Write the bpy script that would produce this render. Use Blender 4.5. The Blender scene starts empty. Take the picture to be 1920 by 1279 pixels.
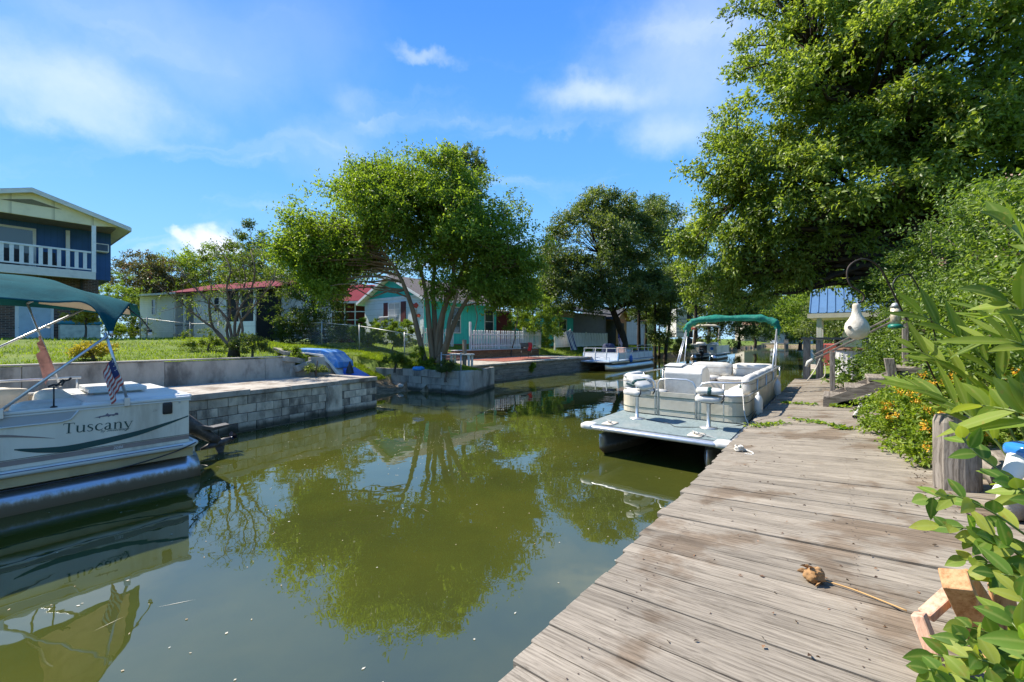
import bpy, math, random
import numpy as np
from mathutils import Vector, Matrix, noise as mnoise

scene = bpy.context.scene
COL = scene.collection
R = math.radians
# ---------------------------------------------------------------- camera
FPX = 780.0            # focal length in pixels of a 1920 px wide frame
EYE = 2.1              # eye height above the water
HORIZON = 635.0
cam_d = bpy.data.cameras.new('camera'); cam = bpy.data.objects.new('camera', cam_d)
COL.objects.link(cam); scene.camera = cam
cam_d.sensor_width = 36.0; cam_d.lens = 36.0 * FPX / 1920.0
cam_d.shift_y = -(639.5 - HORIZON) / 1920.0
cam_d.clip_start = 0.02; cam_d.clip_end = 3000
cam.location = (0, 0, EYE); cam.rotation_euler = (R(90), 0, 0)
scene.render.resolution_x = 1024; scene.render.resolution_y = 682
# ---------------------------------------------------------------- light
SUN_AZ = R(-64)        # from +Y towards +X
SUN_EL = R(48)
sun_dir = Vector((math.sin(SUN_AZ) * math.cos(SUN_EL), math.cos(SUN_AZ) * math.cos(SUN_EL), math.sin(SUN_EL)))
sun_d = bpy.data.lights.new('sun', 'SUN'); sun = bpy.data.objects.new('sun', sun_d); COL.objects.link(sun)
sun_d.energy = 4.6; sun_d.angle = R(0.6); sun_d.color = (1.0, 0.93, 0.82)
sun.rotation_euler = sun_dir.to_track_quat('Z', 'Y').to_euler()
sun.location = (-20, 20, 40)
scene.view_settings.view_transform = 'Standard'; scene.view_settings.look = 'None'
scene.view_settings.exposure = 1.05; scene.view_settings.gamma = 1.0
scene.view_settings.use_curve_mapping = False
cy = scene.cycles
cy.max_bounces = 9; cy.diffuse_bounces = 6; cy.glossy_bounces = 4; cy.transmission_bounces = 6; cy.transparent_max_bounces = 6
cy.sample_clamp_indirect = 6.0; cy.caustics_reflective = False; cy.caustics_refractive = False
cy.use_denoising = True
try: cy.denoiser = 'OPENIMAGEDENOISE'; cy.denoising_input_passes = 'RGB_ALBEDO_NORMAL'
except Exception: pass

def sky_world():
    w = bpy.data.worlds.new('World'); scene.world = w; w.use_nodes = True
    nt = w.node_tree; N = nt.nodes; L = nt.links; N.clear()
    out = N.new('ShaderNodeOutputWorld'); bg = N.new('ShaderNodeBackground'); bg.inputs['Strength'].default_value = 0.07
    sky = N.new('ShaderNodeTexSky'); sky.sky_type = 'NISHITA'; sky.sun_disc = False
    sky.sun_elevation = SUN_EL; sky.sun_rotation = SUN_AZ
    sky.altitude = 60; sky.air_density = 1.0; sky.dust_density = 0.1; sky.ozone_density = 3.0
    # humid summer blue: the physical sky tempered towards an even blue that pales to the horizon
    tg = N.new('ShaderNodeTexCoord'); sg = N.new('ShaderNodeSeparateXYZ'); L.new(tg.outputs['Generated'], sg.inputs[0])
    rp = N.new('ShaderNodeValToRGB'); e = rp.color_ramp.elements
    for k in range(3): e.new(.5)
    for k, (p, c) in enumerate(((0.0, (.27, .45, .62)), (.14, (.165, .37, .61)), (.34, (.092, .27, .57)), (.62, (.048, .175, .50)), (1.0, (.040, .15, .46)))): e[k].position = p; e[k].color = (*c, 1)
    L.new(sg.outputs[2], rp.inputs[0])
    up_ = N.new('ShaderNodeVectorMath'); up_.operation = 'SCALE'; up_.inputs['Scale'].default_value = 1/0.07; L.new(rp.outputs[0], up_.inputs[0])
    hs = N.new('ShaderNodeMix'); hs.data_type = 'RGBA'; hs.inputs['Factor'].default_value = .95; L.new(sky.outputs[0], hs.inputs['A']); L.new(up_.outputs[0], hs.inputs['B'])
    tc = N.new('ShaderNodeTexCoord')
    def math_(op, a, b=None, c=None, clamp=False):
        m = N.new('ShaderNodeMath'); m.operation = op; m.use_clamp = clamp
        for i, v in enumerate((a, b, c)):
            if v is None: continue
            if isinstance(v, (int, float)): m.inputs[i].default_value = v
            else: L.new(v, m.inputs[i])
        return m.outputs[0]
    # warp the view direction so that the cloud edges fray
    nz = N.new('ShaderNodeTexNoise'); nz.inputs['Scale'].default_value = 4.2; nz.inputs['Detail'].default_value = 7; nz.inputs['Roughness'].default_value = 0.6
    L.new(tc.outputs['Generated'], nz.inputs['Vector'])
    sub = N.new('ShaderNodeVectorMath'); sub.operation = 'SUBTRACT'; L.new(nz.outputs['Color'], sub.inputs[0]); sub.inputs[1].default_value = (.5, .5, .5)
    sc = N.new('ShaderNodeVectorMath'); sc.operation = 'MULTIPLY'; L.new(sub.outputs[0], sc.inputs[0]); sc.inputs[1].default_value = (.35, .35, .16)
    ad = N.new('ShaderNodeVectorMath'); ad.operation = 'ADD'; L.new(tc.outputs['Generated'], ad.inputs[0]); L.new(sc.outputs[0], ad.inputs[1])
    # streaks everywhere: stretched noise on the sky plane
    sp = N.new('ShaderNodeSeparateXYZ'); L.new(ad.outputs[0], sp.inputs[0])
    zz = math_('ADD', math_('MAXIMUM', sp.outputs[2], 0.0), 0.22)
    cx = math_('DIVIDE', sp.outputs[0], zz); cyy = math_('DIVIDE', sp.outputs[1], zz)
    cb = N.new('ShaderNodeCombineXYZ'); L.new(math_('MULTIPLY', cx, 0.5), cb.inputs[0]); L.new(math_('MULTIPLY', cyy, 1.9), cb.inputs[1])
    st = N.new('ShaderNodeTexNoise'); st.inputs['Scale'].default_value = 1.5; st.inputs['Detail'].default_value = 5; st.inputs['Roughness'].default_value = 0.5
    L.new(cb.outputs[0], st.inputs['Vector'])
    streak = N.new('ShaderNodeMapRange'); streak.interpolation_type = 'SMOOTHSTEP'
    streak.inputs['From Min'].default_value = 0.5; streak.inputs['From Max'].default_value = 0.78; streak.inputs['To Max'].default_value = 0.4
    L.new(st.outputs['Fac'], streak.inputs['Value'])
    cov = streak.outputs[0]
    def spot(px, py, rad, amt, flat=2.2, hard=0.0, src=None):
        nonlocal cov
        d = Vector(((px - 960) / FPX, 1.0, (HORIZON - py) / FPX)).normalized()
        df = N.new('ShaderNodeVectorMath'); df.operation = 'SUBTRACT'; L.new(src or ad.outputs[0], df.inputs[0]); df.inputs[1].default_value = d
        ml = N.new('ShaderNodeVectorMath'); ml.operation = 'MULTIPLY'; L.new(df.outputs[0], ml.inputs[0]); ml.inputs[1].default_value = (1, 1, flat)
        ln = N.new('ShaderNodeVectorMath'); ln.operation = 'LENGTH'; L.new(ml.outputs[0], ln.inputs[0])
        mr = N.new('ShaderNodeMapRange'); mr.interpolation_type = 'SMOOTHSTEP'
        mr.inputs['From Min'].default_value = rad; mr.inputs['From Max'].default_value = rad * hard; mr.inputs['To Max'].default_value = amt
        L.new(ln.outputs['Value'], mr.inputs['Value'])
        inv = math_('MULTIPLY', math_('SUBTRACT', 1.0, cov), math_('SUBTRACT', 1.0, mr.outputs[0]))
        cov = math_('SUBTRACT', 1.0, inv)
    for a in ((130, 165, .21, .5, 3.0), (330, 70, .20, .18, 1.6), (190, 240, .16, .3, 4.5), (60, 40, .25, .10, 1.5),
              (835, 114, .085, .32, 5.5), (668, 190, .10, .15, 3.0), (715, 235, .08, .12, 3.0), (1110, 180, .20, .5, 4.2),
              (1290, 110, .28, .34, 1.6), (1250, 245, .17, .36, 3.0), (600, 270, .25, .14, 3.0), (560, 60, .25, .12, 2.0)):
        spot(*a)
    # two small cumulus heads over the houses: finer warp
    n2 = N.new('ShaderNodeTexNoise'); n2.inputs['Scale'].default_value = 22; n2.inputs['Detail'].default_value = 4
    L.new(tc.outputs['Generated'], n2.inputs['Vector'])
    s2 = N.new('ShaderNodeVectorMath'); s2.operation = 'SUBTRACT'; L.new(n2.outputs['Color'], s2.inputs[0]); s2.inputs[1].default_value = (.5, .5, .5)
    m2 = N.new('ShaderNodeVectorMath'); m2.operation = 'MULTIPLY'; L.new(s2.outputs[0], m2.inputs[0]); m2.inputs[1].default_value = (.07, .07, .07)
    a2 = N.new('ShaderNodeVectorMath'); a2.operation = 'ADD'; L.new(tc.outputs['Generated'], a2.inputs[0]); L.new(m2.outputs[0], a2.inputs[1])
    for a in ((336, 441, .024, .75, 1.5, .3), (392, 455, .05, .95, 1.1, .45), (420, 466, .04, .8, 1.3, .4), (365, 470, .05, .5, 2.2, .2)):
        spot(*a, src=a2.outputs[0])
    mix = N.new('ShaderNodeMix'); mix.data_type = 'RGBA'
    L.new(cov, mix.inputs['Factor']); L.new(hs.outputs['Result'], mix.inputs['A']); mix.inputs['B'].default_value = (7.6, 8.2, 9.2, 1)
    L.new(mix.outputs['Result'], bg.inputs['Color']); L.new(bg.outputs[0], out.inputs['Surface'])
sky_world()

# ---------------------------------------------------------------- frames
TH = math.atan2(0.790, 0.613)             # the canal runs along +s, the far bank lies at +u
CA, SA = math.cos(TH), math.sin(TH)
def W(s, u, z=0.0): return Vector((s * CA - u * SA, s * SA + u * CA, z))
def SU(x, y): return (x * CA + y * SA, -x * SA + y * CA)
def Pd(px, py, Y): return Vector(((px - 960) * Y / FPX, Y, EYE - (py - HORIZON) * Y / FPX))   # photo direction at a depth of Y metres

# ---------------------------------------------------------------- mesh helpers
class MB:
    def __init__(s): s.v = []; s.f = []; s.m = []; s.mi = 0
    def face(s, *idx): s.f.append(tuple(idx)); s.m.append(s.mi)
    def pts(s, ps):
        b = len(s.v); s.v.extend([tuple(p) for p in ps]); return b
    def quad(s, a, b, c, d):
        i = s.pts((a, b, c, d)); s.face(i, i+1, i+2, i+3); return s
    def box(s, x0, x1, y0, y1, z0, z1):
        return s.hexa([(x0,y0,z0),(x1,y0,z0),(x1,y1,z0),(x0,y1,z0),(x0,y0,z1),(x1,y0,z1),(x1,y1,z1),(x0,y1,z1)])
    def hexa(s, p):
        i = s.pts(p)
        for q in ((0,3,2,1),(4,5,6,7),(0,1,5,4),(1,2,6,5),(2,3,7,6),(3,0,4,7)): s.face(*[i+k for k in q])
        return s
    def beam(s, a, b, w, h, up=(0,0,1)):
        a = Vector(a); b = Vector(b); d = (b - a).normalized(); up = Vector(up)
        if abs(d.dot(up)) > .98: up = Vector((1,0,0))
        r = d.cross(up).normalized() * (w/2); n = r.cross(d).normalized() * (h/2)
        return s.hexa([a-r-n, a+r-n, b+r-n, b-r-n, a-r+n, a+r+n, b+r+n, b-r+n])
    def tube(s, ps, rad, n=8, cap=True, closed=False):
        ps = [Vector(p) for p in ps]; k = len(ps)
        if not hasattr(rad, '__len__'): rad = [rad]*k
        base = len(s.v); prev = None
        for i, p in enumerate(ps):
            if closed: d = ps[(i+1) % k] - ps[i-1]
            else: d = ps[min(i+1, k-1)] - ps[max(i-1, 0)]
            if d.length < 1e-9: d = Vector((0,0,1))
            d.normalize()
            if prev is None:
                q = Vector((0,0,1)) if abs(d.z) < .9 else Vector((1,0,0)); x = d.cross(q).normalized()
            else:
                x = (prev - d*prev.dot(d))
                x = x.normalized() if x.length > 1e-6 else d.orthogonal().normalized()
            prev = x; y = d.cross(x)
            for j in range(n):
                a = 2*math.pi*j/n; s.v.append(tuple(p + (x*math.cos(a) + y*math.sin(a))*rad[i]))
        for i in range(k if closed else k-1):
            for j in range(n):
                a = base + i*n + j; b = base + i*n + (j+1) % n; c = base + ((i+1) % k)*n + (j+1) % n; d = base + ((i+1) % k)*n + j
                s.face(a, b, c, d)
        if cap and not closed:
            s.face(*[base + j for j in reversed(range(n))]); s.face(*[base + (k-1)*n + j for j in range(n)])
        return s
    def lathe(s, prof, n=16, c=(0,0,0), sx=1, sy=1):
        base = len(s.v); k = len(prof)
        for r, z in prof:
            for j in range(n):
                a = 2*math.pi*j/n; s.v.append((c[0]+r*math.cos(a)*sx, c[1]+r*math.sin(a)*sy, c[2]+z))
        for i in range(k-1):
            for j in range(n):
                s.face(base+i*n+j, base+i*n+(j+1)%n, base+(i+1)*n+(j+1)%n, base+(i+1)*n+j)
        s.face(*[base+j for j in reversed(range(n))]); s.face(*[base+(k-1)*n+j for j in range(n)])
        return s
    def prism(s, poly, a, b, axis='y'):
        """poly: 2-D points; extruded from a to b along axis"""
        def mk(p, t):
            return {'y': (p[0], t, p[1]), 'x': (t, p[0], p[1]), 'z': (p[0], p[1], t)}[axis]
        n = len(poly); i = s.pts([mk(p, a) for p in poly] + [mk(p, b) for p in poly])
        s.face(*[i+k for k in range(n)]); s.face(*[i+n+k for k in reversed(range(n))])
        for k in range(n): s.face(i+(k+1)%n, i+k, i+n+k, i+n+(k+1)%n)
        return s
    def grid(s, fn, nu, nv, close_u=False):
        b = len(s.v)
        for i in range(nu+1):
            for j in range(nv+1): s.v.append(tuple(fn(i/nu, j/nv)))
        for i in range(nu):
            for j in range(nv):
                a = b + i*(nv+1) + j; s.face(a, a+nv+1, a+nv+2, a+1)
        return s
    def rbox(s, x0, x1, y0, y1, z0, z1, r=.04, n=3, puff=0.0):
        """a cushion: box with rounded corners (superellipsoid)"""
        cx, cyy, cz = (x0+x1)/2, (y0+y1)/2, (z0+z1)/2; hx, hy, hz = (x1-x0)/2, (y1-y0)/2, (z1-z0)/2
        r = min(r, hx, hy, hz)
        N = 10; M = 20; b = len(s.v)
        def sg(t, e): return math.copysign(abs(t)**e, t)
        for i in range(N+1):
            ph = -math.pi/2 + math.pi*i/N
            for j in range(M):
                th = 2*math.pi*j/M
                d = Vector((math.cos(ph)*math.cos(th), math.cos(ph)*math.sin(th), math.sin(ph)))
                # corner centre by sign plus rounded radius
                m = max(abs(d.x), abs(d.y), abs(d.z)); c = d/m
                q = Vector((c.x*hx, c.y*hy, c.z*hz))
                inn = Vector((max(-hx+r, min(hx-r, q.x)), max(-hy+r, min(hy-r, q.y)), max(-hz+r, min(hz-r, q.z))))
                dd = q - inn
                if dd.length > 1e-9: q = inn + dd.normalized()*r
                if puff:
                    ff = (1-(q.x/hx)**2)*(1-(q.y/hy)**2) if hx and hy else 0
                    q.z += puff*ff*(1 if q.z > 0 else -0.3)
                s.v.append((cx+q.x, cyy+q.y, cz+q.z))
        for i in range(N):
            for j in range(M):
                s.face(b+i*M+j, b+i*M+(j+1)%M, b+(i+1)*M+(j+1)%M, b+(i+1)*M+j)
        return s
    def xf(s, mtx, start=0):
        for i in range(start, len(s.v)): s.v[i] = tuple(mtx @ Vector(s.v[i]))
        return s
    def mesh(s, name):
        me = bpy.data.meshes.new(name); me.from_pydata(s.v, [], s.f); me.update()
        if any(s.m): me.polygons.foreach_set('material_index', s.m)
        return me

def put(name, me, mats, parent=None, loc=None, rz=0.0, smooth=False, bev=0.0, angle=35):
    if isinstance(me, MB): me = me.mesh(name)
    if not isinstance(mats, (list, tuple)): mats = [mats]
    if len(me.materials) == 0:
        for m in mats: me.materials.append(m)
    if smooth and len(me.polygons):
        me.polygons.foreach_set('use_smooth', [True]*len(me.polygons))
    o = bpy.data.objects.new(name, me); COL.objects.link(o)
    if parent is not None: o.parent = parent
    if loc is not None: o.location = loc
    o.rotation_euler.z = rz
    if bev:
        b = o.modifiers.new('bevel', 'BEVEL'); b.width = bev; b.segments = 2; b.limit_method = 'ANGLE'; b.angle_limit = R(40)
    return o
def smooth_by_angle(o, deg=40):
    me = o.data
    try:
        with bpy.context.temp_override(object=o, selected_objects=[o], selected_editable_objects=[o], active_object=o):
            bpy.ops.object.shade_auto_smooth(angle=R(deg))
    except Exception: pass
def tag(o, label=None, cat=None, group=None, kind=None):
    if label: o['label'] = label
    if cat: o['category'] = cat
    if group: o['group'] = group
    if kind: o['kind'] = kind
    return o
def thing(name, label, cat, loc=(0,0,0), rz=0.0, group=None):
    o = bpy.data.objects.new(name, None); COL.objects.link(o); o.empty_display_size = .2
    o.location = loc; o.rotation_euler.z = rz
    return tag(o, label, cat, group)
def thing_su(name, label, cat, s, u, z=0.0, rot=0.0, group=None):
    return thing(name, label, cat, W(s, u, z), TH + rot, group)
def struct(name, mb, mat, **k):
    o = put(name, mb, mat, **k); o['kind'] = 'structure'; return o

# ---------------------------------------------------------------- materials
def new_mat(name):
    m = bpy.data.materials.new(name); m.use_nodes = True; nt = m.node_tree
    return m, nt, nt.nodes, nt.links, nt.nodes['Principled BSDF']
def _ramp(N, stops):
    r = N.new('ShaderNodeValToRGB'); e = r.color_ramp.elements
    while len(e) < len(stops): e.new(.5)
    for k, (p, c) in enumerate(stops): e[k].position = p; e[k].color = (*c, 1)
    return r
def mat(name, col, rough=.6, var=.18, scale=5.0, bump=0.0, bscale=None, metal=0.0, spec=.5, stretch=(1,1,1), dirt=None, dirt_amt=.5, dirt_scale=2.0, orand=.0, coat=0.0, detail=5, tide=None):
    """plain coloured surface with tonal noise, optional blotches of dirt and fine relief"""
    m, nt, N, L, B = new_mat(name)
    tc = N.new('ShaderNodeTexCoord'); mp = N.new('ShaderNodeMapping'); mp.inputs['Scale'].default_value = stretch
    L.new(tc.outputs['Object'], mp.inputs['Vector'])
    oi = N.new('ShaderNodeObjectInfo')
    mul = N.new('ShaderNodeMath'); mul.operation = 'MULTIPLY'; L.new(oi.outputs['Random'], mul.inputs[0]); mul.inputs[1].default_value = 37.0
    addv = N.new('ShaderNodeVectorMath'); addv.operation = 'ADD'; L.new(mp.outputs[0], addv.inputs[0]); L.new(mul.outputs[0], addv.inputs[1])
    vec = addv.outputs[0]
    nz = N.new('ShaderNodeTexNoise'); nz.inputs['Scale'].default_value = scale; nz.inputs['Detail'].default_value = detail; nz.inputs['Roughness'].default_value = .6
    L.new(vec, nz.inputs['Vector'])
    c = Vector(col)
    rp = _ramp(N, [(.28, c*(1-var*1.6)), (.5, c), (.74, c*(1+var))]); L.new(nz.outputs['Fac'], rp.inputs[0])
    colout = rp.outputs[0]
    if orand:
        hv = N.new('ShaderNodeHueSaturation'); mr = N.new('ShaderNodeMapRange')
        mr.inputs['To Min'].default_value = 1-orand; mr.inputs['To Max'].default_value = 1+orand
        L.new(oi.outputs['Random'], mr.inputs['Value']); L.new(mr.outputs[0], hv.inputs['Value']); L.new(colout, hv.inputs['Color']); colout = hv.outputs[0]
    if dirt is not None:
        n2 = N.new('ShaderNodeTexNoise'); n2.inputs['Scale'].default_value = dirt_scale; n2.inputs['Detail'].default_value = 6; n2.inputs['Roughness'].default_value = .65
        L.new(vec, n2.inputs['Vector'])
        mr = N.new('ShaderNodeMapRange'); mr.interpolation_type = 'SMOOTHSTEP'; mr.inputs['From Min'].default_value = .46; mr.inputs['From Max'].default_value = .68; mr.inputs['To Max'].default_value = dirt_amt
        L.new(n2.outputs['Fac'], mr.inputs['Value'])
        mx = N.new('ShaderNodeMix'); mx.data_type = 'RGBA'; L.new(mr.outputs[0], mx.inputs['Factor']); L.new(colout, mx.inputs['A']); mx.inputs['B'].default_value = (*dirt, 1); colout = mx.outputs['Result']
    if tide is not None:
        gp = N.new('ShaderNodeNewGeometry'); sz = N.new('ShaderNodeSeparateXYZ'); L.new(gp.outputs['Position'], sz.inputs[0])
        ta = N.new('ShaderNodeMath'); ta.operation = 'MULTIPLY_ADD'; L.new(nz.outputs['Fac'], ta.inputs[0]); ta.inputs[1].default_value = -.22; L.new(sz.outputs[2], ta.inputs[2])
        tm = N.new('ShaderNodeMapRange'); tm.interpolation_type = 'SMOOTHSTEP'; tm.inputs['From Min'].default_value = .09; tm.inputs['From Max'].default_value = -.03; tm.inputs['To Max'].default_value = .85; L.new(ta.outputs[0], tm.inputs['Value'])
        tx = N.new('ShaderNodeMix'); tx.data_type = 'RGBA'; L.new(tm.outputs[0], tx.inputs['Factor']); L.new(colout, tx.inputs['A']); tx.inputs['B'].default_value = (*tide, 1); colout = tx.outputs['Result']
    L.new(colout, B.inputs['Base Color'])
    B.inputs['Roughness'].default_value = rough; B.inputs['Metallic'].default_value = metal
    B.inputs['Specular IOR Level'].default_value = spec
    if coat: B.inputs['Coat Weight'].default_value = coat
    if bump:
        n3 = N.new('ShaderNodeTexNoise'); n3.inputs['Scale'].default_value = bscale or scale*4; n3.inputs['Detail'].default_value = 5
        L.new(vec, n3.inputs['Vector'])
        bp = N.new('ShaderNodeBump'); bp.inputs['Strength'].default_value = bump; bp.inputs['Distance'].default_value = .02
        L.new(n3.outputs['Fac'], bp.inputs['Height']); L.new(bp.outputs[0], B.inputs['Normal'])
    return m
def wood(name, dark, light, along='x', stain=None, stain_amt=.6, stain_scale=.8, rough=.8, gs=1.0, knots=True, orand=.14, spec=.25):
    """weathered timber: grain runs along one local axis"""
    m, nt, N, L, B = new_mat(name)
    tc = N.new('ShaderNodeTexCoord'); oi = N.new('ShaderNodeObjectInfo')
    mul = N.new('ShaderNodeMath'); mul.operation = 'MULTIPLY'; L.new(oi.outputs['Random'], mul.inputs[0]); mul.inputs[1].default_value = 53.0
    addv = N.new('ShaderNodeVectorMath'); addv.operation = 'ADD'; L.new(tc.outputs['Object'], addv.inputs[0]); L.new(mul.outputs[0], addv.inputs[1])
    st = {'x': (1.1, 26, 26), 'y': (26, 1.1, 26), 'z': (26, 26, 1.1)}[along]
    mp = N.new('ShaderNodeMapping'); mp.inputs['Scale'].default_value = [k*gs for k in st]; L.new(addv.outputs[0], mp.inputs['Vector'])
    # slow warp bends the grain round knots
    wz = N.new('ShaderNodeTexNoise'); wz.inputs['Scale'].default_value = 3.0; wz.inputs['Detail'].default_value = 2; L.new(addv.outputs[0], wz.inputs['Vector'])
    ws = N.new('ShaderNodeVectorMath'); ws.operation = 'SCALE'; ws.inputs['Scale'].default_value = 1.6; L.new(wz.outputs['Color'], ws.inputs[0])
    wa = N.new('ShaderNodeVectorMath'); wa.operation = 'ADD'; L.new(mp.outputs[0], wa.inputs[0]); L.new(ws.outputs[0], wa.inputs[1])
    nz = N.new('ShaderNodeTexNoise'); nz.inputs['Scale'].default_value = 1.6; nz.inputs['Detail'].default_value = 8; nz.inputs['Roughness'].default_value = .72
    L.new(wa.outputs[0], nz.inputs['Vector'])
    d, l = Vector(dark), Vector(light)
    rp = _ramp(N, [(.30, d*.55), (.41, d), (.52, (d+l)/2), (.70, l)]); L.new(nz.outputs['Fac'], rp.inputs[0])
    colout = rp.outputs[0]
    # broad tonal drift along the board
    bz = N.new('ShaderNodeTexNoise'); bz.inputs['Scale'].default_value = 2.2; bz.inputs['Detail'].default_value = 4
    bm = N.new('ShaderNodeMapping'); bm.inputs['Scale'].default_value = {'x': (.7, 2.5, 2.5), 'y': (2.5, .7, 2.5), 'z': (2.5, 2.5, .7)}[along]
    L.new(addv.outputs[0], bm.inputs['Vector']); L.new(bm.outputs[0], bz.inputs['Vector'])
    hv = N.new('ShaderNodeHueSaturation'); mr = N.new('ShaderNodeMapRange'); mr.inputs['From Min'].default_value = .3; mr.inputs['From Max'].default_value = .7
    mr.inputs['To Min'].default_value = .84; mr.inputs['To Max'].default_value = 1.14; L.new(bz.outputs['Fac'], mr.inputs['Value'])
    mo = N.new('ShaderNodeMapRange'); mo.inputs['To Min'].default_value = 1-orand; mo.inputs['To Max'].default_value = 1+orand; L.new(oi.outputs['Random'], mo.inputs['Value'])
    mm = N.new('ShaderNodeMath'); mm.operation = 'MULTIPLY'; L.new(mr.outputs[0], mm.inputs[0]); L.new(mo.outputs[0], mm.inputs[1])
    L.new(mm.outputs[0], hv.inputs['Value']); L.new(colout, hv.inputs['Color']); colout = hv.outputs[0]
    if stain is not None:
        gp = N.new('ShaderNodeNewGeometry')
        n2 = N.new('ShaderNodeTexNoise'); n2.inputs['Scale'].default_value = stain_scale; n2.inputs['Detail'].default_value = 5; n2.inputs['Roughness'].default_value = .6
        L.new(gp.outputs['Position'], n2.inputs['Vector'])
        m2 = N.new('ShaderNodeMapRange'); m2.interpolation_type = 'SMOOTHSTEP'; m2.inputs['From Min'].default_value = .52; m2.inputs['From Max'].default_value = .61; m2.inputs['To Max'].default_value = stain_amt
        L.new(n2.outputs['Fac'], m2.inputs['Value'])
        mx = N.new('ShaderNodeMix'); mx.data_type = 'RGBA'; mx.blend_type = 'MULTIPLY'; L.new(m2.outputs[0], mx.inputs['Factor']); L.new(colout, mx.inputs['A']); mx.inputs['B'].default_value = (*stain, 1); colout = mx.outputs['Result']
    if knots:
        vm = N.new('ShaderNodeMapping'); vm.inputs['Scale'].default_value = {'x': (1.1, 4.2, 4.2), 'y': (4.2, 1.1, 4.2), 'z': (4.2, 4.2, 1.1)}[along]; L.new(addv.outputs[0], vm.inputs['Vector'])
        vo = N.new('ShaderNodeTexVoronoi'); vo.inputs['Scale'].default_value = 1.0; L.new(vm.outputs[0], vo.inputs['Vector'])
        kr = N.new('ShaderNodeMapRange'); kr.interpolation_type = 'SMOOTHSTEP'; kr.inputs['From Min'].default_value = .13; kr.inputs['From Max'].default_value = .06; kr.inputs['To Max'].default_value = .8
        L.new(vo.outputs['Distance'], kr.inputs['Value'])
        mx = N.new('ShaderNodeMix'); mx.data_type = 'RGBA'; L.new(kr.outputs[0], mx.inputs['Factor']); L.new(colout, mx.inputs['A']); mx.inputs['B'].default_value = (*(d*.35), 1); colout = mx.outputs['Result']
    L.new(colout, B.inputs['Base Color']); B.inputs['Roughness'].default_value = rough; B.inputs['Specular IOR Level'].default_value = spec
    bp = N.new('ShaderNodeBump'); bp.inputs['Strength'].default_value = .5; bp.inputs['Distance'].default_value = .006
    L.new(nz.outputs['Fac'], bp.inputs['Height']); L.new(bp.outputs[0], B.inputs['Normal'])
    return m
def leafmat(name, dark, mid, light, trans=.35, rough=.5, tcol=None, spec=.35, blem=None):
    m, nt, N, L, B = new_mat(name)
    at = N.new('ShaderNodeAttribute'); at.attribute_name = 'rnd'
    rp = _ramp(N, [(0, dark), (.5, mid), (1, light)]); L.new(at.outputs['Fac'], rp.inputs[0])
    cout = rp.outputs[0]
    if blem is not None:
        tc = N.new('ShaderNodeTexCoord'); bz = N.new('ShaderNodeTexNoise'); bz.inputs['Scale'].default_value = 26; bz.inputs['Detail'].default_value = 4; L.new(tc.outputs['Object'], bz.inputs['Vector'])
        bm = N.new('ShaderNodeMapRange'); bm.interpolation_type = 'SMOOTHSTEP'; bm.inputs['From Min'].default_value = .6; bm.inputs['From Max'].default_value = .74; bm.inputs['To Max'].default_value = .8; L.new(bz.outputs['Fac'], bm.inputs['Value'])
        bx = N.new('ShaderNodeMix'); bx.data_type = 'RGBA'; L.new(bm.outputs[0], bx.inputs['Factor']); L.new(cout, bx.inputs['A']); bx.inputs['B'].default_value = (*blem, 1)
        vn = N.new('ShaderNodeAttribute'); vn.attribute_name = 'vein'; vm = N.new('ShaderNodeMapRange'); vm.inputs['From Min'].default_value = .72; vm.inputs['From Max'].default_value = .97; vm.inputs['To Max'].default_value = .45; L.new(vn.outputs['Fac'], vm.inputs['Value'])
        vx = N.new('ShaderNodeMix'); vx.data_type = 'RGBA'; L.new(vm.outputs[0], vx.inputs['Factor']); L.new(bx.outputs['Result'], vx.inputs['A']); vx.inputs['B'].default_value = (.36, .42, .12, 1); cout = vx.outputs['Result']
    L.new(cout, B.inputs['Base Color']); B.inputs['Roughness'].default_value = rough; B.inputs['Specular IOR Level'].default_value = spec
    tr = N.new('ShaderNodeBsdfTranslucent')
    mc = N.new('ShaderNodeMix'); mc.data_type = 'RGBA'; mc.blend_type = 'MULTIPLY'; mc.inputs['Factor'].default_value = 1.0
    L.new(cout, mc.inputs['A']); mc.inputs['B'].default_value = (*(tcol or (1.5, 1.45, .6)), 1)
    L.new(mc.outputs['Result'], tr.inputs['Color'])
    mx = N.new('ShaderNodeMixShader'); mx.inputs[0].default_value = trans
    L.new(B.outputs[0], mx.inputs[1]); L.new(tr.outputs[0], mx.inputs[2]); L.new(mx.outputs[0], N['Material Output'].inputs['Surface'])
    return m

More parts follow.
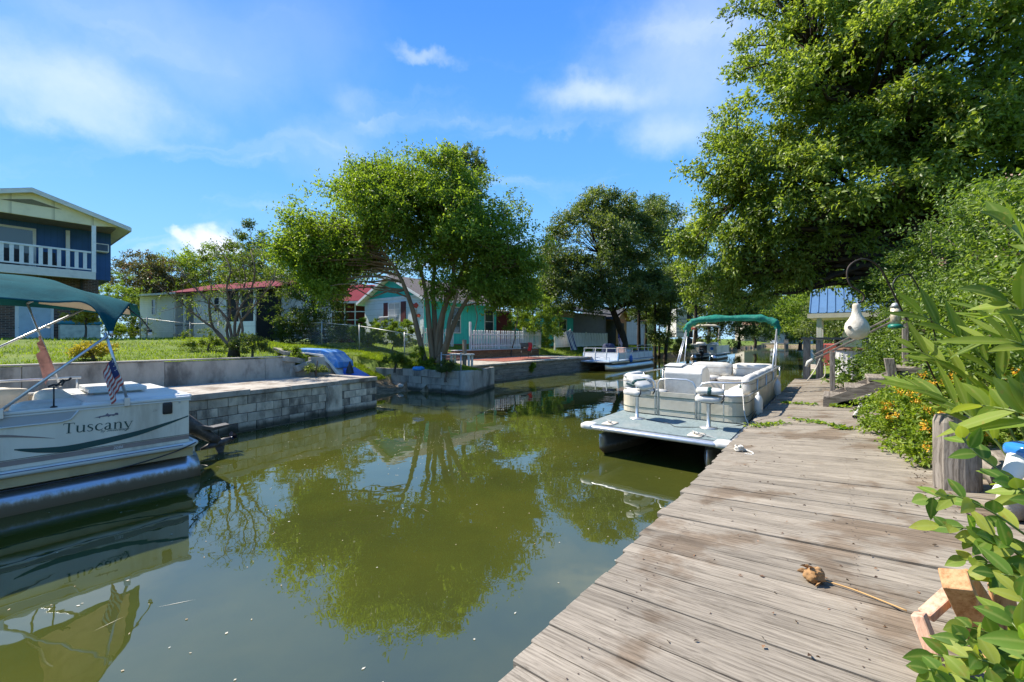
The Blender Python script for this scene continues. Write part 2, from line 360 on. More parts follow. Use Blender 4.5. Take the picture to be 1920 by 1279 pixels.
# ---------------------------------------------------------------- foliage
def leaf_mesh(name, pos, axis, nrm, length, width, rnd, fold=.25, tip=1.0):
    """folded four-point leaves; all arguments are arrays over the leaves"""
    n = len(pos)
    axis = axis / (np.linalg.norm(axis, axis=1, keepdims=True) + 1e-9)
    side = np.cross(axis, nrm); side /= (np.linalg.norm(side, axis=1, keepdims=True) + 1e-9)
    up = np.cross(side, axis)
    L = length[:, None]; Wd = width[:, None]
    v = np.empty((n, 4, 3), np.float32)
    v[:, 0] = pos
    v[:, 1] = pos + axis*L*.45 + side*Wd*.5 + up*Wd*fold
    v[:, 2] = pos + axis*L - up*L*.12*tip
    v[:, 3] = pos + axis*L*.45 - side*Wd*.5 + up*Wd*fold
    me = bpy.data.meshes.new(name)
    me.vertices.add(n*4); me.vertices.foreach_set('co', v.reshape(-1))
    idx = (np.arange(n)[:, None]*4 + np.array([0, 1, 2, 0, 2, 3])[None]).astype(np.int32).reshape(-1)
    me.loops.add(n*6); me.loops.foreach_set('vertex_index', idx)
    me.polygons.add(n*2); me.polygons.foreach_set('loop_start', np.arange(0, n*6, 3, dtype=np.int32))
    try: me.polygons.foreach_set('loop_total', np.full(n*2, 3, np.int32))
    except Exception: pass
    at = me.attributes.new('rnd', 'FLOAT', 'POINT'); at.data.foreach_set('value', np.repeat(rnd.astype(np.float32), 4))
    me.update(calc_edges=True)
    return me
def unit(rng, n):
    v = rng.normal(size=(n, 3)); return v/np.linalg.norm(v, axis=1, keepdims=True)
def crown_points(rng, blobs, nb, nc, flat=.55, spread=.34, inner=.55):
    """blobs: (cx,cy,cz,rx,ry,rz) ellipsoids; boughs lie near their skins, cluster centres round each bough"""
    blobs = np.array(blobs, float); wts = (blobs[:, 3]*blobs[:, 4]*blobs[:, 5])**(2/3); wts /= wts.sum()
    pick = rng.choice(len(blobs), nb, p=wts); d = unit(rng, nb); r = inner + (1-inner)*rng.random(nb)**.6
    r = r * (0.85 + .25*rng.random(nb))
    boughs = blobs[pick, :3] + d*r[:, None]*blobs[pick, 3:]
    rad = (blobs[pick, 3:].mean(1)*spread)[:, None]*np.array([1, 1, flat])
    cen = boughs[:, None, :] + rng.normal(size=(nb, nc, 3))*.55*rad[:, None, :]
    return boughs, cen.reshape(-1, 3), np.repeat(rng.random(nb), nc), blobs[:, :3].mean(0)
def sprays(name, rng, cen, tone, mid, r=.5, m=5, q=7, L=.09, Wd=.045, droop=.0, outb=.7, upb=.25, jit=.42, tonew=.35):
    """twigs radiate from each cluster centre and carry q leaves each"""
    K = len(cen); out = cen - mid; out /= (np.linalg.norm(out, axis=1, keepdims=True)+1e-6)
    d = unit(rng, K*m) + np.repeat(out, m, 0)*outb + np.array([0, 0, upb]); d /= np.linalg.norm(d, axis=1, keepdims=True)
    base = np.repeat(cen, m, 0); ln = r*(.55+.7*rng.random(K*m))
    tt = (np.arange(q)+.6)/q
    P = base[:, None, :] + d[:, None, :]*(ln[:, None]*tt[None])[:, :, None]
    P[:, :, 2] -= droop*r*(tt[None]**2)
    P = P + rng.normal(size=P.shape)*r*.07
    sd = unit(rng, K*m*q); ax = np.repeat(d, q, 0)*.75 + sd*.9; ax[:, 2] -= .25 + droop*.8
    nm = np.array([-.5, -.25, .65]) + unit(rng, K*m*q)*.9
    n = K*m*q
    rnd = np.clip((1-tonew)*rng.random(n) + tonew*np.repeat(tone, m*q), 0, 1)
    return leaf_mesh(name, P.reshape(-1, 3), ax, nm, L*(1-jit+2*jit*rng.random(n)), Wd*(1-jit+2*jit*rng.random(n)), rnd)
def limb_path(a, b, rng, sag=.0, n=6, wob=.05):
    a = Vector(a); b = Vector(b); L = (b-a).length; out = []
    for i in range(n+1):
        t = i/n; p = a.lerp(b, t); p.z += sag*L*math.sin(math.pi*t)
        if 0 < i < n: p += Vector(rng.normal(size=3))*wob*L*.5
        out.append(p)
    return out

# ================================================================ setting: ground, water, walls, dock
def sm(a, b, x):
    t = min(1.0, max(0.0, (x-a)/(b-a))); return t*t*(3-2*t)
def wall_s(u): return 10.05 + (16.4-u)/5.5*1.25       # the mid sea wall seen as s over u
def height(s, u):
    if u < 2.0:                                         # dock side
        edge = -0.70 + 1.7*sm(17.6, 19.0, s)
        land = .74 + .55*sm(edge-.2, edge-3.2, u) if u < edge else 0
        return land if u < edge else -1.3*sm(edge, edge+.35, u)-.05
    n = .05*mnoise.noise(Vector((s*.35, u*.35, 0))) + .03*mnoise.noise(Vector((s*1.3, u*1.3, 4)))
    left = 1.47 + .62*sm(13.8, 23, u) + n
    mid = .86 + .9*sm(11.0, 21.5, u) + n
    if s >= 13.2: mid = (1.36 + .4*sm(17.8, 22, u) + n) if u > 17.85 else .78
    far = .62 + .75*sm(14.5, 22, u) + n
    if s < 7.3:
        if u > 13.85: return left
        return -1.2
    if s < wall_s(u) + (.12 if u < 16.4 else 0):
        if u > 16.6:
            k = sm(7.0, 10.2, s); return left*(1-k) + mid*k
        bch = -.75 + .34*(u-11.2) + .06*n if u > 11 else -1.2          # the small beach in the slip
        bch = max(-1.2, min(1.0, bch)) + .12*mnoise.noise(Vector((s*.9, u*.9, 7)))*(1 if u > 11 else 0)
        if s < 7.75 and u < 13.9: return -1.2
        return bch
    if s < 13.2: return mid if u > 11.0 + (0 if s < 12.3 else (s-12.3)*2.4) else -1.2
    if s < 26.5: return mid if u > 13.35 else -1.2
    k = sm(26.5, 29, s); e = 14.3 + .5*math.sin(s*.21) + .5*mnoise.noise(Vector((s*.3, 0, 3)))
    if s > 128: e = 14.3 - 16*sm(128, 131, s)
    if u > e: return mid*(1-k) + far*k if u > 17.8 else far
    return -1.2
def frange(*segs):
    out = []
    for a, b, st in segs:
        x = a
        while x < b-1e-6: out.append(x); x += st
    out.append(segs[-1][1]); return out
gs_ = frange((-260, -20, 20), (-20, -2, 1), (-2, 16, .2), (16, 34, .5), (34, 70, 1.5), (70, 126, 4), (126, 134, 1), (134, 900, 40))
gu_ = frange((-500, -20, 30), (-20, -4, 2), (-4, 2, .25), (2, 10, 2), (10, 20, .2), (20, 30, .5), (30, 60, 3), (60, 900, 40))
mb = MB()
for s_ in gs_:
    for u_ in gu_: mb.v.append(tuple(W(s_, u_, height(s_, u_))))
nu_ = len(gu_)
for i in range(len(gs_)-1):
    for j in range(nu_-1):
        a = i*nu_+j; mb.face(a, a+nu_, a+nu_+1, a+1)
def ground_mat():
    m, nt, N, L, B = new_mat('lawn_soil')
    gp = N.new('ShaderNodeNewGeometry')
    nz = N.new('ShaderNodeTexNoise'); nz.inputs['Scale'].default_value = 1.1; nz.inputs['Detail'].default_value = 8; nz.inputs['Roughness'].default_value = .7; L.new(gp.outputs['Position'], nz.inputs['Vector'])
    r1 = _ramp(N, [(.3, (.055, .09, .013)), (.48, (.11, .165, .022)), (.62, (.16, .20, .035)), (.74, (.20, .17, .085))]); L.new(nz.outputs['Fac'], r1.inputs[0])
    n2 = N.new('ShaderNodeTexNoise'); n2.inputs['Scale'].default_value = 6; n2.inputs['Detail'].default_value = 8; L.new(gp.outputs['Position'], n2.inputs['Vector'])
    r2 = _ramp(N, [(.3, (.10, .075, .045)), (.55, (.24, .185, .115)), (.75, (.34, .28, .19))]); L.new(n2.outputs['Fac'], r2.inputs[0])
    sp = N.new('ShaderNodeSeparateXYZ'); L.new(gp.outputs['Position'], sp.inputs[0])
    ad = N.new('ShaderNodeMath'); ad.operation = 'MULTIPLY_ADD'; L.new(nz.outputs['Fac'], ad.inputs[0]); ad.inputs[1].default_value = .9; L.new(sp.outputs[2], ad.inputs[2])
    mr = N.new('ShaderNodeMapRange'); mr.inputs['From Min'].default_value = .86; mr.inputs['From Max'].default_value = 1.14; L.new(ad.outputs[0], mr.inputs['Value'])
    mx = N.new('ShaderNodeMix'); mx.data_type = 'RGBA'; L.new(mr.outputs[0], mx.inputs['Factor']); L.new(r2.outputs[0], mx.inputs['A']); L.new(r1.outputs[0], mx.inputs['B'])
    L.new(mx.outputs['Result'], B.inputs['Base Color']); B.inputs['Roughness'].default_value = .9; B.inputs['Specular IOR Level'].default_value = .15
    n3 = N.new('ShaderNodeTexNoise'); n3.inputs['Scale'].default_value = 45; n3.inputs['Detail'].default_value = 3; L.new(gp.outputs['Position'], n3.inputs['Vector'])
    bp = N.new('ShaderNodeBump'); bp.inputs['Strength'].default_value = .7; bp.inputs['Distance'].default_value = .04; L.new(n3.outputs['Fac'], bp.inputs['Height']); L.new(bp.outputs[0], B.inputs['Normal'])
    return m
M_GROUND = ground_mat()
struct('ground', mb, M_GROUND, smooth=True)

def water_mat():
    m, nt, N, L, B = new_mat('canal_water')
    gp = N.new('ShaderNodeNewGeometry')
    nz = N.new('ShaderNodeTexNoise'); nz.inputs['Scale'].default_value = .35; nz.inputs['Detail'].default_value = 6; nz.inputs['Roughness'].default_value = .6; L.new(gp.outputs['Position'], nz.inputs['Vector'])
    rp = _ramp(N, [(.3, (.034, .042, .011)), (.5, (.052, .060, .011)), (.72, (.074, .075, .012))]); L.new(nz.outputs['Fac'], rp.inputs[0])
    L.new(rp.outputs[0], B.inputs['Base Color']); B.inputs['Roughness'].default_value = .015; B.inputs['IOR'].default_value = 2.25
    mp = N.new('ShaderNodeMapping'); mp.inputs['Scale'].default_value = (1, 1, 1); L.new(gp.outputs['Position'], mp.inputs['Vector'])
    n2 = N.new('ShaderNodeTexNoise'); n2.inputs['Scale'].default_value = 1.3; n2.inputs['Detail'].default_value = 3; n2.inputs['Roughness'].default_value = .45; L.new(mp.outputs[0], n2.inputs['Vector'])
    bp = N.new('ShaderNodeBump'); bp.inputs['Strength'].default_value = .035; bp.inputs['Distance'].default_value = .15; L.new(n2.outputs['Fac'], bp.inputs['Height']); L.new(bp.outputs[0], B.inputs['Normal'])
    return m
mb = MB(); mb.quad(W(-80, -3.5, 0), W(170, -3.5, 0), W(170, 30, 0), W(-80, 30, 0))
struct('water', mb, water_mat())

# ---- materials shared by the setting
M_CONC = mat('stained_concrete', (.43, .385, .32), .9, .22, 2.5, .5, 30, dirt=(.055, .05, .045), dirt_amt=.75, dirt_scale=1.3, stretch=(1, 1, .45), spec=.2, tide=(.045, .045, .03))
M_CONC_L = mat('pale_concrete', (.40, .36, .30), .9, .2, 3, .5, 40, dirt=(.13, .09, .06), dirt_amt=.75, dirt_scale=2.6, spec=.2)
M_BLOCK = mat('weathered_block', (.58, .50, .385), .92, .28, 4, .6, 45, dirt=(.07, .062, .055), dirt_amt=.85, dirt_scale=1.7, stretch=(1, 1, .5), orand=.22, spec=.2, tide=(.045, .045, .028))
M_MORTAR = mat('mortar', (.10, .092, .08), .95, .3, 6, .4)
M_DOCK = wood('grey_dock_board', (.165, .140, .108), (.345, .300, .238), 'x', stain=(.50, .37, .26), stain_amt=.6, stain_scale=1.3, orand=.14, gs=2.4)
M_WOODOLD = wood('old_timber', (.14, .118, .095), (.36, .315, .26), 'x', orand=.15)
M_WOODZ = wood('old_post_timber', (.13, .11, .09), (.38, .335, .285), 'z', orand=.1)
M_WOODY = wood('old_beam_timber', (.12, .10, .08), (.32, .28, .23), 'y', orand=.1)
M_WHITEW = mat('white_painted_wood', (.74, .74, .71), .6, .08, 6, .15, 40, dirt=(.42, .40, .35), dirt_amt=.35, dirt_scale=3, spec=.3, orand=.06)
M_ALU = mat('brushed_aluminium', (.62, .63, .64), .38, .1, 8, metal=.75)
M_STEEL = mat('galvanised_steel', (.42, .43, .42), .5, .18, 10, metal=.6)
M_BLACK = mat('black_plastic', (.015, .015, .016), .45, .2, 8)
M_ROPE = mat('white_rope', (.62, .59, .52), .9, .2, 60, .8, 120)

# ---- the dock we stand on
DOCK_ROT = R(90-4.7); DOCK_TILT = math.atan(.095); DOCK_E = 1.10
dock = thing_su('dock', 'long weathered grey plank dock running down the right bank of the canal', 'dock', 0, 0, .70)
rg = np.random.default_rng(5)
plank_meshes = []
for k in range(10):
    mb = MB(); w = .0685 + .002*rg.random(); Lk = 2.12; n = 7; jl = rg.normal(size=2*n)*.0016
    # long box with slightly wandering, rounded edges
    rows = []
    for i in range(n):
        x = -Lk + Lk*i/(n-1); a = jl[2*i]; b = jl[2*i+1]; e = .006
        rows.append([(x, -w+a, -.038), (x, -w+a, -e), (x, -w+a+e, 0), (x, 0, .0015*math.sin(i+k)), (x, w+b-e, 0), (x, w+b, -e), (x, w+b, -.038)])
    base = mb.pts([p for r in rows for p in r]); q = 7
    for i in range(n-1):
        for j in range(q):
            jj = (j+1) % q; mb.face(base+i*q+j, base+(i+1)*q+j, base+(i+1)*q+jj, base+i*q+jj)
    mb.face(*[base+j for j in range(q)]); mb.face(*[base+(n-1)*q+j for j in reversed(range(q))])
    me = mb.mesh('plank'); me.materials.append(M_DOCK); plank_meshes.append(me)
s_ = -1.6; i = 0
while s_ < 17.6:
    o = put('plank', plank_meshes[(i*7) % 10], M_DOCK, dock)
    o.location = (s_, DOCK_E + rg.normal()*.012, rg.normal()*.003); o.rotation_euler = (rg.normal()*.006, DOCK_TILT, DOCK_ROT + rg.normal()*.0025)
    s_ += .1465 + .003*rg.random(); i += 1
for y in (.85, -.1, -.8):
    zt = -.045 - (y-DOCK_E)*.095
    put('stringer', MB().box(-1.7, 17.6, y-.03, y+.03, zt-.19, zt), M_WOODOLD, dock)
nm_ = MB()
for i_ in range(len([c for c in dock.children if c.name.startswith('plank')])):
    sN = -1.6 + i_*.148
    for yN in (.85, -.1, -.78):
        for dN in (-.03, .032):
            zN = .0045 - (yN-DOCK_E)*.095; cN = (sN + dN + (yN-DOCK_E)*math.tan(R(4.7)) + rg.normal()*.006, yN + rg.normal()*.012, zN); rN = .0045
            b_ = nm_.pts([(cN[0]+rN*math.cos(a), cN[1]+rN*math.sin(a), cN[2]) for a in (0, 1.05, 2.09, 3.14, 4.19, 5.24)]); nm_.face(*range(b_, b_+6))
put('nail_heads', nm_, mat('rusty_nail', (.07, .045, .035), .7, .3, 30), dock)['kind'] = 'stuff'
mbp = MB(); mbp.tube([(0, 0, -2.0), (0, 0, -.24)], .11, 10); pile = mbp.mesh('pile'); pile.materials.append(M_WOODZ)
for k in range(8):
    for y in (.8, -.5): put('pile', pile, M_WOODZ, dock, loc=(-1 + k*2.5, y, 0))

# ---- left: concrete block pier
PA, PB = (0.6, 10.02), (7.5, 11.05); PL = math.hypot(PB[0]-PA[0], PB[1]-PA[1]); PR = math.atan2(PB[1]-PA[1], PB[0]-PA[0])
pier = thing_su('block_pier', 'low pier of grey concrete blocks with a stained flat top, behind the cream boat', 'pier', PA[0], PA[1], 0, PR)
put('mortar_core', MB().box(.03, PL-.03, .02, .2, -1.0, .84), M_MORTAR, pier)
bm_ = MB(); hx, hy, hz = .195, .1, .0955; e = .012
bm_.hexa([(-hx, -hy+.0, -hz), (hx, -hy+.0, -hz), (hx, hy, -hz), (-hx, hy, -hz), (-hx, -hy, hz), (hx, -hy, hz), (hx, hy, hz), (-hx, hy, hz)])
blk = bm_.mesh('block'); blk.materials.append(M_BLOCK)
for r_ in range(6):
    z = .72 - .2*r_; x = .2 - (.2 if r_ % 2 else 0)
    while x < PL-.05:
        if x > .0:
            o = put('block', blk, M_BLOCK, pier, loc=(min(x, PL-.2), .1 + rg.normal()*.005, z + rg.normal()*.002)); o.rotation_euler.z = rg.normal()*.006
            o.scale = (1, 1, 1); b = o.modifiers.new('bevel', 'BEVEL'); b.width = .009; b.segments = 2
        x += .4
x = 0.0
while x < PL-.05:
    ln = min(.9 + .8*rg.random(), PL-x); o = put('cap_slab', MB().box(x+.004, x+ln-.004, -.03+rg.normal()*.012, .26, .826, .94 + rg.normal()*.008), M_CONC_L, pier, bev=.012); x += ln
put('pilaster', MB().box(PL-1.75, PL-1.28, -.055, .02, -1, .822), M_BLOCK, pier, bev=.02)
put('end_wall', MB().box(PL-.22, PL, .262, 2.7, -1, .93), M_CONC, pier, bev=.01)
put('deck_slab', MB().box(.2, PL-.24, .265, 3.0, .55, .875), M_CONC_L, pier)
put('back_kerb', MB().box(.3, 1.9, 1.9, 2.15, .88, 1.02), M_CONC_L, pier, bev=.01)

# ---- left sea wall
swl = thing_su('sea_wall', 'long poured concrete sea wall with dark and white stains under the left lawn', 'wall', 0, 13.7, 0)
x = -9.0; k = 0
while x < 6.0:
    ln = 2.4; put('panel', MB().box(x+.004, min(x+ln, 6.3)-.004, 0, .2, .3, 1.5 + .012*math.sin(k*2.1)), M_CONC, swl, bev=.012); x += ln; k += 1
put('cap', MB().box(-9, 6.05, -.02, .23, 1.515, 1.55), M_CONC, swl, bev=.01)
def tilted(parent, name, c, sz, rot, m, bev=.015):
    o = put(name, MB().box(-sz[0]/2, sz[0]/2, -sz[1]/2, sz[1]/2, -sz[2]/2, sz[2]/2), m, parent, bev=bev); o.location = c; o.rotation_euler = rot; return o
tilted(swl, 'broken_piece', (6.25, .05, 1.42), (.7, .2, .16), (.05, .16, .1), M_CONC)
tilted(swl, 'broken_piece', (6.55, -.08, 1.22), (.62, .2, .2), (-.1, -.3, .08), M_CONC)
tilted(swl, 'broken_piece', (6.55, .08, .95), (.85, .2, .35), (0, .03, 0), M_CONC)
tilted(swl, 'broken_panel', (7.15, -.05, 1.12), (.85, .16, .72), (-.12, .03, .02), M_CONC)
tilted(swl, 'fallen_slab', (6.6, .75, 1.62), (1.2, .55, .12), (.25, .12, .3), M_CONC_L)

# ---- mid sea wall with the cracked corner
MA, MBt = (9.95, 16.9), (11.3, 10.9); ML = math.hypot(MBt[0]-MA[0], MBt[1]-MA[1]); MR = math.atan2(MBt[1]-MA[1], MBt[0]-MA[0])
mw = thing_su('corner_sea_wall', 'grey block sea wall with a stepped crack ending at a rounded corner below the crape myrtle', 'wall', MA[0], MA[1], 0, MR)
put('core', MB().box(.02, ML-.1, .03, .22, -1, .8), M_MORTAR, mw)
bw = .62; bm2 = MB(); bm2.box(-bw/2+.003, bw/2-.003, -.12, .12, -.137, .137); blk2 = bm2.mesh('block'); blk2.materials.append(M_CONC)
for r_ in range(6):
    z = .74 - .28*r_; x = .31 - (.31 if r_ % 2 else 0)
    while x < ML-.2:
        dx = .03 if x > ML-1.9-.31*(r_ % 2) else 0
        o = put('block', blk2, M_CONC, mw, loc=(x+dx, .12 + rg.normal()*.004, z - (.02 if dx else 0))); b = o.modifiers.new('bevel', 'BEVEL'); b.width = .01; b.segments = 2
        x += bw
mbq = MB(); mbq.lathe([(.3, -1), (.3, .86), (.28, .885)], 16, (ML-.15, .2, 0)); put('corner_post', mbq, M_CONC, mw, smooth=False, bev=.01)
put('return_wall', MB().hexa([(ML+.1, .1, -1), (ML+.1, .3, -1), (ML-.2, 2.6, -1), (ML-.4, 2.6, -1), (ML+.1, .1, .87), (ML+.1, .3, .87), (ML-.2, 2.6, .87), (ML-.4, 2.6, .87)]), M_CONC, mw)

# ---- patio terrace with timber bulkhead
tr = thing_su('patio_terrace', 'low waterside patio with a plank bulkhead below the white picket fence', 'patio', 13.2, 13.2, 0)
TLn = 13.2
put('slab', MB().box(0, TLn, .12, 4.62, .3, .85), M_CONC_L, tr)
for r_ in range(5):
    x = 0.0; k = r_
    while x < TLn-.01:
        ln = min(2.2 + 1.1*((k*37) % 5)/5, TLn-x); z1 = .78 - .235*r_
        put('board', MB().box(x+.006, x+ln-.006, .0 + rg.normal()*.008, .1, z1-.225, z1), M_WOODOLD, tr); x += ln; k += 1
put('edge_beam', MB().box(-.05, TLn, -.08, .16, .785, .87), M_CONC_L, tr, bev=.012)
M_PAVER = mat('red_patio_mat', (.27, .10, .07), .9, .25, 8, .4, 60, spec=.15)
put('red_mat', MB().box(4.2, 9.8, .9, 3.7, .854, .868), M_PAVER, tr)
M_RETAIN = wood('brown_retaining_timber', (.16, .075, .035), (.42, .235, .12), 'x', orand=.2)
for r_ in range(3):
    x = 4.2; k = r_
    while x < 13.1:
        ln = min(2.0 + .5*((k*13) % 3), 13.1-x)
        put('retaining_board', MB().box(x+.005, x+ln-.005, 4.62 + rg.normal()*.006, 4.7, .86+.165*r_, 1.018+.165*r_), M_RETAIN, tr); x += ln; k += 1
put('ledge', MB().box(4.1, 13.1, 4.5, 4.85, 1.365, 1.41), M_WHITEW, tr, bev=.008)
M_BRICKS = mat('red_brick_step', (.26, .12, .08), .9, .3, 12, .5, 60)
for k in range(3): put('step', MB().box(2.6, 4.1, 3.6+.34*k, 3.6+.34*(k+1)+.02, .85, .99+.15*k), M_BRICKS, tr, bev=.01)

# ---- right bank edge behind the dock: an old log kerb
lk = thing_su('log_kerb', 'old grey log lying along the planted edge of the dock by the weathered piling', 'log', 4.0, -1.15, .95)
mb = MB(); mb.tube([(-1.8, .02, 0), (-.5, 0, .03), (.8, -.02, .02), (2.2, .0, 0)], [.16, .17, .165, .15], 12); put('trunk', mb, M_WOODOLD, lk, smooth=True)

# ---- grass blades on the lawns in view
rg = np.random.default_rng(11)
def grass(name, label, boxes, n, h, matl, keep=lambda s, u: True):
    pos = []
    while len(pos) < n:
        b = boxes[rg.integers(len(boxes))]; s = b[0] + (b[1]-b[0])*rg.random(); u = b[2] + (b[3]-b[2])*rg.random()
        if mnoise.noise(Vector((s*.8, u*.8, 2))) < -.28 and rg.random() < .85: continue
        z = height(s, u)
        if z < .42 or not keep(s, u): continue
        p = W(s, u, z-.005); pos.append(p)
    P = np.array([tuple(p) for p in pos]); k = len(P)
    ax = np.array([0, 0, 1.0]) + rg.normal(size=(k, 3))*.45; ax[:, 2] = abs(ax[:, 2])
    nm = rg.normal(size=(k, 3)); nm[:, 2] *= .3
    patch = np.array([mnoise.noise(Vector((p[0]*.5, p[1]*.5, 9)))*.9+.5 for p in P])
    me = leaf_mesh(name, P, ax, nm, h*(.4+.9*rg.random(k)), np.full(k, .013)+.012*rg.random(k), np.clip(.55*rg.random(k)+.45*patch, 0, 1), fold=.1)
    o = put(name, me, matl); tag(o, label, 'grass', kind='stuff'); return o
M_GRASS = leafmat('grass_blade', (.07, .115, .012), (.17, .245, .024), (.29, .34, .045), trans=.5, tcol=(1.5, 1.5, .5))
grass('grass', 'sunlit short green grass on the lawns across the canal',
      [(-14, 7.2, 13.95, 20), (-10, 8, 13.95, 24), (7, 13, 16.6, 22), (9.5, 13, 11.2, 18), (9.9, 13.1, 11, 17), (5, 20, 18, 24), (7.8, 10.6, 13.3, 16.5)], 75000, .09, M_GRASS,
      keep=lambda s, u: not (s > 13.1 and u < 17.9))
grass('grass', 'rough grass on the far left bank under the trunks beside the moored boats',
      [(27, 50, 14.4, 26)], 22000, .17, M_GRASS)

# ================================================================ boats
M_CREAM = mat('aged_cream_gelcoat', (.74, .665, .54), .38, .07, 3, 0, dirt=(.40, .33, .24), dirt_amt=.65, dirt_scale=2.2, stretch=(1, 1, .2), spec=.45)
M_WHITE = mat('white_gelcoat', (.66, .65, .61), .35, .05, 3, 0, dirt=(.55, .52, .45), dirt_amt=.4, dirt_scale=2)
M_VINYL = mat('white_vinyl', (.60, .585, .54), .55, .08, 5, .15, 14, dirt=(.40, .36, .29), dirt_amt=.5, dirt_scale=3)
M_VINYL_T = mat('tan_vinyl', (.62, .55, .44), .5, .08, 5, .1, 14)
M_TEAL = mat('teal_canvas', (.008, .075, .085), .95, .2, 3, .35, 60, dirt=(.02, .12, .13), dirt_amt=.4, dirt_scale=1.1, spec=.04)
M_TAN = mat('tan_lining', (.42, .36, .27), .9, .15, 4, .2, 40)
M_GREENC = mat('green_canvas', (.012, .16, .115), .85, .25, 6, .6, 22, dirt=(.10, .30, .24), dirt_amt=.5, dirt_scale=5, spec=.2)
M_GREENS = mat('dark_green_vinyl_stripe', (.012, .06, .055), .4, .1, 6)
M_BROWNS = mat('faded_brown_stripe', (.27, .205, .175), .5, .12, 5)
M_GREYP = mat('grey_panel', (.36, .38, .40), .4, .06, 4)
M_SKIRT = mat('tan_skirt', (.54, .41, .22), .5, .15, 4, 0, dirt=(.26, .2, .13), dirt_amt=.5)
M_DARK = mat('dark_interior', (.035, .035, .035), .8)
M_CARPET = mat('blue_grey_carpet', (.22, .275, .275), .95, .16, 20, .6, 160, dirt=(.33, .345, .32), dirt_amt=.5, dirt_scale=1.5, spec=.1)
M_BLUEP = mat('blue_plastic', (.02, .12, .42), .4, .12, 4)
M_MOTOR = mat('worn_dark_outboard', (.055, .05, .048), .5, .3, 10, .2, 40, dirt=(.2, .17, .14), dirt_amt=.5, dirt_scale=6)
M_RED = mat('faded_red_cloth', (.45, .10, .09), .85, .15, 10)
M_REDF = mat('faded_pink_cloth', (.50, .24, .20), .85, .2, 10)
M_WHC = mat('white_cloth', (.72, .70, .68), .85, .08, 10)
M_NAVY = mat('navy_cloth', (.03, .045, .16), .85, .15, 10)
def pontoon_mat():
    m, nt, N, L, B = new_mat('scummed_aluminium')
    gp = N.new('ShaderNodeNewGeometry'); sp = N.new('ShaderNodeSeparateXYZ'); L.new(gp.outputs['Position'], sp.inputs[0])
    mp = N.new('ShaderNodeMapping'); mp.inputs['Scale'].default_value = (9, 9, 1.2); L.new(gp.outputs['Position'], mp.inputs['Vector'])
    nz = N.new('ShaderNodeTexNoise'); nz.inputs['Scale'].default_value = 2; nz.inputs['Detail'].default_value = 6; nz.inputs['Roughness'].default_value = .7; L.new(mp.outputs[0], nz.inputs['Vector'])
    ma = N.new('ShaderNodeMath'); ma.operation = 'MULTIPLY_ADD'; L.new(nz.outputs['Fac'], ma.inputs[0]); ma.inputs[1].default_value = -.12; L.new(sp.outputs[2], ma.inputs[2])
    mr = N.new('ShaderNodeMapRange'); mr.interpolation_type = 'SMOOTHSTEP'; mr.inputs['From Min'].default_value = .03; mr.inputs['From Max'].default_value = .13; L.new(ma.outputs[0], mr.inputs['Value'])
    rp = _ramp(N, [(0, (.17, .105, .05)), (.45, (.36, .26, .17)), (1, (.56, .57, .59))]); L.new(mr.outputs[0], rp.inputs[0])
    L.new(rp.outputs[0], B.inputs['Base Color'])
    m2 = N.new('ShaderNodeMath'); m2.operation = 'MULTIPLY'; L.new(mr.outputs[0], m2.inputs[0]); m2.inputs[1].default_value = .85; L.new(m2.outputs[0], B.inputs['Metallic'])
    r2 = N.new('ShaderNodeMapRange'); r2.inputs['To Min'].default_value = .7; r2.inputs['To Max'].default_value = .3; L.new(mr.outputs[0], r2.inputs['Value']); L.new(r2.outputs[0], B.inputs['Roughness'])
    return m
M_PONT = pontoon_mat()

def pontoon(root, y, x0, x1, r, zc, nose=0):
    """nose: -1 the tapered end lies at x0, +1 at x1, 0 both flat"""
    mb = MB()
    pts = []; rad = []
    if nose == -1:
        for dx, dz, k in ((0, r*.82, .10), (.18, r*.62, .34), (.45, r*.34, .64), (.8, r*.12, .88), (1.2, 0, 1.0)): pts.append((x0+dx, y, zc+dz)); rad.append(r*k)
    else: pts.append((x0, y, zc)); rad.append(r)
    n = 6
    for i in range(1, n):
        a = pts[0][0] + 1.2 if nose == -1 else x0; b = x1-1.2 if nose == 1 else x1
        pts.append((a + (b-a)*i/n, y, zc)); rad.append(r)
    if nose == 1:
        for dx, dz, k in ((1.2, 0, 1.0), (.8, r*.12, .88), (.45, r*.34, .64), (.18, r*.62, .34), (0, r*.82, .10)): pts.append((x1-dx, y, zc+dz)); rad.append(r*k)
    else: pts.append((x1, y, zc)); rad.append(r)
    if nose:
        # a straight tube squeezed to a vertical stem whose forefoot rises to the deck
        pts = [(x0 + (x1-x0)*k/40, y, zc) for k in range(41)]; mb.tube(pts, r, 28)
        for i, (vx, vy, vz) in enumerate(mb.v):
            f = ((vx-x0) if nose == -1 else (x1-vx))/1.3
            if f < 1: f = max(f, 0); top = zc+r; mb.v[i] = (vx, y + (vy-y)*max(.02, f**.75), top - (top-vz)*(.42+.58*f**.6))
    else: mb.tube(pts, rad, 28)
    o = put('pontoon', mb, M_PONT, root, smooth=True)
    k = MB(); lo = x0 + (1.0 if nose == -1 else 0); hi = x1 - (1.0 if nose == 1 else 0)
    k.box(lo, hi, y-.02, y+.02, zc+r-.03, zc+r+.10); put('riser', k, M_ALU, root)
    return o
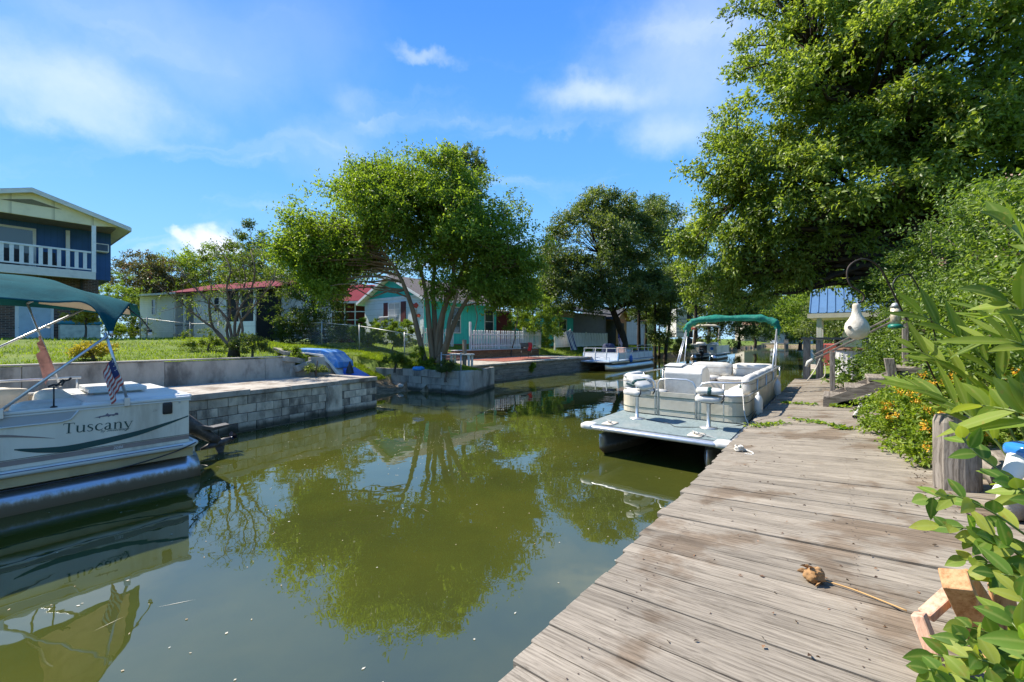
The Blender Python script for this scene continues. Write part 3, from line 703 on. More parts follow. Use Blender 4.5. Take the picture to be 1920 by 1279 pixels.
def flag(name, label, a, b, length, sag, cols=13, rows=8, canton=True, faded=False, wind=(0, 0, 0), limp=.6, seed=1):
    """hoist edge runs from a (top) to b; the cloth hangs in folds"""
    a = Vector(a); b = Vector(b); root = thing(name, label, 'flag', a)
    hoist = b-a; H = hoist.length; w = Vector(wind).normalized(); mb = MB(); nx = 14; ny = cols
    rr = random.Random(seed)
    for i in range(nx+1):
        for j in range(ny+1):
            t = i/nx; v = j/ny
            p = hoist*v + w*length*t*(1-limp*.7)
            p.z -= limp*length*t*.75 + sag*t*t
            side = w.cross(Vector((0, 0, 1)))
            p += side*(.055*math.sin(t*9+v*1.5+seed)*t + .03*math.sin(t*17+v*3))
            mb.v.append(tuple(p))
    for i in range(nx):
        for j in range(ny):
            k = i*(ny+1)+j
            mb.mi = 2 if (canton and i < nx*.42 and j < ny*.54) else (0 if j % 2 == 0 else 1)
            mb.face(k, k+ny+1, k+ny+2, k+1)
    put('cloth', mb, [M_REDF if faded else M_RED, M_REDF if faded else M_WHC, M_NAVY], root, smooth=True)
    if canton:
        st = MB()
        for i in range(4):
            for j in range(3):
                k = (1+i)*(ny+1) + 1 + 2*j
                p = Vector(mb.v[k]); n_ = w.cross(Vector((0, 0, 1)))*.004
                for sg in (-1, 1):
                    c = p + n_*sg; st.quad(c+Vector((0, 0, .007)), c+w*.006, c-Vector((0, 0, .007)), c-w*.006)
        put('stars', st, M_WHC, root)
    return root

# ---------------------------------------------------------------- the cream boat on the left
LB = thing_su('pontoon_boat', 'cream pontoon boat with a sagging teal canopy moored at the left, lettered Tuscany', 'boat', 2.0, 7.7, 0)
for y in (.31, 2.2): pontoon(LB, y, -7.2, .12, .305, .02, -1)
put('skirt', MB().box(-7.0, .02, .0, 2.5, .335, .455), M_SKIRT, LB, bev=.006)
put('deck', MB().box(-7.05, .03, -.02, 2.52, .458, .535), M_CREAM, LB, bev=.012)
mb = MB(); mb.tube([(-7, -.035, .503), (-.15, -.035, .503), (.02, -.02, .503), (.07, .08, .503), (.07, 2.4, .503)], .042, 10); put('rub_rail', mb, M_WHITE, LB, smooth=True)
put('rail_groove', MB().box(-7, -.12, -.079, -.07, .522, .528), M_NAVY, LB)
# sides
put('side_panel', MB().box(-6.9, -.02, .03, .07, .537, 1.19), M_CREAM, LB, bev=.006)
put('side_panel', MB().box(-6.9, -.02, 2.43, 2.47, .537, 1.19), M_CREAM, LB, bev=.006)
put('stern_panel', MB().box(-.06, -.015, .072, 2.428, .537, 1.19), M_CREAM, LB, bev=.006)
tr_ = put('top_rail', MB().box(-6.9, .0, .015, .085, 1.192, 1.235), M_WHITE, LB, bev=.012)
put('top_rail', MB().box(-6.9, .0, 2.415, 2.485, 1.192, 1.235), M_WHITE, LB, bev=.012)
mb = MB()
for k in range(16): mb.tube([(-3.0+k*.19, .012, 1.205), (-3.0+k*.19, .02, 1.205)], .006, 6)
put('rivet', mb, M_ALU, tr_)
def strip(name, ptsA, ptsB, y, m, parent):
    """flat decal between two x-z curves on the near side"""
    mb = MB(); n = len(ptsA)
    i = mb.pts([(p[0], y, p[1]) for p in ptsA] + [(p[0], y, p[1]) for p in ptsB])
    for k in range(n-1): mb.face(i+k, i+k+1, i+n+k+1, i+n+k)
    return put(name, mb, m, parent)
def catmull(P, n=8):
    P = [Vector(p) for p in P]; out = []
    for i in range(len(P)-1):
        p0 = P[max(i-1, 0)]; p1 = P[i]; p2 = P[i+1]; p3 = P[min(i+2, len(P)-1)]
        for k in range(n):
            t = k/n; out.append(.5*((2*p1) + (p2-p0)*t + (2*p0-5*p1+4*p2-p3)*t*t + (3*p1-p0-3*p2+p3)*t**3))
    out.append(P[-1]); return out
sw = catmull([(-1.72, .775, 0), (-1.5, .722, 0), (-1.22, .70, 0), (-.66, .765, 0), (-.3, .85, 0), (-.03, .93, 0)])
n_ = len(sw); th = [.036*math.sin(math.pi*min(.93, max(.02, k/(n_-1)))**.8) + .003 for k in range(n_)]
strip('green_swoosh', [(p.x, p.y+t) for p, t in zip(sw, th)], [(p.x, p.y-t) for p, t in zip(sw, th)], .0265, M_GREENS, LB)
sw = catmull([(-2.4, .985, 0), (-1.9, .965, 0), (-1.6, .905, 0), (-1.39, .847, 0)])
n_ = len(sw); strip('brown_swoosh', [(p.x, p.y+.026*(1-k/n_)) for k, p in enumerate(sw)], [(p.x, p.y-.026*(1-k/n_)) for k, p in enumerate(sw)], .0265, M_BROWNS, LB)
put('brown_band', MB().box(-6.9, -.022, .026, .029, .588, .648), M_BROWNS, LB)
put('pin_line', MB().box(-6.9, -.022, .026, .029, .655, .661), M_DARK, LB)
# recessed grey window with white trim
put('window_panel', MB().prism([(-6.0, 1.06), (-1.34, 1.06), (-1.27, 1.075), (-1.20, 1.165), (-6.0, 1.165)], .023, .0285), M_GREYP, LB)
mb = MB(); mb.tube([(-6.0, .02, 1.05), (-1.34, .02, 1.05), (-1.255, .02, 1.07), (-1.19, .02, 1.17)], .010, 6); put('window_trim', mb, M_WHITE, LB, smooth=True)
put('window_trim', MB().box(-6, -.0, .017, .0285, 1.17, 1.19), M_WHITE, LB)
# black vent and bolt
mb = MB(); mb.rbox(-.335, -.222, .012, .03, .995, 1.165, .02); put('vent_plate', mb, M_BLACK, LB, smooth=True)
mb = MB(); mb.lathe([(.012, 0), (.012, .012), (.006, .016)], 10); mb.xf(Matrix.Translation((-.135, .03, 1.15)) @ Matrix.Rotation(R(90), 4, 'X')); put('bolt', mb, M_STEEL, LB)
# ---- lettering drawn as thick and thin pen strokes
def ribbon(mb, pts, w):
    P = catmull([(p[0], p[1], 0) for p in pts], 6) if len(pts) > 2 else [Vector((p[0], p[1], 0)) for p in pts]
    n = len(P); ws = [w[0] + (w[-1]-w[0])*k/(n-1) if len(w) == 2 else np.interp(k/(n-1), np.linspace(0, 1, len(w)), w) for k in range(n)]
    i0 = len(mb.v)
    for k, p in enumerate(P):
        d = (P[min(k+1, n-1)] - P[max(k-1, 0)]); d.normalize(); nn = Vector((-d.y, d.x, 0))*ws[k]/2
        mb.v.append((p.x+nn.x, 0, p.y+nn.y)); mb.v.append((p.x-nn.x, 0, p.y-nn.y))
    for k in range(n-1): mb.face(i0+2*k, i0+2*k+1, i0+2*k+3, i0+2*k+2)
def tuscany():
    G = {}
    T = .17; t = .055
    G['T'] = (1.05, [([(.52, 1.38), (.52, .03)], [T]*2), ([(.05, 1.36), (1.0, 1.36)], [.08]*2), ([(.07, 1.38), (.02, 1.12)], [.09, .02]), ([(.98, 1.38), (1.04, 1.12)], [.09, .02]), ([(.3, .03), (.76, .03)], [t]*2)])
    G['u'] = (.98, [([(.2, .95), (.2, .3), (.3, .06), (.52, .06), (.74, .26)], [T, T, .1, .09, t]), ([(.78, .96), (.78, .05)], [T]*2), ([(.04, .95), (.24, .95)], [t]*2), ([(.62, .95), (.82, .95)], [t]*2), ([(.74, .03), (.95, .03)], [t]*2)])
    G['s'] = (.70, [([(.58, .82), (.46, .95), (.22, .92), (.14, .72), (.34, .55), (.56, .36), (.5, .1), (.24, .03), (.08, .2)], [t, .07, .1, .13, T, .14, .1, .07, t])])
    G['c'] = (.84, [([(.74, .76), (.6, .94), (.34, .92), (.14, .62), (.18, .24), (.42, .05), (.66, .1), (.78, .26)], [.09, .08, .1, T, T, .12, .08, t])])
    G['a'] = (.88, [([(.16, .78), (.3, .94), (.52, .92), (.6, .74), (.6, .1)], [.1, .08, .12, T, T]), ([(.58, .56), (.32, .5), (.14, .3), (.22, .08), (.42, .08), (.6, .24)], [t, .09, T, .12, .08, t]), ([(.6, .1), (.72, .03), (.84, .1)], [.12, .08, t])])
    G['n'] = (1.02, [([(.2, .95), (.2, .03)], [T]*2), ([(.24, .72), (.42, .93), (.62, .93), (.76, .74), (.78, .03)], [t, .08, .11, T, T]), ([(.03, .94), (.22, .94)], [t]*2), ([(.06, .03), (.36, .03)], [t]*2), ([(.64, .03), (.94, .03)], [t]*2)])
    G['y'] = (.92, [([(.12, .95), (.5, .02)], [.18, .15]), ([(.84, .95), (.5, .02), (.34, -.32), (.12, -.36)], [t, .07, .07, .13]), ([(.0, .95), (.3, .95)], [t]*2), ([(.68, .95), (.96, .95)], [t]*2)])
    mb = MB(); x = 0
    for ch in 'Tuscany':
        adv, st = G[ch]; i0 = len(mb.v)
        for p, w in st: ribbon(mb, p, w)
        for k in range(i0, len(mb.v)): mb.v[k] = (mb.v[k][0]+x, 0, mb.v[k][2])
        x += adv + .05
    return mb, x
mb, tw = tuscany(); kx = (1.341-.674)/tw
mb.xf(Matrix.Translation((-1.326, .0262, .893)) @ Matrix.Rotation(R(2.4), 4, 'Y') @ Matrix.Diagonal((kx, 1, .093, 1)))
put('lettering', mb, M_GREENS, LB)
def font_mesh(text, size, shear=0.0, extr=0.0, res=2):
    cu = bpy.data.curves.new('lettering', 'FONT'); cu.body = text; cu.size = size; cu.shear = shear; cu.extrude = extr; cu.resolution_u = res
    o = bpy.data.objects.new('tmp', cu); COL.objects.link(o); dg = bpy.context.evaluated_depsgraph_get()
    me = bpy.data.meshes.new_from_object(o.evaluated_get(dg)); bpy.data.objects.remove(o); me.name = 'lettering'; return me
def text_on_side(text, size, x, z, parent, m, shear=0.0, y=.0262, rot=2.4):
    me = font_mesh(text, size, shear); me.transform(Matrix.Translation((x, y, z)) @ Matrix.Rotation(R(rot), 4, 'Y') @ Matrix.Rotation(R(90), 4, 'X')); return put('lettering', me, m, parent)
text_on_side('by Sweetwater', .048, -.985, .852, LB, M_GREENS, .35)
text_on_side('2086', .05, -.86, .600, LB, M_WHITE, .2, y=.0255, rot=0)
text_on_side('225', .036, -.45, 1.055, LB, M_BROWNS, .3)
fish = [(-1.05, 1.05), (-.99, 1.068), (-.94, 1.073), (-.915, 1.098), (-.90, 1.078), (-.85, 1.076), (-.835, 1.092), (-.81, 1.088), (-.808, 1.058), (-.838, 1.062), (-.852, 1.05), (-.88, 1.06), (-.905, 1.045), (-.915, 1.056), (-.98, 1.053), (-.992, 1.038), (-1.0, 1.05)]
mb = MB(); i = mb.pts([(p[0], .0262, p[1]) for p in fish]); mb.face(*range(i, i+len(fish))); put('fish_emblem', mb, mat('faded_fish_print', (.16, .14, .17), .6, .5, 60), LB)
# interior
put('stern_cover', MB().box(-1.15, .03, .06, 2.45, 1.195, 1.262), M_WHITE, LB, bev=.03)
put('hatch_lid', MB().box(-.98, -.33, .95, 2.0, 1.29, 1.355), M_WHITE, LB, bev=.012)
put('hatch_base', MB().box(-.9, -.4, 1.05, 1.9, 1.263, 1.29), M_WHITE, LB)
mb = MB(); mb.rbox(-1.75, -1.1, .12, .62, 1.0, 1.3, .1); put('seat_back', mb, M_VINYL, LB, smooth=True)
mb = MB(); mb.rbox(-1.5, -1.16, .5, 1.7, .9, 1.36, .11); put('seat_back', mb, M_VINYL_T, LB, smooth=True)
mb = MB(); mb.rbox(-2.4, -1.5, .15, 2.3, .75, .98, .08); put('seat', mb, M_VINYL, LB, smooth=True)
mb = MB(); mb.rbox(-3.2, -1.5, 2.1, 2.38, .9, 1.36, .08); put('seat_back', mb, M_VINYL_T, LB, smooth=True)
mb = MB(); mb.rbox(-4.2, -1.95, .14, .42, 1.05, 1.29, .07); put('seat_back', mb, M_VINYL, LB, smooth=True)
mb = MB(); mb.tube([(-3.2, 2.45, 1.44), (-.9, 2.45, 1.44)], .02, 8); mb.tube([(-.95, 2.45, 1.24), (-.95, 2.45, 1.45)], .014, 6); put('grab_rail', mb, M_ALU, LB, smooth=True)
# canopy
sc_ = [-3.9, -2.6, -1.5, -1.1, -.78]; rows = [(-.1, [2.58, 2.58, 2.55, 2.54, 2.12], -.9), (.45, [2.83, 2.83, 2.80, 2.72, 2.42], -.72), (1.25, [3.0, 3.0, 2.97, 2.85, 2.66], -.45), (1.95, [2.9, 2.92, 2.9, 2.82, 2.62], -.25), (2.5, [2.6, 2.62, 2.62, 2.6, 2.5], -.12)]
def canopy(u, v, off=0):
    # interpolate the control rows with smooth curves
    fi = v*(len(rows)-1)
    def row(r):
        y, zs, aft = rows[r]; xs = sc_[:-1] + [aft]
        k = u*(len(xs)-1); a = int(min(k, len(xs)-2)); t = k-a
        def cm(A):
            p0 = A[max(a-1, 0)]; p1 = A[a]; p2 = A[a+1]; p3 = A[min(a+2, len(A)-1)]
            return .5*((2*p1) + (p2-p0)*t + (2*p0-5*p1+4*p2-p3)*t*t + (3*p1-p0-3*p2+p3)*t**3)
        return Vector((cm(xs), y, cm(zs)))
    a = int(min(fi, len(rows)-2)); t = fi-a; R_ = [row(max(0, min(len(rows)-1, a+k))) for k in (-1, 0, 1, 2)]
    p = .5*((2*R_[1]) + (R_[2]-R_[0])*t + (2*R_[0]-5*R_[1]+4*R_[2]-R_[3])*t*t + (3*R_[1]-R_[0]-3*R_[2]+R_[3])*t**3)
    p.z += .018*mnoise.noise(Vector((p.x*2.2, p.y*2.2, 1))) + .012*math.sin(p.x*5+p.y*9)*sm(.6, 1, u) - off
    # gather the cloth into folds towards the slack aft corner
    p.z -= .03*math.sin(v*26)*sm(.7, 1.0, u)*(1-v)
    return p
mb = MB(); mb.grid(lambda u, v: canopy(u, v), 44, 26); o = put('canopy', mb, M_TEAL, LB, smooth=True)
mo = o.modifiers.new('thick', 'SOLIDIFY'); mo.thickness = .006
mb = MB(); mb.grid(lambda u, v: canopy(.55+.4*u, .08+.84*v, .03) + Vector((0, 0, -.16*math.sin(math.pi*u)*math.sin(math.pi*v))), 14, 12); put('canopy_lining', mb, M_TAN, LB, smooth=True)
poles = [((-1.83, .0, 1.25), (-.93, -.08, 2.14)), ((-.72, .03, 1.27), (-.95, -.06, 2.18)), ((-2.75, 2.45, 1.3), (-.87, 2.42, 2.60)), ((-1.14, 2.45, 1.3), (-1.5, 2.43, 2.66)), ((-1.5, 2.43, 2.66), (-1.2, 1.2, 2.86)), ((-3.0, .0, 1.25), (-3.2, -.05, 2.56))]
for a, b in poles:
    mb = MB(); mb.tube([a, b], .0165, 10); put('canopy_pole', mb, M_ALU, LB, smooth=True)
for c in ((-.72, .03, 1.25), (-1.83, .0, 1.24)):
    mb = MB(); mb.box(c[0]-.03, c[0]+.03, c[1]-.03, c[1]+.03, c[2]-.08, c[2]+.04); put('pole_bracket', mb, M_ALU, LB, bev=.006)
for c in ((-.9, -.07, 2.17), (-1.28, 2.43, 2.3)):
    mb = MB(); mb.lathe([(.024, -.03), (.028, 0), (.024, .03)], 10, c); put('pole_joint', mb, M_ALU, LB, smooth=True)
mb = MB(); mb.tube([(-.55, 1.2, 2.62), (-.36, 1.15, 2.42), (-.27, 1.12, 2.26)], .009, 8); mb.lathe([(.006, 0), (.03, .02), (.035, .045), (.028, .06)], 10, (-.265, 1.115, 2.19)); put('stern_lamp', mb, M_BLACK, LB, smooth=True)
mb = MB(); mb.lathe([(.02, -.03), (.03, -.012), (.03, .01), (.02, .02)], 10, (-.26, 1.11, 2.185)); put('lamp_glass', mb, M_WHITE, LB, smooth=True)
# rod holders
for px_, py_ in ((-1.4, .05), (-2.05, 2.44)):
    h = MB(); h.tube([(px_, py_, 1.24), (px_, py_, 1.50)], .008, 8); h.lathe([(.035, 0), (.03, .012), (.012, .02)], 10, (px_, py_, 1.236)); put('rod_holder', h, M_BLACK, LB, smooth=True)
    h = MB(); h.tube([(px_-.05, py_, 1.50), (px_, py_, 1.52), (px_+.07, py_, 1.51), (px_+.09, py_, 1.56), (px_+.13, py_, 1.57), (px_+.15, py_, 1.60)], .012, 8); h.tube([(px_+.02, py_+.03, 1.50), (px_+.05, py_, 1.54), (px_+.08, py_-.03, 1.58)], .011, 8); put('rod_cradle', h, M_BLACK, LB, smooth=True)
# outboard leg, tilted aft
mb = MB(); mb.tube([(.0, 1.25, .80), (.2, 1.25, .66), (.42, 1.25, .48), (.62, 1.25, .30), (.72, 1.25, .22)], [.16, .15, .115, .085, .075], 12)
mb.tube([(.46, 1.25, .12), (.62, 1.25, .16), (.82, 1.25, .20), (.94, 1.25, .22)], [.02, .06, .065, .045], 12); leg = put('outboard_leg', mb, M_MOTOR, LB, smooth=True)
mb = MB(); mb.prism([(.34, .60), (.62, .50), (.88, .52), (.86, .48), (.62, .44), (.4, .5)], 1.14, 1.36); put('cavitation_plate', mb, M_MOTOR, leg, bev=.008)
mb = MB(); mb.prism([(.66, .16), (.84, .18), (.80, -.06), (.74, -.05)], 1.235, 1.265); put('skeg', mb, M_MOTOR, leg)
mb = MB()
for k in range(3):
    a = k*2*math.pi/3 + .5
    pts = []
    for rr, ww, tw_ in ((.03, .05, .5), (.09, .10, .4), (.15, .11, .3), (.18, .05, .25)):
        for sg in (-1, 1):
            ca, sa = math.cos(a+sg*ww/max(rr, .05)*.5), math.sin(a+sg*ww/max(rr, .05)*.5); pts.append((.97+sg*tw_*.05, 1.25+rr*ca, .225+rr*sa))
    i0 = mb.pts(pts)
    for q in range(3): mb.face(i0+2*q, i0+2*q+1, i0+2*q+3, i0+2*q+2)
mb.tube([(.92, 1.25, .22), (1.03, 1.25, .23)], [.045, .02], 10)
put('propeller', mb, mat('blue_black_propeller', (.02, .03, .06), .3, .2, 10, metal=.4), leg, smooth=True)
mb = MB(); mb.tube(catmull([(.04, -.06, .53), (-.25, -.09, .44), (-.75, -.10, .36), (-1.3, -.08, .325), (-2.2, -.07, .33), (-3.0, -.05, .36)]), .009, 6); put('mooring_line', mb, M_BLACK, LB, smooth=True)
def lbp(x, y, z): return W(2.0+x, 7.7+y, z)
flag('flag', 'small stars and stripes flag tied to the near canopy pole of the cream boat', lbp(-.86, -.02, 1.88), lbp(-.755, .0, 1.50), .30, .1, wind=(-.35, -.6, 0), limp=.85, seed=2)
flag('flag', 'faded pink cloth hanging from the far canopy pole of the cream boat', lbp(-1.36, 2.40, 2.15), lbp(-1.25, 2.42, 1.72), .30, .15, canton=False, faded=True, wind=(.5, -.6, 0), limp=.95, seed=5)

# ---------------------------------------------------------------- the open pontoon boat at the dock
def corrugated():
    m, nt, N, L, B = new_mat('corrugated_beige_aluminium')
    tc = N.new('ShaderNodeTexCoord'); sp = N.new('ShaderNodeSeparateXYZ'); L.new(tc.outputs['Object'], sp.inputs[0])
    mu = N.new('ShaderNodeMath'); mu.operation = 'MULTIPLY'; L.new(sp.outputs[2], mu.inputs[0]); mu.inputs[1].default_value = 2*math.pi/.022
    si = N.new('ShaderNodeMath'); si.operation = 'SINE'; L.new(mu.outputs[0], si.inputs[0])
    nz = N.new('ShaderNodeTexNoise'); nz.inputs['Scale'].default_value = 2.5; nz.inputs['Detail'].default_value = 6; L.new(tc.outputs['Object'], nz.inputs['Vector'])
    rp = _ramp(N, [(.3, (.44, .38, .26)), (.5, (.60, .54, .415)), (.75, (.66, .61, .49))]); L.new(nz.outputs['Fac'], rp.inputs[0])
    L.new(rp.outputs[0], B.inputs['Base Color']); B.inputs['Roughness'].default_value = .42
    bp = N.new('ShaderNodeBump'); bp.inputs['Strength'].default_value = .3; bp.inputs['Distance'].default_value = .004; L.new(si.outputs[0], bp.inputs['Height']); L.new(bp.outputs[0], B.inputs['Normal'])
    return m
M_CORR = corrugated()
RB = thing_su('pontoon_boat', 'beige open pontoon boat with a folded green canopy tied up beside the dock', 'boat', 6.85, 1.22, 0)
RW, RL = 2.45, 7.7
for y in (.33, 2.12): pontoon(RB, y, .02, 7.4, .32, .07, -1)
put('deck', MB().box(.0, RL, .0, RW, .45, .535), M_ALU, RB, bev=.012)
put('carpet', MB().prism([(.06, .16), (.16, .05), (RL-.05, .05), (RL-.05, RW-.05), (.16, RW-.05), (.06, RW-.16)], .5355, .549, 'z'), M_CARPET, RB)
mb = MB(); mb.tube([(.2, .0, .495), (.02, .06, .495), (-.015, .25, .495), (-.015, RW-.25, .495), (.02, RW-.06, .495), (.2, RW, .495)], .035, 10); put('bow_trim', mb, M_ALU, RB, smooth=True)
for y in (.1, RW-.1):
    mb = MB(); mb.rbox(-.04, .22, y-.14, y+.14, .44, .558, .05); put('corner_cap', mb, M_WHITE, RB, smooth=True)
for y in (.55, RW-.42):
    mb = MB(); mb.rbox(.08, .42, y-.12, y+.1, .55, .565, .007); pl = put('cleat_pad', mb, M_VINYL_T, RB, smooth=True)
    mb = MB(); mb.tube([(.16, y-.07, .60), (.2, y-.03, .605), (.26, y+.03, .605), (.3, y+.06, .6)], .011, 8); mb.tube([(.21, y-.02, .56), (.21, y-.02, .605)], .012, 6); mb.tube([(.25, y+.02, .56), (.25, y+.02, .605)], .012, 6); put('cleat', mb, M_STEEL, pl, smooth=True)
FX = 1.6
def corner_path(x0, y0, x1, y1, r=.28, n=7, side=1):
    """fence line from the front centre round the corner to the side"""
    out = []
    for i in range(n+1):
        a = math.pi/2*i/n; out.append((x0 + r - r*math.cos(a), (y1 - side*r) + side*r*math.sin(a)))
    return [(x0, y0)] + out + [(x1, y1)]
def fence(path, z0, z1, th=.02, name='fence_panel', m=M_CORR):
    mb = MB(); n = len(path); i0 = len(mb.v)
    for k, p in enumerate(path):
        d = Vector((path[min(k+1, n-1)][0]-path[max(k-1, 0)][0], path[min(k+1, n-1)][1]-path[max(k-1, 0)][1], 0)).normalized(); nn = Vector((-d.y, d.x, 0))*th/2
        for z in (z0, z1):
            for sg in (-1, 1): mb.v.append((p[0]+nn.x*sg, p[1]+nn.y*sg, z))
    for k in range(n-1):
        a = i0+4*k; b = a+4
        for q in ((0, 2, 6, 4), (1, 5, 7, 3), (2, 3, 7, 6), (0, 4, 5, 1)): mb.face(a+q[0], a+q[1], a+q[2], a+q[3])
    mb.face(i0, i0+1, i0+3, i0+2); mb.face(a+4, a+6, a+7, a+5)
    return put(name, mb, m, RB)
pR = corner_path(FX, .86, 3.0, .04, side=-1); pL = corner_path(FX, 1.62, 3.0, RW-.04, side=1)
fence(pR, .57, 1.03); fence(pL, .57, 1.03); fence([(FX, .90), (FX, 1.58)], .57, 1.03, name='gate')
for x0, x1 in ((3.02, 4.4), (4.42, 5.8), (5.82, 7.5)):
    fence([(x0, .04), (x1, .04)], .57, 1.03); fence([(x0, RW-.04), (x1, RW-.04)], .57, 1.03)
fence([(7.5, .05), (7.5, RW-.05)], .57, 1.03)
for path in (pR, pL, [(FX, .90), (FX, 1.58)]):
    for z in (.68, .70, .93):
        q = [(p[0], p[1]) for p in path]; c = Vector((3, 1.22, 0)); mb = MB()
        pts = []
        for p in q:
            d = Vector((p[0]-2.4, (p[1]-1.22), 0)); d = Vector((-1, 0, 0)) if abs(p[0]-FX) < .01 else d.normalized(); pts.append((p[0]+d.x*.0125, p[1]+d.y*.0125, z))
        if z == .70: continue
        mb.tube(pts, .007, 5); put('green_pinstripe', mb, M_GREENS, RB)
def rail(pts, r=.0175, name='rail'): mb = MB(); mb.tube(pts, r, 10); return put(name, mb, M_ALU, RB, smooth=True)
rail([(FX, 1.66, .56), (FX, 1.66, 1.2), (FX, 1.72, 1.27), (FX, 1.9, 1.30)] + [(p[0], p[1], 1.30) for p in pL[1:]] + [(7.5, RW-.04, 1.30)])
rail([(FX, .82, .56), (FX, .82, 1.17), (FX, .76, 1.25), (FX, .6, 1.28)] + [(p[0], p[1], 1.29) for p in pR[1:]] + [(7.5, .04, 1.29)])
rail([(FX, 1.60, .56), (FX, 1.60, 1.2), (FX, 1.55, 1.28), (FX, 1.4, 1.30), (FX, 1.05, 1.30), (FX, .94, 1.26), (FX, .88, 1.15), (FX, .88, .56)])
for path in (pR, pL): rail([(p[0], p[1], 1.045) for p in path], .014, 'mid_rail')
for y in (.4, 2.05): rail([(FX, y, .56), (FX, y, 1.29)], .013, 'fence_post')
for x in (3.01, 4.41, 5.81, 7.4):
    for y in (.04, RW-.04): rail([(x, y, .56), (x, y, 1.29)], .016, 'fence_post')
rail([(7.5, .05, 1.29), (7.5, RW-.05, 1.29)])
# console with sloping dash
mb = MB(); mb.prism([(3.25, .55), (3.20, 1.30), (3.32, 1.42), (3.72, 1.46), (3.98, 1.30), (4.0, .55)], 1.15, 2.0); put('console', mb, M_VINYL, RB, bev=.03)
put('dash_lid', MB().hexa([(3.3, 1.62, 1.435), (3.7, 1.62, 1.475), (3.7, 2.02, 1.475), (3.3, 2.02, 1.435), (3.3, 1.62, 1.46), (3.7, 1.62, 1.50), (3.7, 2.02, 1.50), (3.3, 2.02, 1.46)]), M_WHITE, RB, bev=.012)
mb = MB(); mb.tube([(4.05 + .16*math.cos(a)*.35, 1.58 + .16*math.sin(a), 1.28 + .16*math.cos(a)) for a in [2*math.pi*k/16 for k in range(16)]], .012, 8, closed=True); put('steering_wheel', mb, M_BLACK, RB, smooth=True)
def cushion(name, x0, x1, y0, y1, z0, z1, r=.07, m=None, puff=.0):
    mb = MB(); mb.rbox(x0, x1, y0, y1, z0, z1, r, puff=puff); o = put(name, mb, m or M_VINYL, RB, smooth=True)
    # piping where the covers are sewn: a loop round the cushion
    zc = z0 + (z1-z0)*.62; pts = []; rr = min(r, (x1-x0)/2, (y1-y0)/2)
    for cx_, cy_, a0 in ((x1-rr, y1-rr, 0), (x0+rr, y1-rr, 90), (x0+rr, y0+rr, 180), (x1-rr, y0+rr, 270)):
        for k in range(4): a = R(a0+30*k); pts.append((cx_+rr*math.cos(a)*.99, cy_+rr*math.sin(a)*.99, zc))
    pm = MB(); pm.tube(pts, .0055, 5, closed=True); put('piping', pm, M_BROWNS, o); return o
# corner lounges: base boxes, seats and backs
for nm, x0, x1, y0, y1 in (('lounge_base', 1.72, 2.75, 1.75, 2.38), ('lounge_base', 2.35, 6.9, .08, .68), ('lounge_base', 6.3, 7.42, .70, 2.36), ('lounge_base', 4.6, 6.25, 1.75, 2.36)):
    put(nm, MB().box(x0, x1, y0, y1, .55, .84), M_VINYL_T, RB, bev=.02)
cushion('seat', 1.72, 2.75, 1.72, 2.3, .84, .97); cushion('seat_back', 1.74, 2.6, 2.22, 2.42, .95, 1.36, .09)
cushion('seat_back', 1.68, 1.9, 1.78, 2.4, .98, 1.34, .09)
for k in range(4):
    x0 = 2.4+k*1.12; cushion('seat', x0, x0+1.1, .1, .7, .84, .98); cushion('seat_back', x0, x0+1.1, .05, .26, .96, 1.36, .09)
cushion('seat', 1.8, 2.4, .12, .62, .80, .92)
for k in range(2): cushion('seat', 6.35, 7.3, .72+k*.82, 1.52+k*.82, .84, .98); cushion('seat_back', 7.12, 7.4, .1+k*1.14, 1.22+k*1.14, .95, 1.37, .09)
for k in range(2): cushion('seat', 4.65+k*.8, 5.43+k*.8, 1.74, 2.32, .84, .98); cushion('seat_back', 4.65+k*.8, 5.43+k*.8, 2.2, 2.41, .95, 1.36, .09)
for x0, y in ((2.5, .27), (4.7, .27)):
    mb = MB(); mb.tube(catmull([(x0, y, 1.13), (x0+.3, y, 1.19), (x0+.6, y, 1.13), (x0+.95, y, 1.18)]), .022, 8); put('green_piping', mb, M_GREENS, RB, smooth=True)
mb = MB(); mb.tube(catmull([(1.70, 1.8, 1.1), (1.675, 1.98, 1.16), (1.675, 2.15, 1.11), (1.69, 2.3, 1.15)]), .024, 8); put('green_piping', mb, M_GREENS, RB, smooth=True)
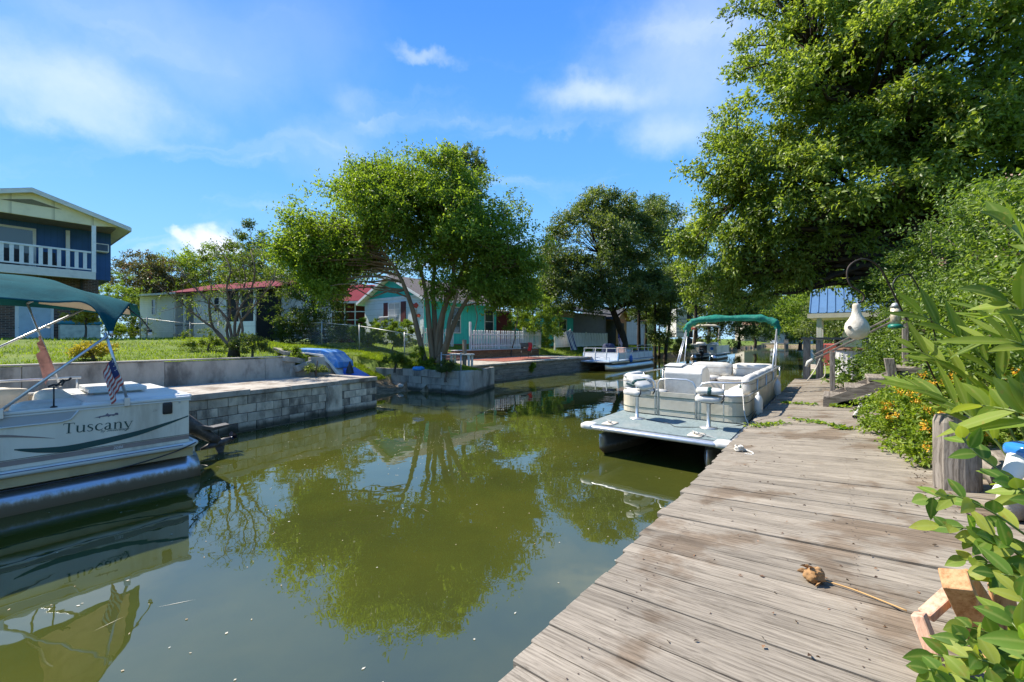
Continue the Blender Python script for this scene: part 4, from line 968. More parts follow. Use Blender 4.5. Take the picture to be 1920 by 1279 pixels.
# fishing chairs on the bow
def fishing_chair(x, y, yaw, tilt, back_z):
    mb = MB(); mb.lathe([(.15, 0), (.15, .008), (.05, .02), (.033, .03), (.033, .40), (.045, .41), (.045, .44)], 14, (x, y, .55)); ped = put('pedestal', mb, M_ALU, RB, smooth=True)
    mb = MB(); mb.box(x-.1, x+.1, y-.1, y+.1, .985, 1.0); put('swivel', mb, M_BLACK, ped)
    mb = MB(); mb.rbox(-.21, .21, -.21, .21, 0, .115, .05); mb.xf(Matrix.Translation((x, y, 1.0)) @ Matrix.Rotation(yaw, 4, 'Z')); st = put('chair_seat', mb, M_VINYL, RB, smooth=True)
    mb = MB(); mb.rbox(-.20, .24, -.20, .20, 0, .10, .045); mb.xf(Matrix.Translation((x, y, back_z)) @ Matrix.Rotation(yaw, 4, 'Z') @ Matrix.Translation((.2, 0, 0)) @ Matrix.Rotation(tilt, 4, 'Y') @ Matrix.Translation((-.2, 0, 0))); put('chair_back', mb, M_VINYL, st, smooth=True)
    mb = MB(); mb.rbox(-.04, .07, -.205, .205, -.004, .106, .045); mb.xf(Matrix.Translation((x, y, back_z)) @ Matrix.Rotation(yaw, 4, 'Z') @ Matrix.Translation((.2, 0, 0)) @ Matrix.Rotation(tilt, 4, 'Y') @ Matrix.Translation((-.2, 0, 0))); put('chair_band', mb, M_GREENS, st, smooth=True)
    mb = MB(); mb.tube([(.2, -.22, .02), (.24, -.22, .08), (.22, -.22, .14)], .012, 6); mb.tube([(.2, .22, .02), (.24, .22, .08), (.22, .22, .14)], .012, 6); mb.xf(Matrix.Translation((x, y, 1.0)) @ Matrix.Rotation(yaw, 4, 'Z')); put('hinge', mb, M_BLACK, st, smooth=True)
fishing_chair(1.04, 1.82, R(-105), R(28), 1.13)
fishing_chair(.95, .51, R(-80), R(2), 1.135)
# folded canopy on its bows
def arch(x, z0, zt, n=18, w=RW-.06, y0=.03):
    out = []
    for i in range(n+1):
        a = math.pi*i/n; c = math.cos(a); s = math.sin(a)
        out.append((x, y0 + w/2 - math.copysign(abs(c)**.55, c)*w/2, z0 + (zt-z0)*abs(s)**.62))
    return out
ar = arch(6.75, 2.30, 2.70, 26); mb = MB(); rads = [.095 + .016*math.sin(k*2.3) + .012*math.sin(k*5.1) for k in range(len(ar))]; rads[0] = rads[-1] = .05
ar2 = [(ar[0][0], ar[0][1], ar[0][2]-.12)] + ar + [(ar[-1][0], ar[-1][1], ar[-1][2]-.12)]
mb.tube(ar2, [.04] + rads + [.04], 14)
for i in range(len(mb.v)):
    x, y, z = mb.v[i]; nn = mnoise.noise(Vector((x*14, y*5, z*14))); mb.v[i] = (x + .022*nn + (x-6.75)*.4, y, z + .02*mnoise.noise(Vector((x*9, y*7, 3))))
put('folded_canopy', mb, M_GREENC, RB, smooth=True)
for y in (.04, RW-.04):
    for xb, xt, zt in ((5.55, 6.62, 2.36), (5.75, 6.72, 2.33), (6.35, 6.8, 2.36)):
        mb = MB(); mb.tube([(xb, y, 1.28), (xt, y, zt)], .0165, 10); put('canopy_pole', mb, M_ALU, RB, smooth=True)
    mb = MB(); mb.box(5.45, 5.8, y-.03, y+.03, 1.25, 1.31); put('pole_bracket', mb, M_ALU, RB, bev=.008)
# fenders and lines
for x, z in ((2.25, .62), (5.6, .62)):
    mb = MB(); mb.lathe([(.015, .04), (.055, .07), (.075, .12), (.075, .36), (.05, .43), (.02, .46), (.018, .5)], 14, (x, -.075, z-.04)); f_ = put('fender', mb, M_WHITE, RB, smooth=True)
    mb = MB(); mb.tube([(x, -.09, z+.48), (x, -.02, 1.04)], .006, 6); put('fender_line', mb, M_ROPE, f_)
mb = MB(); mb.tube(catmull([(1.62, .1, 1.30), (1.45, .06, 1.1), (1.1, -.02, .82), (.85, -.12, .70)]), .008, 6); put('bow_line', mb, M_ROPE, RB, smooth=True)
mb = MB(); mb.tube(catmull([(.18, .52, .60), (.3, .1, .52), (.5, -.12, .6), (.72, -.2, .72)]), .011, 6); put('bow_line', mb, M_ROPE, RB, smooth=True)
mb = MB(); mb.tube(catmull([(1.1, 1.95, .555), (.9, 1.2, .553), (.7, .9, .556), (1.5, .1, .56), (2.1, -.06, .75)]), .006, 6); put('black_cable', mb, M_BLACK, RB, smooth=True)
put('motor_cowl', MB().box(7.75, 8.2, 1.0, 1.5, .5, 1.1), M_MOTOR, RB, bev=.08)

# ---------------------------------------------------------------- the white railed boat across the canal
MBt_ = thing_su('pontoon_boat', 'white pontoon boat with open top rails moored at the patio across the canal', 'boat', 24.4, 11.2, 0)
for y in (.33, 2.3): pontoon(MBt_, y, .1, 8.1, .35, .1, -1)
M_ALUD = mat('dull_aluminium_trim', (.5, .52, .54), .5, .15, 6, metal=.4)
put('deck', MB().box(0, 8.2, 0, 2.62, .56, .64), M_ALUD, MBt_, bev=.015)
put('deck_cover', MB().box(.04, 8.15, .04, 2.58, .642, .656), mat('blue_deck_paint', (.30, .40, .52), .8, .2, 5), MBt_)
M_PANELW = mat('white_panel', (.66, .68, .70), .45, .08, 4, 0, dirt=(.45, .45, .43), dirt_amt=.4)
def panel_run(root, xs, y, z0, z1, zr, tm, pm):
    for a, b in zip(xs[:-1], xs[1:]):
        put('fence_panel', MB().box(a+.03, b-.03, y-.012, y+.012, z0, z1), pm, root)
    for a in xs:
        mb = MB(); mb.box(a-.02, a+.02, y-.02, y+.02, z0-.03, zr); put('fence_post', mb, tm, root)
    for z in (z1+.012, zr): put('rail', MB().box(xs[0], xs[-1], y-.018, y+.018, z-.0, z+.035), tm, root)
panel_run(MBt_, [1.5, 2.7, 3.9, 5.1, 6.3, 7.1, 8.0], .06, .70, 1.12, 1.42, M_ALUD, M_PANELW)
panel_run(MBt_, [1.5, 2.9, 4.3, 5.7, 7.0, 8.0], 2.56, .70, 1.12, 1.42, M_ALUD, M_PANELW)
ys = [.06, .62, .95, 1.65, 1.85, 2.56]
for a, b in ((.1, .86), (.92, 1.68), (1.74, 2.52)):
    put('front_panel', MB().hexa([(1.38, a, .68), (1.42, a, .68), (1.42, b, .68), (1.38, b, .68), (1.48, a, 1.14), (1.52, a, 1.14), (1.52, b, 1.14), (1.48, b, 1.14)]), M_PANELW, MBt_)
for y in (.08, .89, 1.71, 2.54):
    mb = MB(); mb.beam((1.38, y, .64), (1.54, y, 1.45), .045, .045); put('fence_post', mb, M_WHITE, MBt_)
mb = MB(); mb.beam((1.54, .05, 1.45), (1.54, 2.58, 1.45), .045, .045); mb.beam((1.49, .05, 1.16), (1.49, 2.58, 1.16), .035, .035); put('rail', mb, M_WHITE, MBt_)
for y in (.04, 2.58): put('blue_trim', MB().hexa([(1.34, y-.03, .66), (1.5, y-.03, .66), (1.5, y+.03, .66), (1.34, y+.03, .66), (1.47, y-.03, 1.15), (1.63, y-.03, 1.15), (1.63, y+.03, 1.15), (1.47, y+.03, 1.15)]), mat('pale_blue_trim', (.22, .42, .66), .5), MBt_)
mb = MB(); mb.tube([(.5, .2, .66), (.5, .2, .86), (.5, 1.2, .86), (.5, 1.2, .66)], .018, 8); put('bow_rail', mb, M_ALUD, MBt_, smooth=True)
mb = MB(); mb.lathe([(.03, 0), (.11, .06), (.12, .2), (.1, .42), (.04, .5), (.03, .58)], 12, (3.3, -.1, .45)); put('fender', mb, M_BLUEP, MBt_, smooth=True)
mb = MB(); mb.rbox(3.6, 4.5, 1.5, 2.3, .7, 1.75, .25); put('covered_seat', mb, mat('navy_cover', (.02, .03, .075), .8, .2, 4, .4, 10), MBt_, smooth=True)
put('seat_box', MB().box(3.0, 3.5, .3, .85, .66, 1.48), mat('faded_salmon_seat', (.52, .33, .27), .6), MBt_, bev=.04)
put('seat_box', MB().box(5.2, 7.6, 1.6, 2.4, .66, 1.25), M_VINYL, MBt_, bev=.05)
put('seat_box', MB().box(5.4, 7.6, .2, .8, .66, 1.22), mat('dark_seat', (.05, .06, .09), .6), MBt_, bev=.05)
mb = MB(); mb.tube([(7.0, 2.4, 1.4), (7.0, 2.4, 2.3)], .015, 6); mb.tube([(7.9, .1, 1.4), (7.9, .1, 1.62), (4.9, .1, 1.62), (4.9, .1, 1.42)], .014, 6); put('upper_rail', mb, M_ALUD, MBt_)
flag('flag', 'stars and stripes flag on the white railed boat in front of the oak trunk', W(31.3, 13.6, 2.55), W(31.3, 13.6, 1.95), .9, .2, wind=(.5, -.4, 0), limp=.9, seed=3)

# ---------------------------------------------------------------- the far boat seen from astern
FBt = thing_su('pontoon_boat', 'small beige pontoon boat seen from astern far down the canal, with a rolled canopy', 'boat', 45.0, 9.2, 0)
for y in (.35, 2.2): pontoon(FBt, y, 0, 6.5, .34, .1, 1)
put('deck', MB().box(0, 6.6, 0, 2.55, .5, .6), M_ALUD, FBt, bev=.02)
put('stern_panel', MB().box(.05, .1, .06, .95, .62, 1.45), M_CREAM, FBt); put('stern_panel', MB().box(.05, .1, 1.75, 2.5, .62, 1.45), M_CREAM, FBt)
put('side_panel', MB().box(.1, 6.2, .05, .09, .62, 1.4), M_CREAM, FBt); put('side_panel', MB().box(.1, 6.2, 2.46, 2.5, .62, 1.4), M_CREAM, FBt)
put('motor_well', MB().box(.3, .36, .95, 1.75, .5, 1.4), M_DARK, FBt)
put('top_rail', MB().box(.0, .14, .0, 2.55, 1.452, 1.56), M_WHITE, FBt, bev=.03)
mb = MB(); mb.rbox(.9, 2.4, .3, 1.0, 1.2, 1.72, .15); put('seat', mb, M_VINYL, FBt, smooth=True); mb = MB(); mb.rbox(.7, 1.4, 1.3, 2.2, 1.2, 1.75, .15); put('seat', mb, M_VINYL, FBt, smooth=True)
mb = MB(); mb.rbox(-.45, .05, 1.15, 1.55, .55, 1.15, .14); mt_ = put('outboard', mb, M_BLACK, FBt, smooth=True); put('outboard_stripe', MB().box(-.465, -.44, 1.2, 1.5, .86, .92), M_WHITE, mt_)
mb = MB(); mb.tube([(-.15, 1.35, .6), (-.3, 1.35, -.2)], [.1, .07], 8); put('outboard_leg', mb, M_BLACK, FBt, smooth=True)
for y in (.08, 2.47):
    mb = MB(); mb.tube([(2.2, y, 1.45), (1.3, y, 3.25)], .03, 6); mb.tube([(.6, y, 1.45), (1.3, y, 3.25)], .03, 6); put('canopy_pole', mb, M_CREAM, FBt)
mb = MB(); mb.tube([(1.3, .05, 3.25), (1.3, .5, 3.42), (1.3, 1.3, 3.46), (1.3, 2.1, 3.42), (1.3, 2.5, 3.25)], [.1, .14, .13, .14, .1], 10); put('rolled_canopy', mb, M_VINYL_T, FBt, smooth=True)
mb = MB(); mb.lathe([(.16, 0), (.16, .02)], 16); mb.xf(Matrix.Translation((.04, .5, 1.1)) @ Matrix.Rotation(R(90), 4, 'Y')); put('blue_emblem', mb, M_BLUEP, FBt)
put('red_bag', MB().box(1.2, 1.5, 2.3, 2.75, 3.0, 3.28), M_RED, FBt, bev=.06)

# ================================================================ houses, fences and the things in the yards
def siding(name, col, pitch=.14, axis='z', rough=.7, depth=.5, var=.06, dirt=None):
    m, nt, N, L, B = new_mat(name)
    tc = N.new('ShaderNodeTexCoord'); sp = N.new('ShaderNodeSeparateXYZ'); L.new(tc.outputs['Object'], sp.inputs[0])
    src = sp.outputs[{'x': 0, 'y': 1, 'z': 2}[axis]]
    if axis == 'xy':
        pass
    mu = N.new('ShaderNodeMath'); mu.operation = 'DIVIDE'; L.new(src, mu.inputs[0]); mu.inputs[1].default_value = pitch
    fr = N.new('ShaderNodeMath'); fr.operation = 'FRACT'; L.new(mu.outputs[0], fr.inputs[0])
    nz = N.new('ShaderNodeTexNoise'); nz.inputs['Scale'].default_value = 1.6; nz.inputs['Detail'].default_value = 7; nz.inputs['Roughness'].default_value = .65; L.new(tc.outputs['Object'], nz.inputs['Vector'])
    c = Vector(col); rp = _ramp(N, [(.3, c*(1-2.2*var)), (.5, c), (.7, c*(1+var))]); L.new(nz.outputs['Fac'], rp.inputs[0])
    gp = N.new('ShaderNodeMapRange'); gp.inputs['From Min'].default_value = .9; gp.inputs['From Max'].default_value = 1.0; gp.inputs['To Min'].default_value = 0; gp.inputs['To Max'].default_value = .55; L.new(fr.outputs[0], gp.inputs['Value'])
    mx = N.new('ShaderNodeMix'); mx.data_type = 'RGBA'; L.new(gp.outputs[0], mx.inputs['Factor']); L.new(rp.outputs[0], mx.inputs['A']); mx.inputs['B'].default_value = (*(c*.35), 1)
    L.new(mx.outputs['Result'], B.inputs['Base Color']); B.inputs['Roughness'].default_value = rough; B.inputs['Specular IOR Level'].default_value = .3
    bp = N.new('ShaderNodeBump'); bp.inputs['Strength'].default_value = depth; bp.inputs['Distance'].default_value = .03; L.new(fr.outputs[0], bp.inputs['Height']); L.new(bp.outputs[0], B.inputs['Normal'])
    return m
def brick_mat():
    m, nt, N, L, B = new_mat('brown_brick')
    tc = N.new('ShaderNodeTexCoord'); mp = N.new('ShaderNodeMapping'); mp.inputs['Rotation'].default_value = (R(90), 0, 0); L.new(tc.outputs['Object'], mp.inputs['Vector'])
    br = N.new('ShaderNodeTexBrick'); br.inputs['Scale'].default_value = 1.0; br.inputs['Brick Width'].default_value = .21; br.inputs['Row Height'].default_value = .075; br.inputs['Mortar Size'].default_value = .009
    br.inputs['Color1'].default_value = (.17, .085, .055, 1); br.inputs['Color2'].default_value = (.05, .032, .028, 1); br.inputs['Mortar'].default_value = (.22, .19, .16, 1); br.inputs['Bias'].default_value = -.1
    L.new(mp.outputs[0], br.inputs['Vector']); L.new(br.outputs['Color'], B.inputs['Base Color']); B.inputs['Roughness'].default_value = .9
    return m
def glass_mat(name='dark_glass', col=(.03, .04, .045)):
    m, nt, N, L, B = new_mat(name); B.inputs['Base Color'].default_value = (*col, 1); B.inputs['Roughness'].default_value = .04; B.inputs['Specular IOR Level'].default_value = .9
    return m
M_GLASS = glass_mat()
M_BRICK = brick_mat()
M_NAVYW = siding('navy_wall', (.042, .11, .25), .2, 'x', depth=.2)
M_CREAMS = siding('cream_gable_siding', (.80, .70, .45), 1.2, 'x', depth=.04)
M_SHING = mat('brown_shingles', (.115, .095, .085), .95, .3, 9, .6, 40)
M_SHINGD = mat('dark_shingles', (.05, .052, .058), .95, .3, 9, .6, 40)
M_FASCIA = mat('off_white_fascia', (.66, .63, .55), .6, .08, 4)
M_WHSID = siding('white_lap_siding', (.72, .73, .72), .13, 'z', depth=.35, var=.05)
M_REDROOF = siding('red_metal_roof', (.15, .012, .024), .3, 'x', .85, .3, .1); M_REDROOF.node_tree.nodes['Principled BSDF'].inputs['Specular IOR Level'].default_value = .08
M_WHWALL = siding('white_board_wall', (.72, .76, .76), .4, 'z', depth=.1, var=.05)
M_TURQ = siding('turquoise_wall', (.06, .56, .45), .4, 'x', depth=.12, var=.08)
M_MAROON = siding('maroon_board_wall', (.15, .022, .028), .16, 'z', depth=.3)
M_BRWALL = siding('dark_red_wall', (.12, .025, .02), .16, 'z', depth=.3)
M_SHUT = mat('dark_red_shutter', (.10, .014, .016), .55, .1, 5)
M_GREYW = siding('grey_board_wall', (.16, .155, .15), .22, 'x', depth=.3)
M_OLIVE = siding('olive_wall', (.30, .33, .12), .25, 'x', depth=.15)
M_YEWOOD = wood('honey_shed_wood', (.24, .13, .05), (.50, .31, .14), 'z', orand=.12)
M_CURT = mat('grey_curtain', (.20, .20, .18), .9, .2, 3, stretch=(8, 8, .3))
M_SCREEN = mat('dark_screen', (.02, .022, .024), .8)
def window(root, name, face, a0, a1, z0, z1, at, frame=M_WHITEW, glass=M_GLASS, fw=.06, bars=1, out=-1, cross=False):
    """face 'x': wall plane y = at, spans x; face 'y': wall plane x = at, spans y; out is the outward sign"""
    def B3(p0, p1, d0, d1, q0, q1):
        lo, hi = sorted((at+out*d0, at+out*d1))
        return MB().box(p0, p1, lo, hi, q0, q1) if face == 'x' else MB().box(lo, hi, p0, p1, q0, q1)
    g = put(name, B3(a0, a1, .004, .02, z0, z1), glass, root)
    fr = MB()
    for p0, p1, q0, q1 in ((a0-fw, a0, z0-fw, z1+fw), (a1, a1+fw, z0-fw, z1+fw), (a0, a1, z0-fw, z0), (a0, a1, z1, z1+fw)):
        t = B3(p0, p1, .003, .05, q0, q1); b = fr.pts(t.v); [fr.face(*[b+i for i in f]) for f in t.f]
    for k in range(bars):
        zc = z0 + (z1-z0)*(k+1)/(bars+1); t = B3(a0, a1, .015, .035, zc-.018, zc+.018); b = fr.pts(t.v); [fr.face(*[b+i for i in f]) for f in t.f]
    if cross:
        c = (a0+a1)/2; t = B3(c-.018, c+.018, .015, .035, z0, z1); b = fr.pts(t.v); [fr.face(*[b+i for i in f]) for f in t.f]
    put('frame', fr, frame, g)
    return g
def gable_roof(root, x0, x1, y0, y1, ze, zr, axis, m, fm, over=.4, th=.14):
    """axis: the ridge direction"""
    for sgn in (0, 1):
        if axis == 'x':
            yc = (y0+y1)/2; ye = (y0-over, y1+over)[sgn]; slope = (zr-ze)/((y1-y0)/2); zee = ze-slope*over
            q = [(x0-over, ye, zee), (x1+over, ye, zee), (x1+over, yc, zr), (x0-over, yc, zr)]
        else:
            xc = (x0+x1)/2; xe = (x0-over, x1+over)[sgn]; slope = (zr-ze)/((x1-x0)/2); zee = ze-slope*over
            q = [(xe, y0-over, zee), (xe, y1+over, zee), (xc, y1+over, zr), (xc, y0-over, zr)]
        up = [(p[0], p[1], p[2]+th) for p in q]; r_ = put('roof_slope', MB().hexa(q+up), m, root)
        dn = [(p[0], p[1], p[2]-.012) for p in q]; dn2 = [(p[0], p[1], p[2]-.03) for p in q]; put('soffit', MB().hexa(dn2+dn), fm, r_)
        # fascia along the eave and the two rakes
        f = MB()
        e0, e1, r1, r0 = [Vector(p) for p in q]
        for a, b in ((e0, e1), (e0, r0), (e1, r1)):
            d = .012
            n = (a-b).cross(Vector((0, 0, 1))).normalized()
            c = Vector((sum(p[0] for p in q)/4, sum(p[1] for p in q)/4, a.z)); n = n if n.dot(a-c) > 0 else -n
            i = f.pts([a+n*.002-Vector((0, 0, .06)), b+n*.002-Vector((0, 0, .06)), b+n*.002+Vector((0, 0, th-.02)), a+n*.002+Vector((0, 0, th-.02)), a+n*.03-Vector((0, 0, .06)), b+n*.03-Vector((0, 0, .06)), b+n*.03+Vector((0, 0, th-.02)), a+n*.03+Vector((0, 0, th-.02))])
            for k in ((0, 3, 2, 1), (4, 5, 6, 7), (0, 1, 5, 4), (1, 2, 6, 5), (2, 3, 7, 6), (3, 0, 4, 7)): f.face(*[i+j for j in k])
        put('fascia', f, fm, r_)

# ---- blue two-storey house
BH = thing_su('two_storey_house', 'navy blue two-storey house with white balcony, cream gable and brick ground floor', 'house', 3.3, 26.7, 2.05)
put('brick_wall', MB().box(-4.7, .35, 1.5, 9, -.4, 2.9), M_BRICK, BH)
put('upper_wall', MB().box(-4.7, .78, 1.52, 9, 2.9, 5.3), M_NAVYW, BH)
put('balcony_floor', MB().box(-4.8, .02, .0, 1.5, 2.86, 3.05), mat('balcony_slab', (.35, .33, .30), .9, .2), BH)
put('balcony_fascia', MB().box(-4.82, .06, -.04, -.002, 2.74, 3.09), M_FASCIA, BH, bev=.01)
put('ceiling', MB().box(-4.7, .75, .14, 1.5, 5.2, 5.26), mat('porch_ceiling', (.16, .15, .14), .9), BH)
gz = 5.2; ax_ = -1.86
put('gable', MB().prism([(-4.72, gz), (.06, gz), (1.02, gz+.15), (ax_, gz+.98), (-4.72, gz+.12)], .02, .12), M_CREAMS, BH)
put('gable_vent', MB().prism([(-2.7, gz+.5), (-1.0, gz+.5), (-1.86, gz+.72)], .0, .018), mat('vent_slats', (.20, .17, .10), .9, .3, 14, stretch=(1, 1, 6)), BH)
gable_roof(BH, -4.72, 1.0, .0, 9.0, gz+.08, gz+1.02, 'y', M_SHING, M_FASCIA, over=.22)
for x in (.0, -4.7): put('column', MB().box(x-.07, x+.07, -.03, .12, 3.05, gz), M_WHITEW, BH, bev=.01)
put('hand_rail', MB().box(-4.64, -.08, .0, .09, 3.93, 4.01), M_WHITEW, BH, bev=.01); put('bottom_rail', MB().box(-4.64, -.08, .01, .08, 3.16, 3.22), M_WHITEW, BH)
mbx = MB().box(-.06, .06, .02, .06, 3.22, 3.93).mesh('baluster'); mbx.materials.append(M_WHITEW)
for k in range(17): put('baluster', mbx, M_WHITEW, BH, loc=(-.28-.265*k, 0, 0))
window(BH, 'sliding_door', 'x', -4.05, -1.75, 3.08, 4.85, 1.52, frame=M_FASCIA, glass=glass_mat('curtained_glass', (.10, .115, .105)), fw=.1, bars=0, cross=True)
put('inner_post', MB().box(-.75, -.62, 1.35, 1.5, 3.05, 5.06), M_FASCIA, BH)
for k in range(3):
    c = put('balcony_chair', MB().box(-3.7+k*1.05, -3.2+k*1.05, .55, 1.0, 3.06, 3.45), M_DARK, BH, bev=.04)
    put('chair_back', MB().box(-3.7+k*1.05, -3.2+k*1.05, .98, 1.04, 3.46, 3.9), M_DARK, c, bev=.02)
ac = put('air_conditioner', MB().box(.16, .66, 1.12, 1.5, 4.22, 4.62), M_WHITEW, BH, bev=.02); put('grille', MB().box(.2, .62, 1.105, 1.118, 4.27, 4.57), mat('grille_grey_blue', (.06, .10, .17), .7), ac)
put('door', MB().box(-2.15, -1.22, 1.455, 1.498, -.02, 2.1), mat('pale_blue_door', (.42, .52, .58), .5, .06), BH, bev=.01)
put('door_frame', MB().box(-2.26, -1.12, 1.475, 1.4985, -.02, 2.2), M_WHITEW, BH)
put('downpipe', MB().box(-.28, -.2, 1.4, 1.48, .0, 2.85), M_DARK, BH)
put('meter_box', MB().box(-3.1, -2.9, 1.42, 1.498, .55, .75), M_WHITEW, BH)
db = thing_su('deck_box', 'beige storage chest with a teal lid against the brick wall of the blue house', 'chest', 3.1, 27.6, 2.05)
put('chest', MB().box(-.8, .5, -.35, .3, 0, .68), mat('beige_plastic', (.55, .54, .42), .6), db, bev=.03); put('lid', MB().box(-.84, .54, -.39, .34, .69, .86), mat('teal_lid', (.02, .20, .26), .5), db, bev=.05)

# ---- white mobile home with the red roof
def line_px(p0, d, px):
    k = (px-960)/FPX; return (k*p0[1]-p0[0])/(d[0]-k*d[1])
mh0 = (-25.9, 29.0); mhd = Vector((12.7, -5.0)).normalized(); MHR = math.atan2(mhd.y, mhd.x)
def mx_(px): return line_px(mh0, mhd, px)
MH = thing('mobile_home', 'long white mobile home with a red metal roof behind the chain link fence', 'house', (mh0[0], mh0[1], 2.0), MHR)
xa, xb, xc, xd = mx_(262), mx_(325), mx_(365), mx_(528)
put('annex_wall', MB().box(xa, xb, 0, 3.5, .55, 3.0), M_WHSID, MH); put('annex_skirting', MB().box(xa-.01, xb, -.02, 3.5, 0, .548), siding('skirting', (.6, .64, .62), .12, 'x', depth=.3), MH)
put('annex_roof', MB().hexa([(xa-.25, -.45, 3.0), (xb+.9, -.45, 3.0), (xb+.9, 3.8, 3.25), (xa-.25, 3.8, 3.25), (xa-.25, -.45, 3.12), (xb+.9, -.45, 3.12), (xb+.9, 3.8, 3.4), (xa-.25, 3.8, 3.4)]), M_FASCIA, MH)
window(MH, 'window', 'x', mx_(286), mx_(292), 1.75, 2.75, 0, fw=.05)
put('porch_back', MB().box(xb, xc, 1.6, 1.7, 0, 3.0), mat('blue_grey_shade', (.16, .22, .30), .7), MH)
for x in (xb+.1, (xb+xc)/2, xc-.05): put('porch_post', MB().box(x-.05, x+.05, 0, .1, 0, 3.0), M_WHITEW, MH)
put('porch_rail', MB().box(xb, xc, .02, .08, .95, 1.02), M_DARK, MH); put('porch_floor', MB().box(xb, xc, 0, 1.6, .3, .42), M_WOODOLD, MH)
put('porch_door', MB().box(xb+.7, xb+1.6, 1.56, 1.598, .42, 2.5), M_GLASS, MH)
put('wall', MB().box(xc, xd, .02, 3.8, .1, 3.0), M_WHSID, MH)
for a, b in ((402, 411), (424, 431)): window(MH, 'window', 'x', mx_(a), mx_(b), 1.8, 2.65, .02, fw=.05)
put('roof', MB().hexa([(xb-.2, -.4, 3.02), (xd+.4, -.4, 3.02), (xd+.4, 2.4, 3.86), (xb-.2, 2.4, 3.86), (xb-.2, -.4, 3.1), (xd+.4, -.4, 3.1), (xd+.4, 2.4, 3.95), (xb-.2, 2.4, 3.95)]), M_REDROOF, MH)
put('roof', MB().hexa([(xb-.2, 2.42, 3.86), (xd+.4, 2.42, 3.86), (xd+.4, 5.2, 3.02), (xb-.2, 5.2, 3.02), (xb-.2, 2.42, 3.95), (xd+.4, 2.42, 3.95), (xd+.4, 5.2, 3.1), (xb-.2, 5.2, 3.1)]), M_REDROOF, MH)
x0, x1 = mx_(476), mx_(527)
put('screen_porch', MB().box(x0, x1, -1.6, .0, .0, 2.75), M_SCREEN, MH)
put('porch_panel', MB().box(x0-.05, x1+.1, -1.68, -1.62, -.35, 1.05), M_WHWALL, MH)
put('porch_side_panel', MB().box(x0-.06, x0-.01, -1.6, .0, -.35, 1.4), M_WHWALL, MH)
for x in (x0-.04, (x0+x1)/2, x1+.04): put('porch_post', MB().box(x-.06, x+.06, -1.68, -1.6, 1.05, 2.75), M_WHITEW, MH)
put('porch_roof', MB().hexa([(x0-.3, -1.95, 2.72), (x1+.4, -1.95, 2.72), (x1+.4, .0, 3.0), (x0-.3, 0, 3.0), (x0-.3, -1.95, 2.82), (x1+.4, -1.95, 2.82), (x1+.4, 0, 3.01), (x0-.3, 0, 3.01)]), M_SHING, MH)

# ---- dark red house between the bush and the turquoise one
c_ = Pd(640, 640, 33)
RH = thing('red_house', 'dark red house with a white railed porch half hidden behind the evergreen bush', 'house', (c_.x, c_.y, 1.8), R(-8))
put('wall', MB().box(-2.5, 6.0, 1.4, 6, 0, 3.3), M_BRWALL, RH); put('porch_floor', MB().box(-2.5, 3.0, 0, 1.4, .0, .5), M_BRWALL, RH)
gable_roof(RH, -2.6, 6.0, -.1, 6, 3.3, 4.8, 'x', M_REDROOF, M_FASCIA, .4)
for z in (1.25, 1.75, 2.4): put('porch_rail', MB().box(-2.5, 3.0, .0, .06, z, z+.06), M_WHITEW, RH)
for k in range(7): put('porch_post', MB().box(-2.4+k*.88, -2.33+k*.88, .0, .07, .5, 3.2), M_WHITEW, RH)

# ---- turquoise and white house
TQ = thing_su('cottage', 'small cottage with white gable end, turquoise side wall and red shutters behind the crape myrtle', 'house', 17.5, 20.7, 1.38)
HE, HR_ = 3.35, 4.85; GW = 6.5; SL = 7.2
put('wall', MB().box(.0, SL, .0, GW, .35, HE), M_TURQ, TQ)
put('foundation', MB().box(.03, SL-.03, .03, GW-.03, -.4, .348), M_BRICKS, TQ)
put('gable_wall', MB().box(-.04, -.002, -.02, GW, .3, HE+.04), M_WHWALL, TQ)
put('gable', MB().prism([(.0, HE+.06), (GW, HE+.06), (GW/2, HR_+.02)], -.02, .05, 'x'), M_TURQ, TQ)
put('gable_trim', MB().box(-.075, -.022, -.05, GW+.05, HE+.045, HE+.2), M_WHITEW, TQ)
gable_roof(TQ, .0, SL, .0, GW, HE+.05, HR_+.08, 'x', M_SHING, M_WHITEW, .45)
w0, w1 = 2.35, 3.55
window(TQ, 'window', 'y', w0, w1, 1.95, 3.1, -.042, glass=glass_mat('pale_blind_glass', (.45, .47, .46)), fw=.09, bars=2, cross=True)
for a in (w0-.62, w1+.12): put('shutter', MB().box(-.085, -.045, a, a+.5, 1.7, 3.2), M_SHUT, TQ, bev=.01)
ac = put('air_conditioner', MB().box(-.75, -.1, 2.65, 3.75, 1.62, 2.2), M_WHITEW, TQ, bev=.02)
put('grille', MB().box(-.762, -.752, 2.72, 3.2, 1.68, 2.14), mat('grille_dark', (.07, .075, .075), .7, .4, 30), ac); put('grille', MB().box(-.762, -.752, 3.28, 3.68, 1.68, 2.14), mat('grille_grey', (.18, .19, .19), .7, .4, 30), ac)
for y in (2.9, 3.45): mbq = MB(); mbq.beam((-.65, y, 1.6), (-.06, y, 1.05), .06, .06); put('bracket', mbq, M_DARK, ac)
def tq_s(px, u=20.7): k = (px-960)/FPX; return (SA*u + k*CA*u)/(CA-k*SA) - 17.5
for a, b in ((846, 862), (909, 924)): window(TQ, 'window', 'x', tq_s(a), tq_s(b), 1.15, 2.85, .0, frame=M_FASCIA, fw=.07)
mb = MB(); mb.lathe([(.02, 0), (.1, .06), (.13, .1), (.13, .4), (.18, .42), (.03, .55)], 8, (tq_s(812), -.2, 1.55)); put('lantern', mb, M_BLACK, TQ)
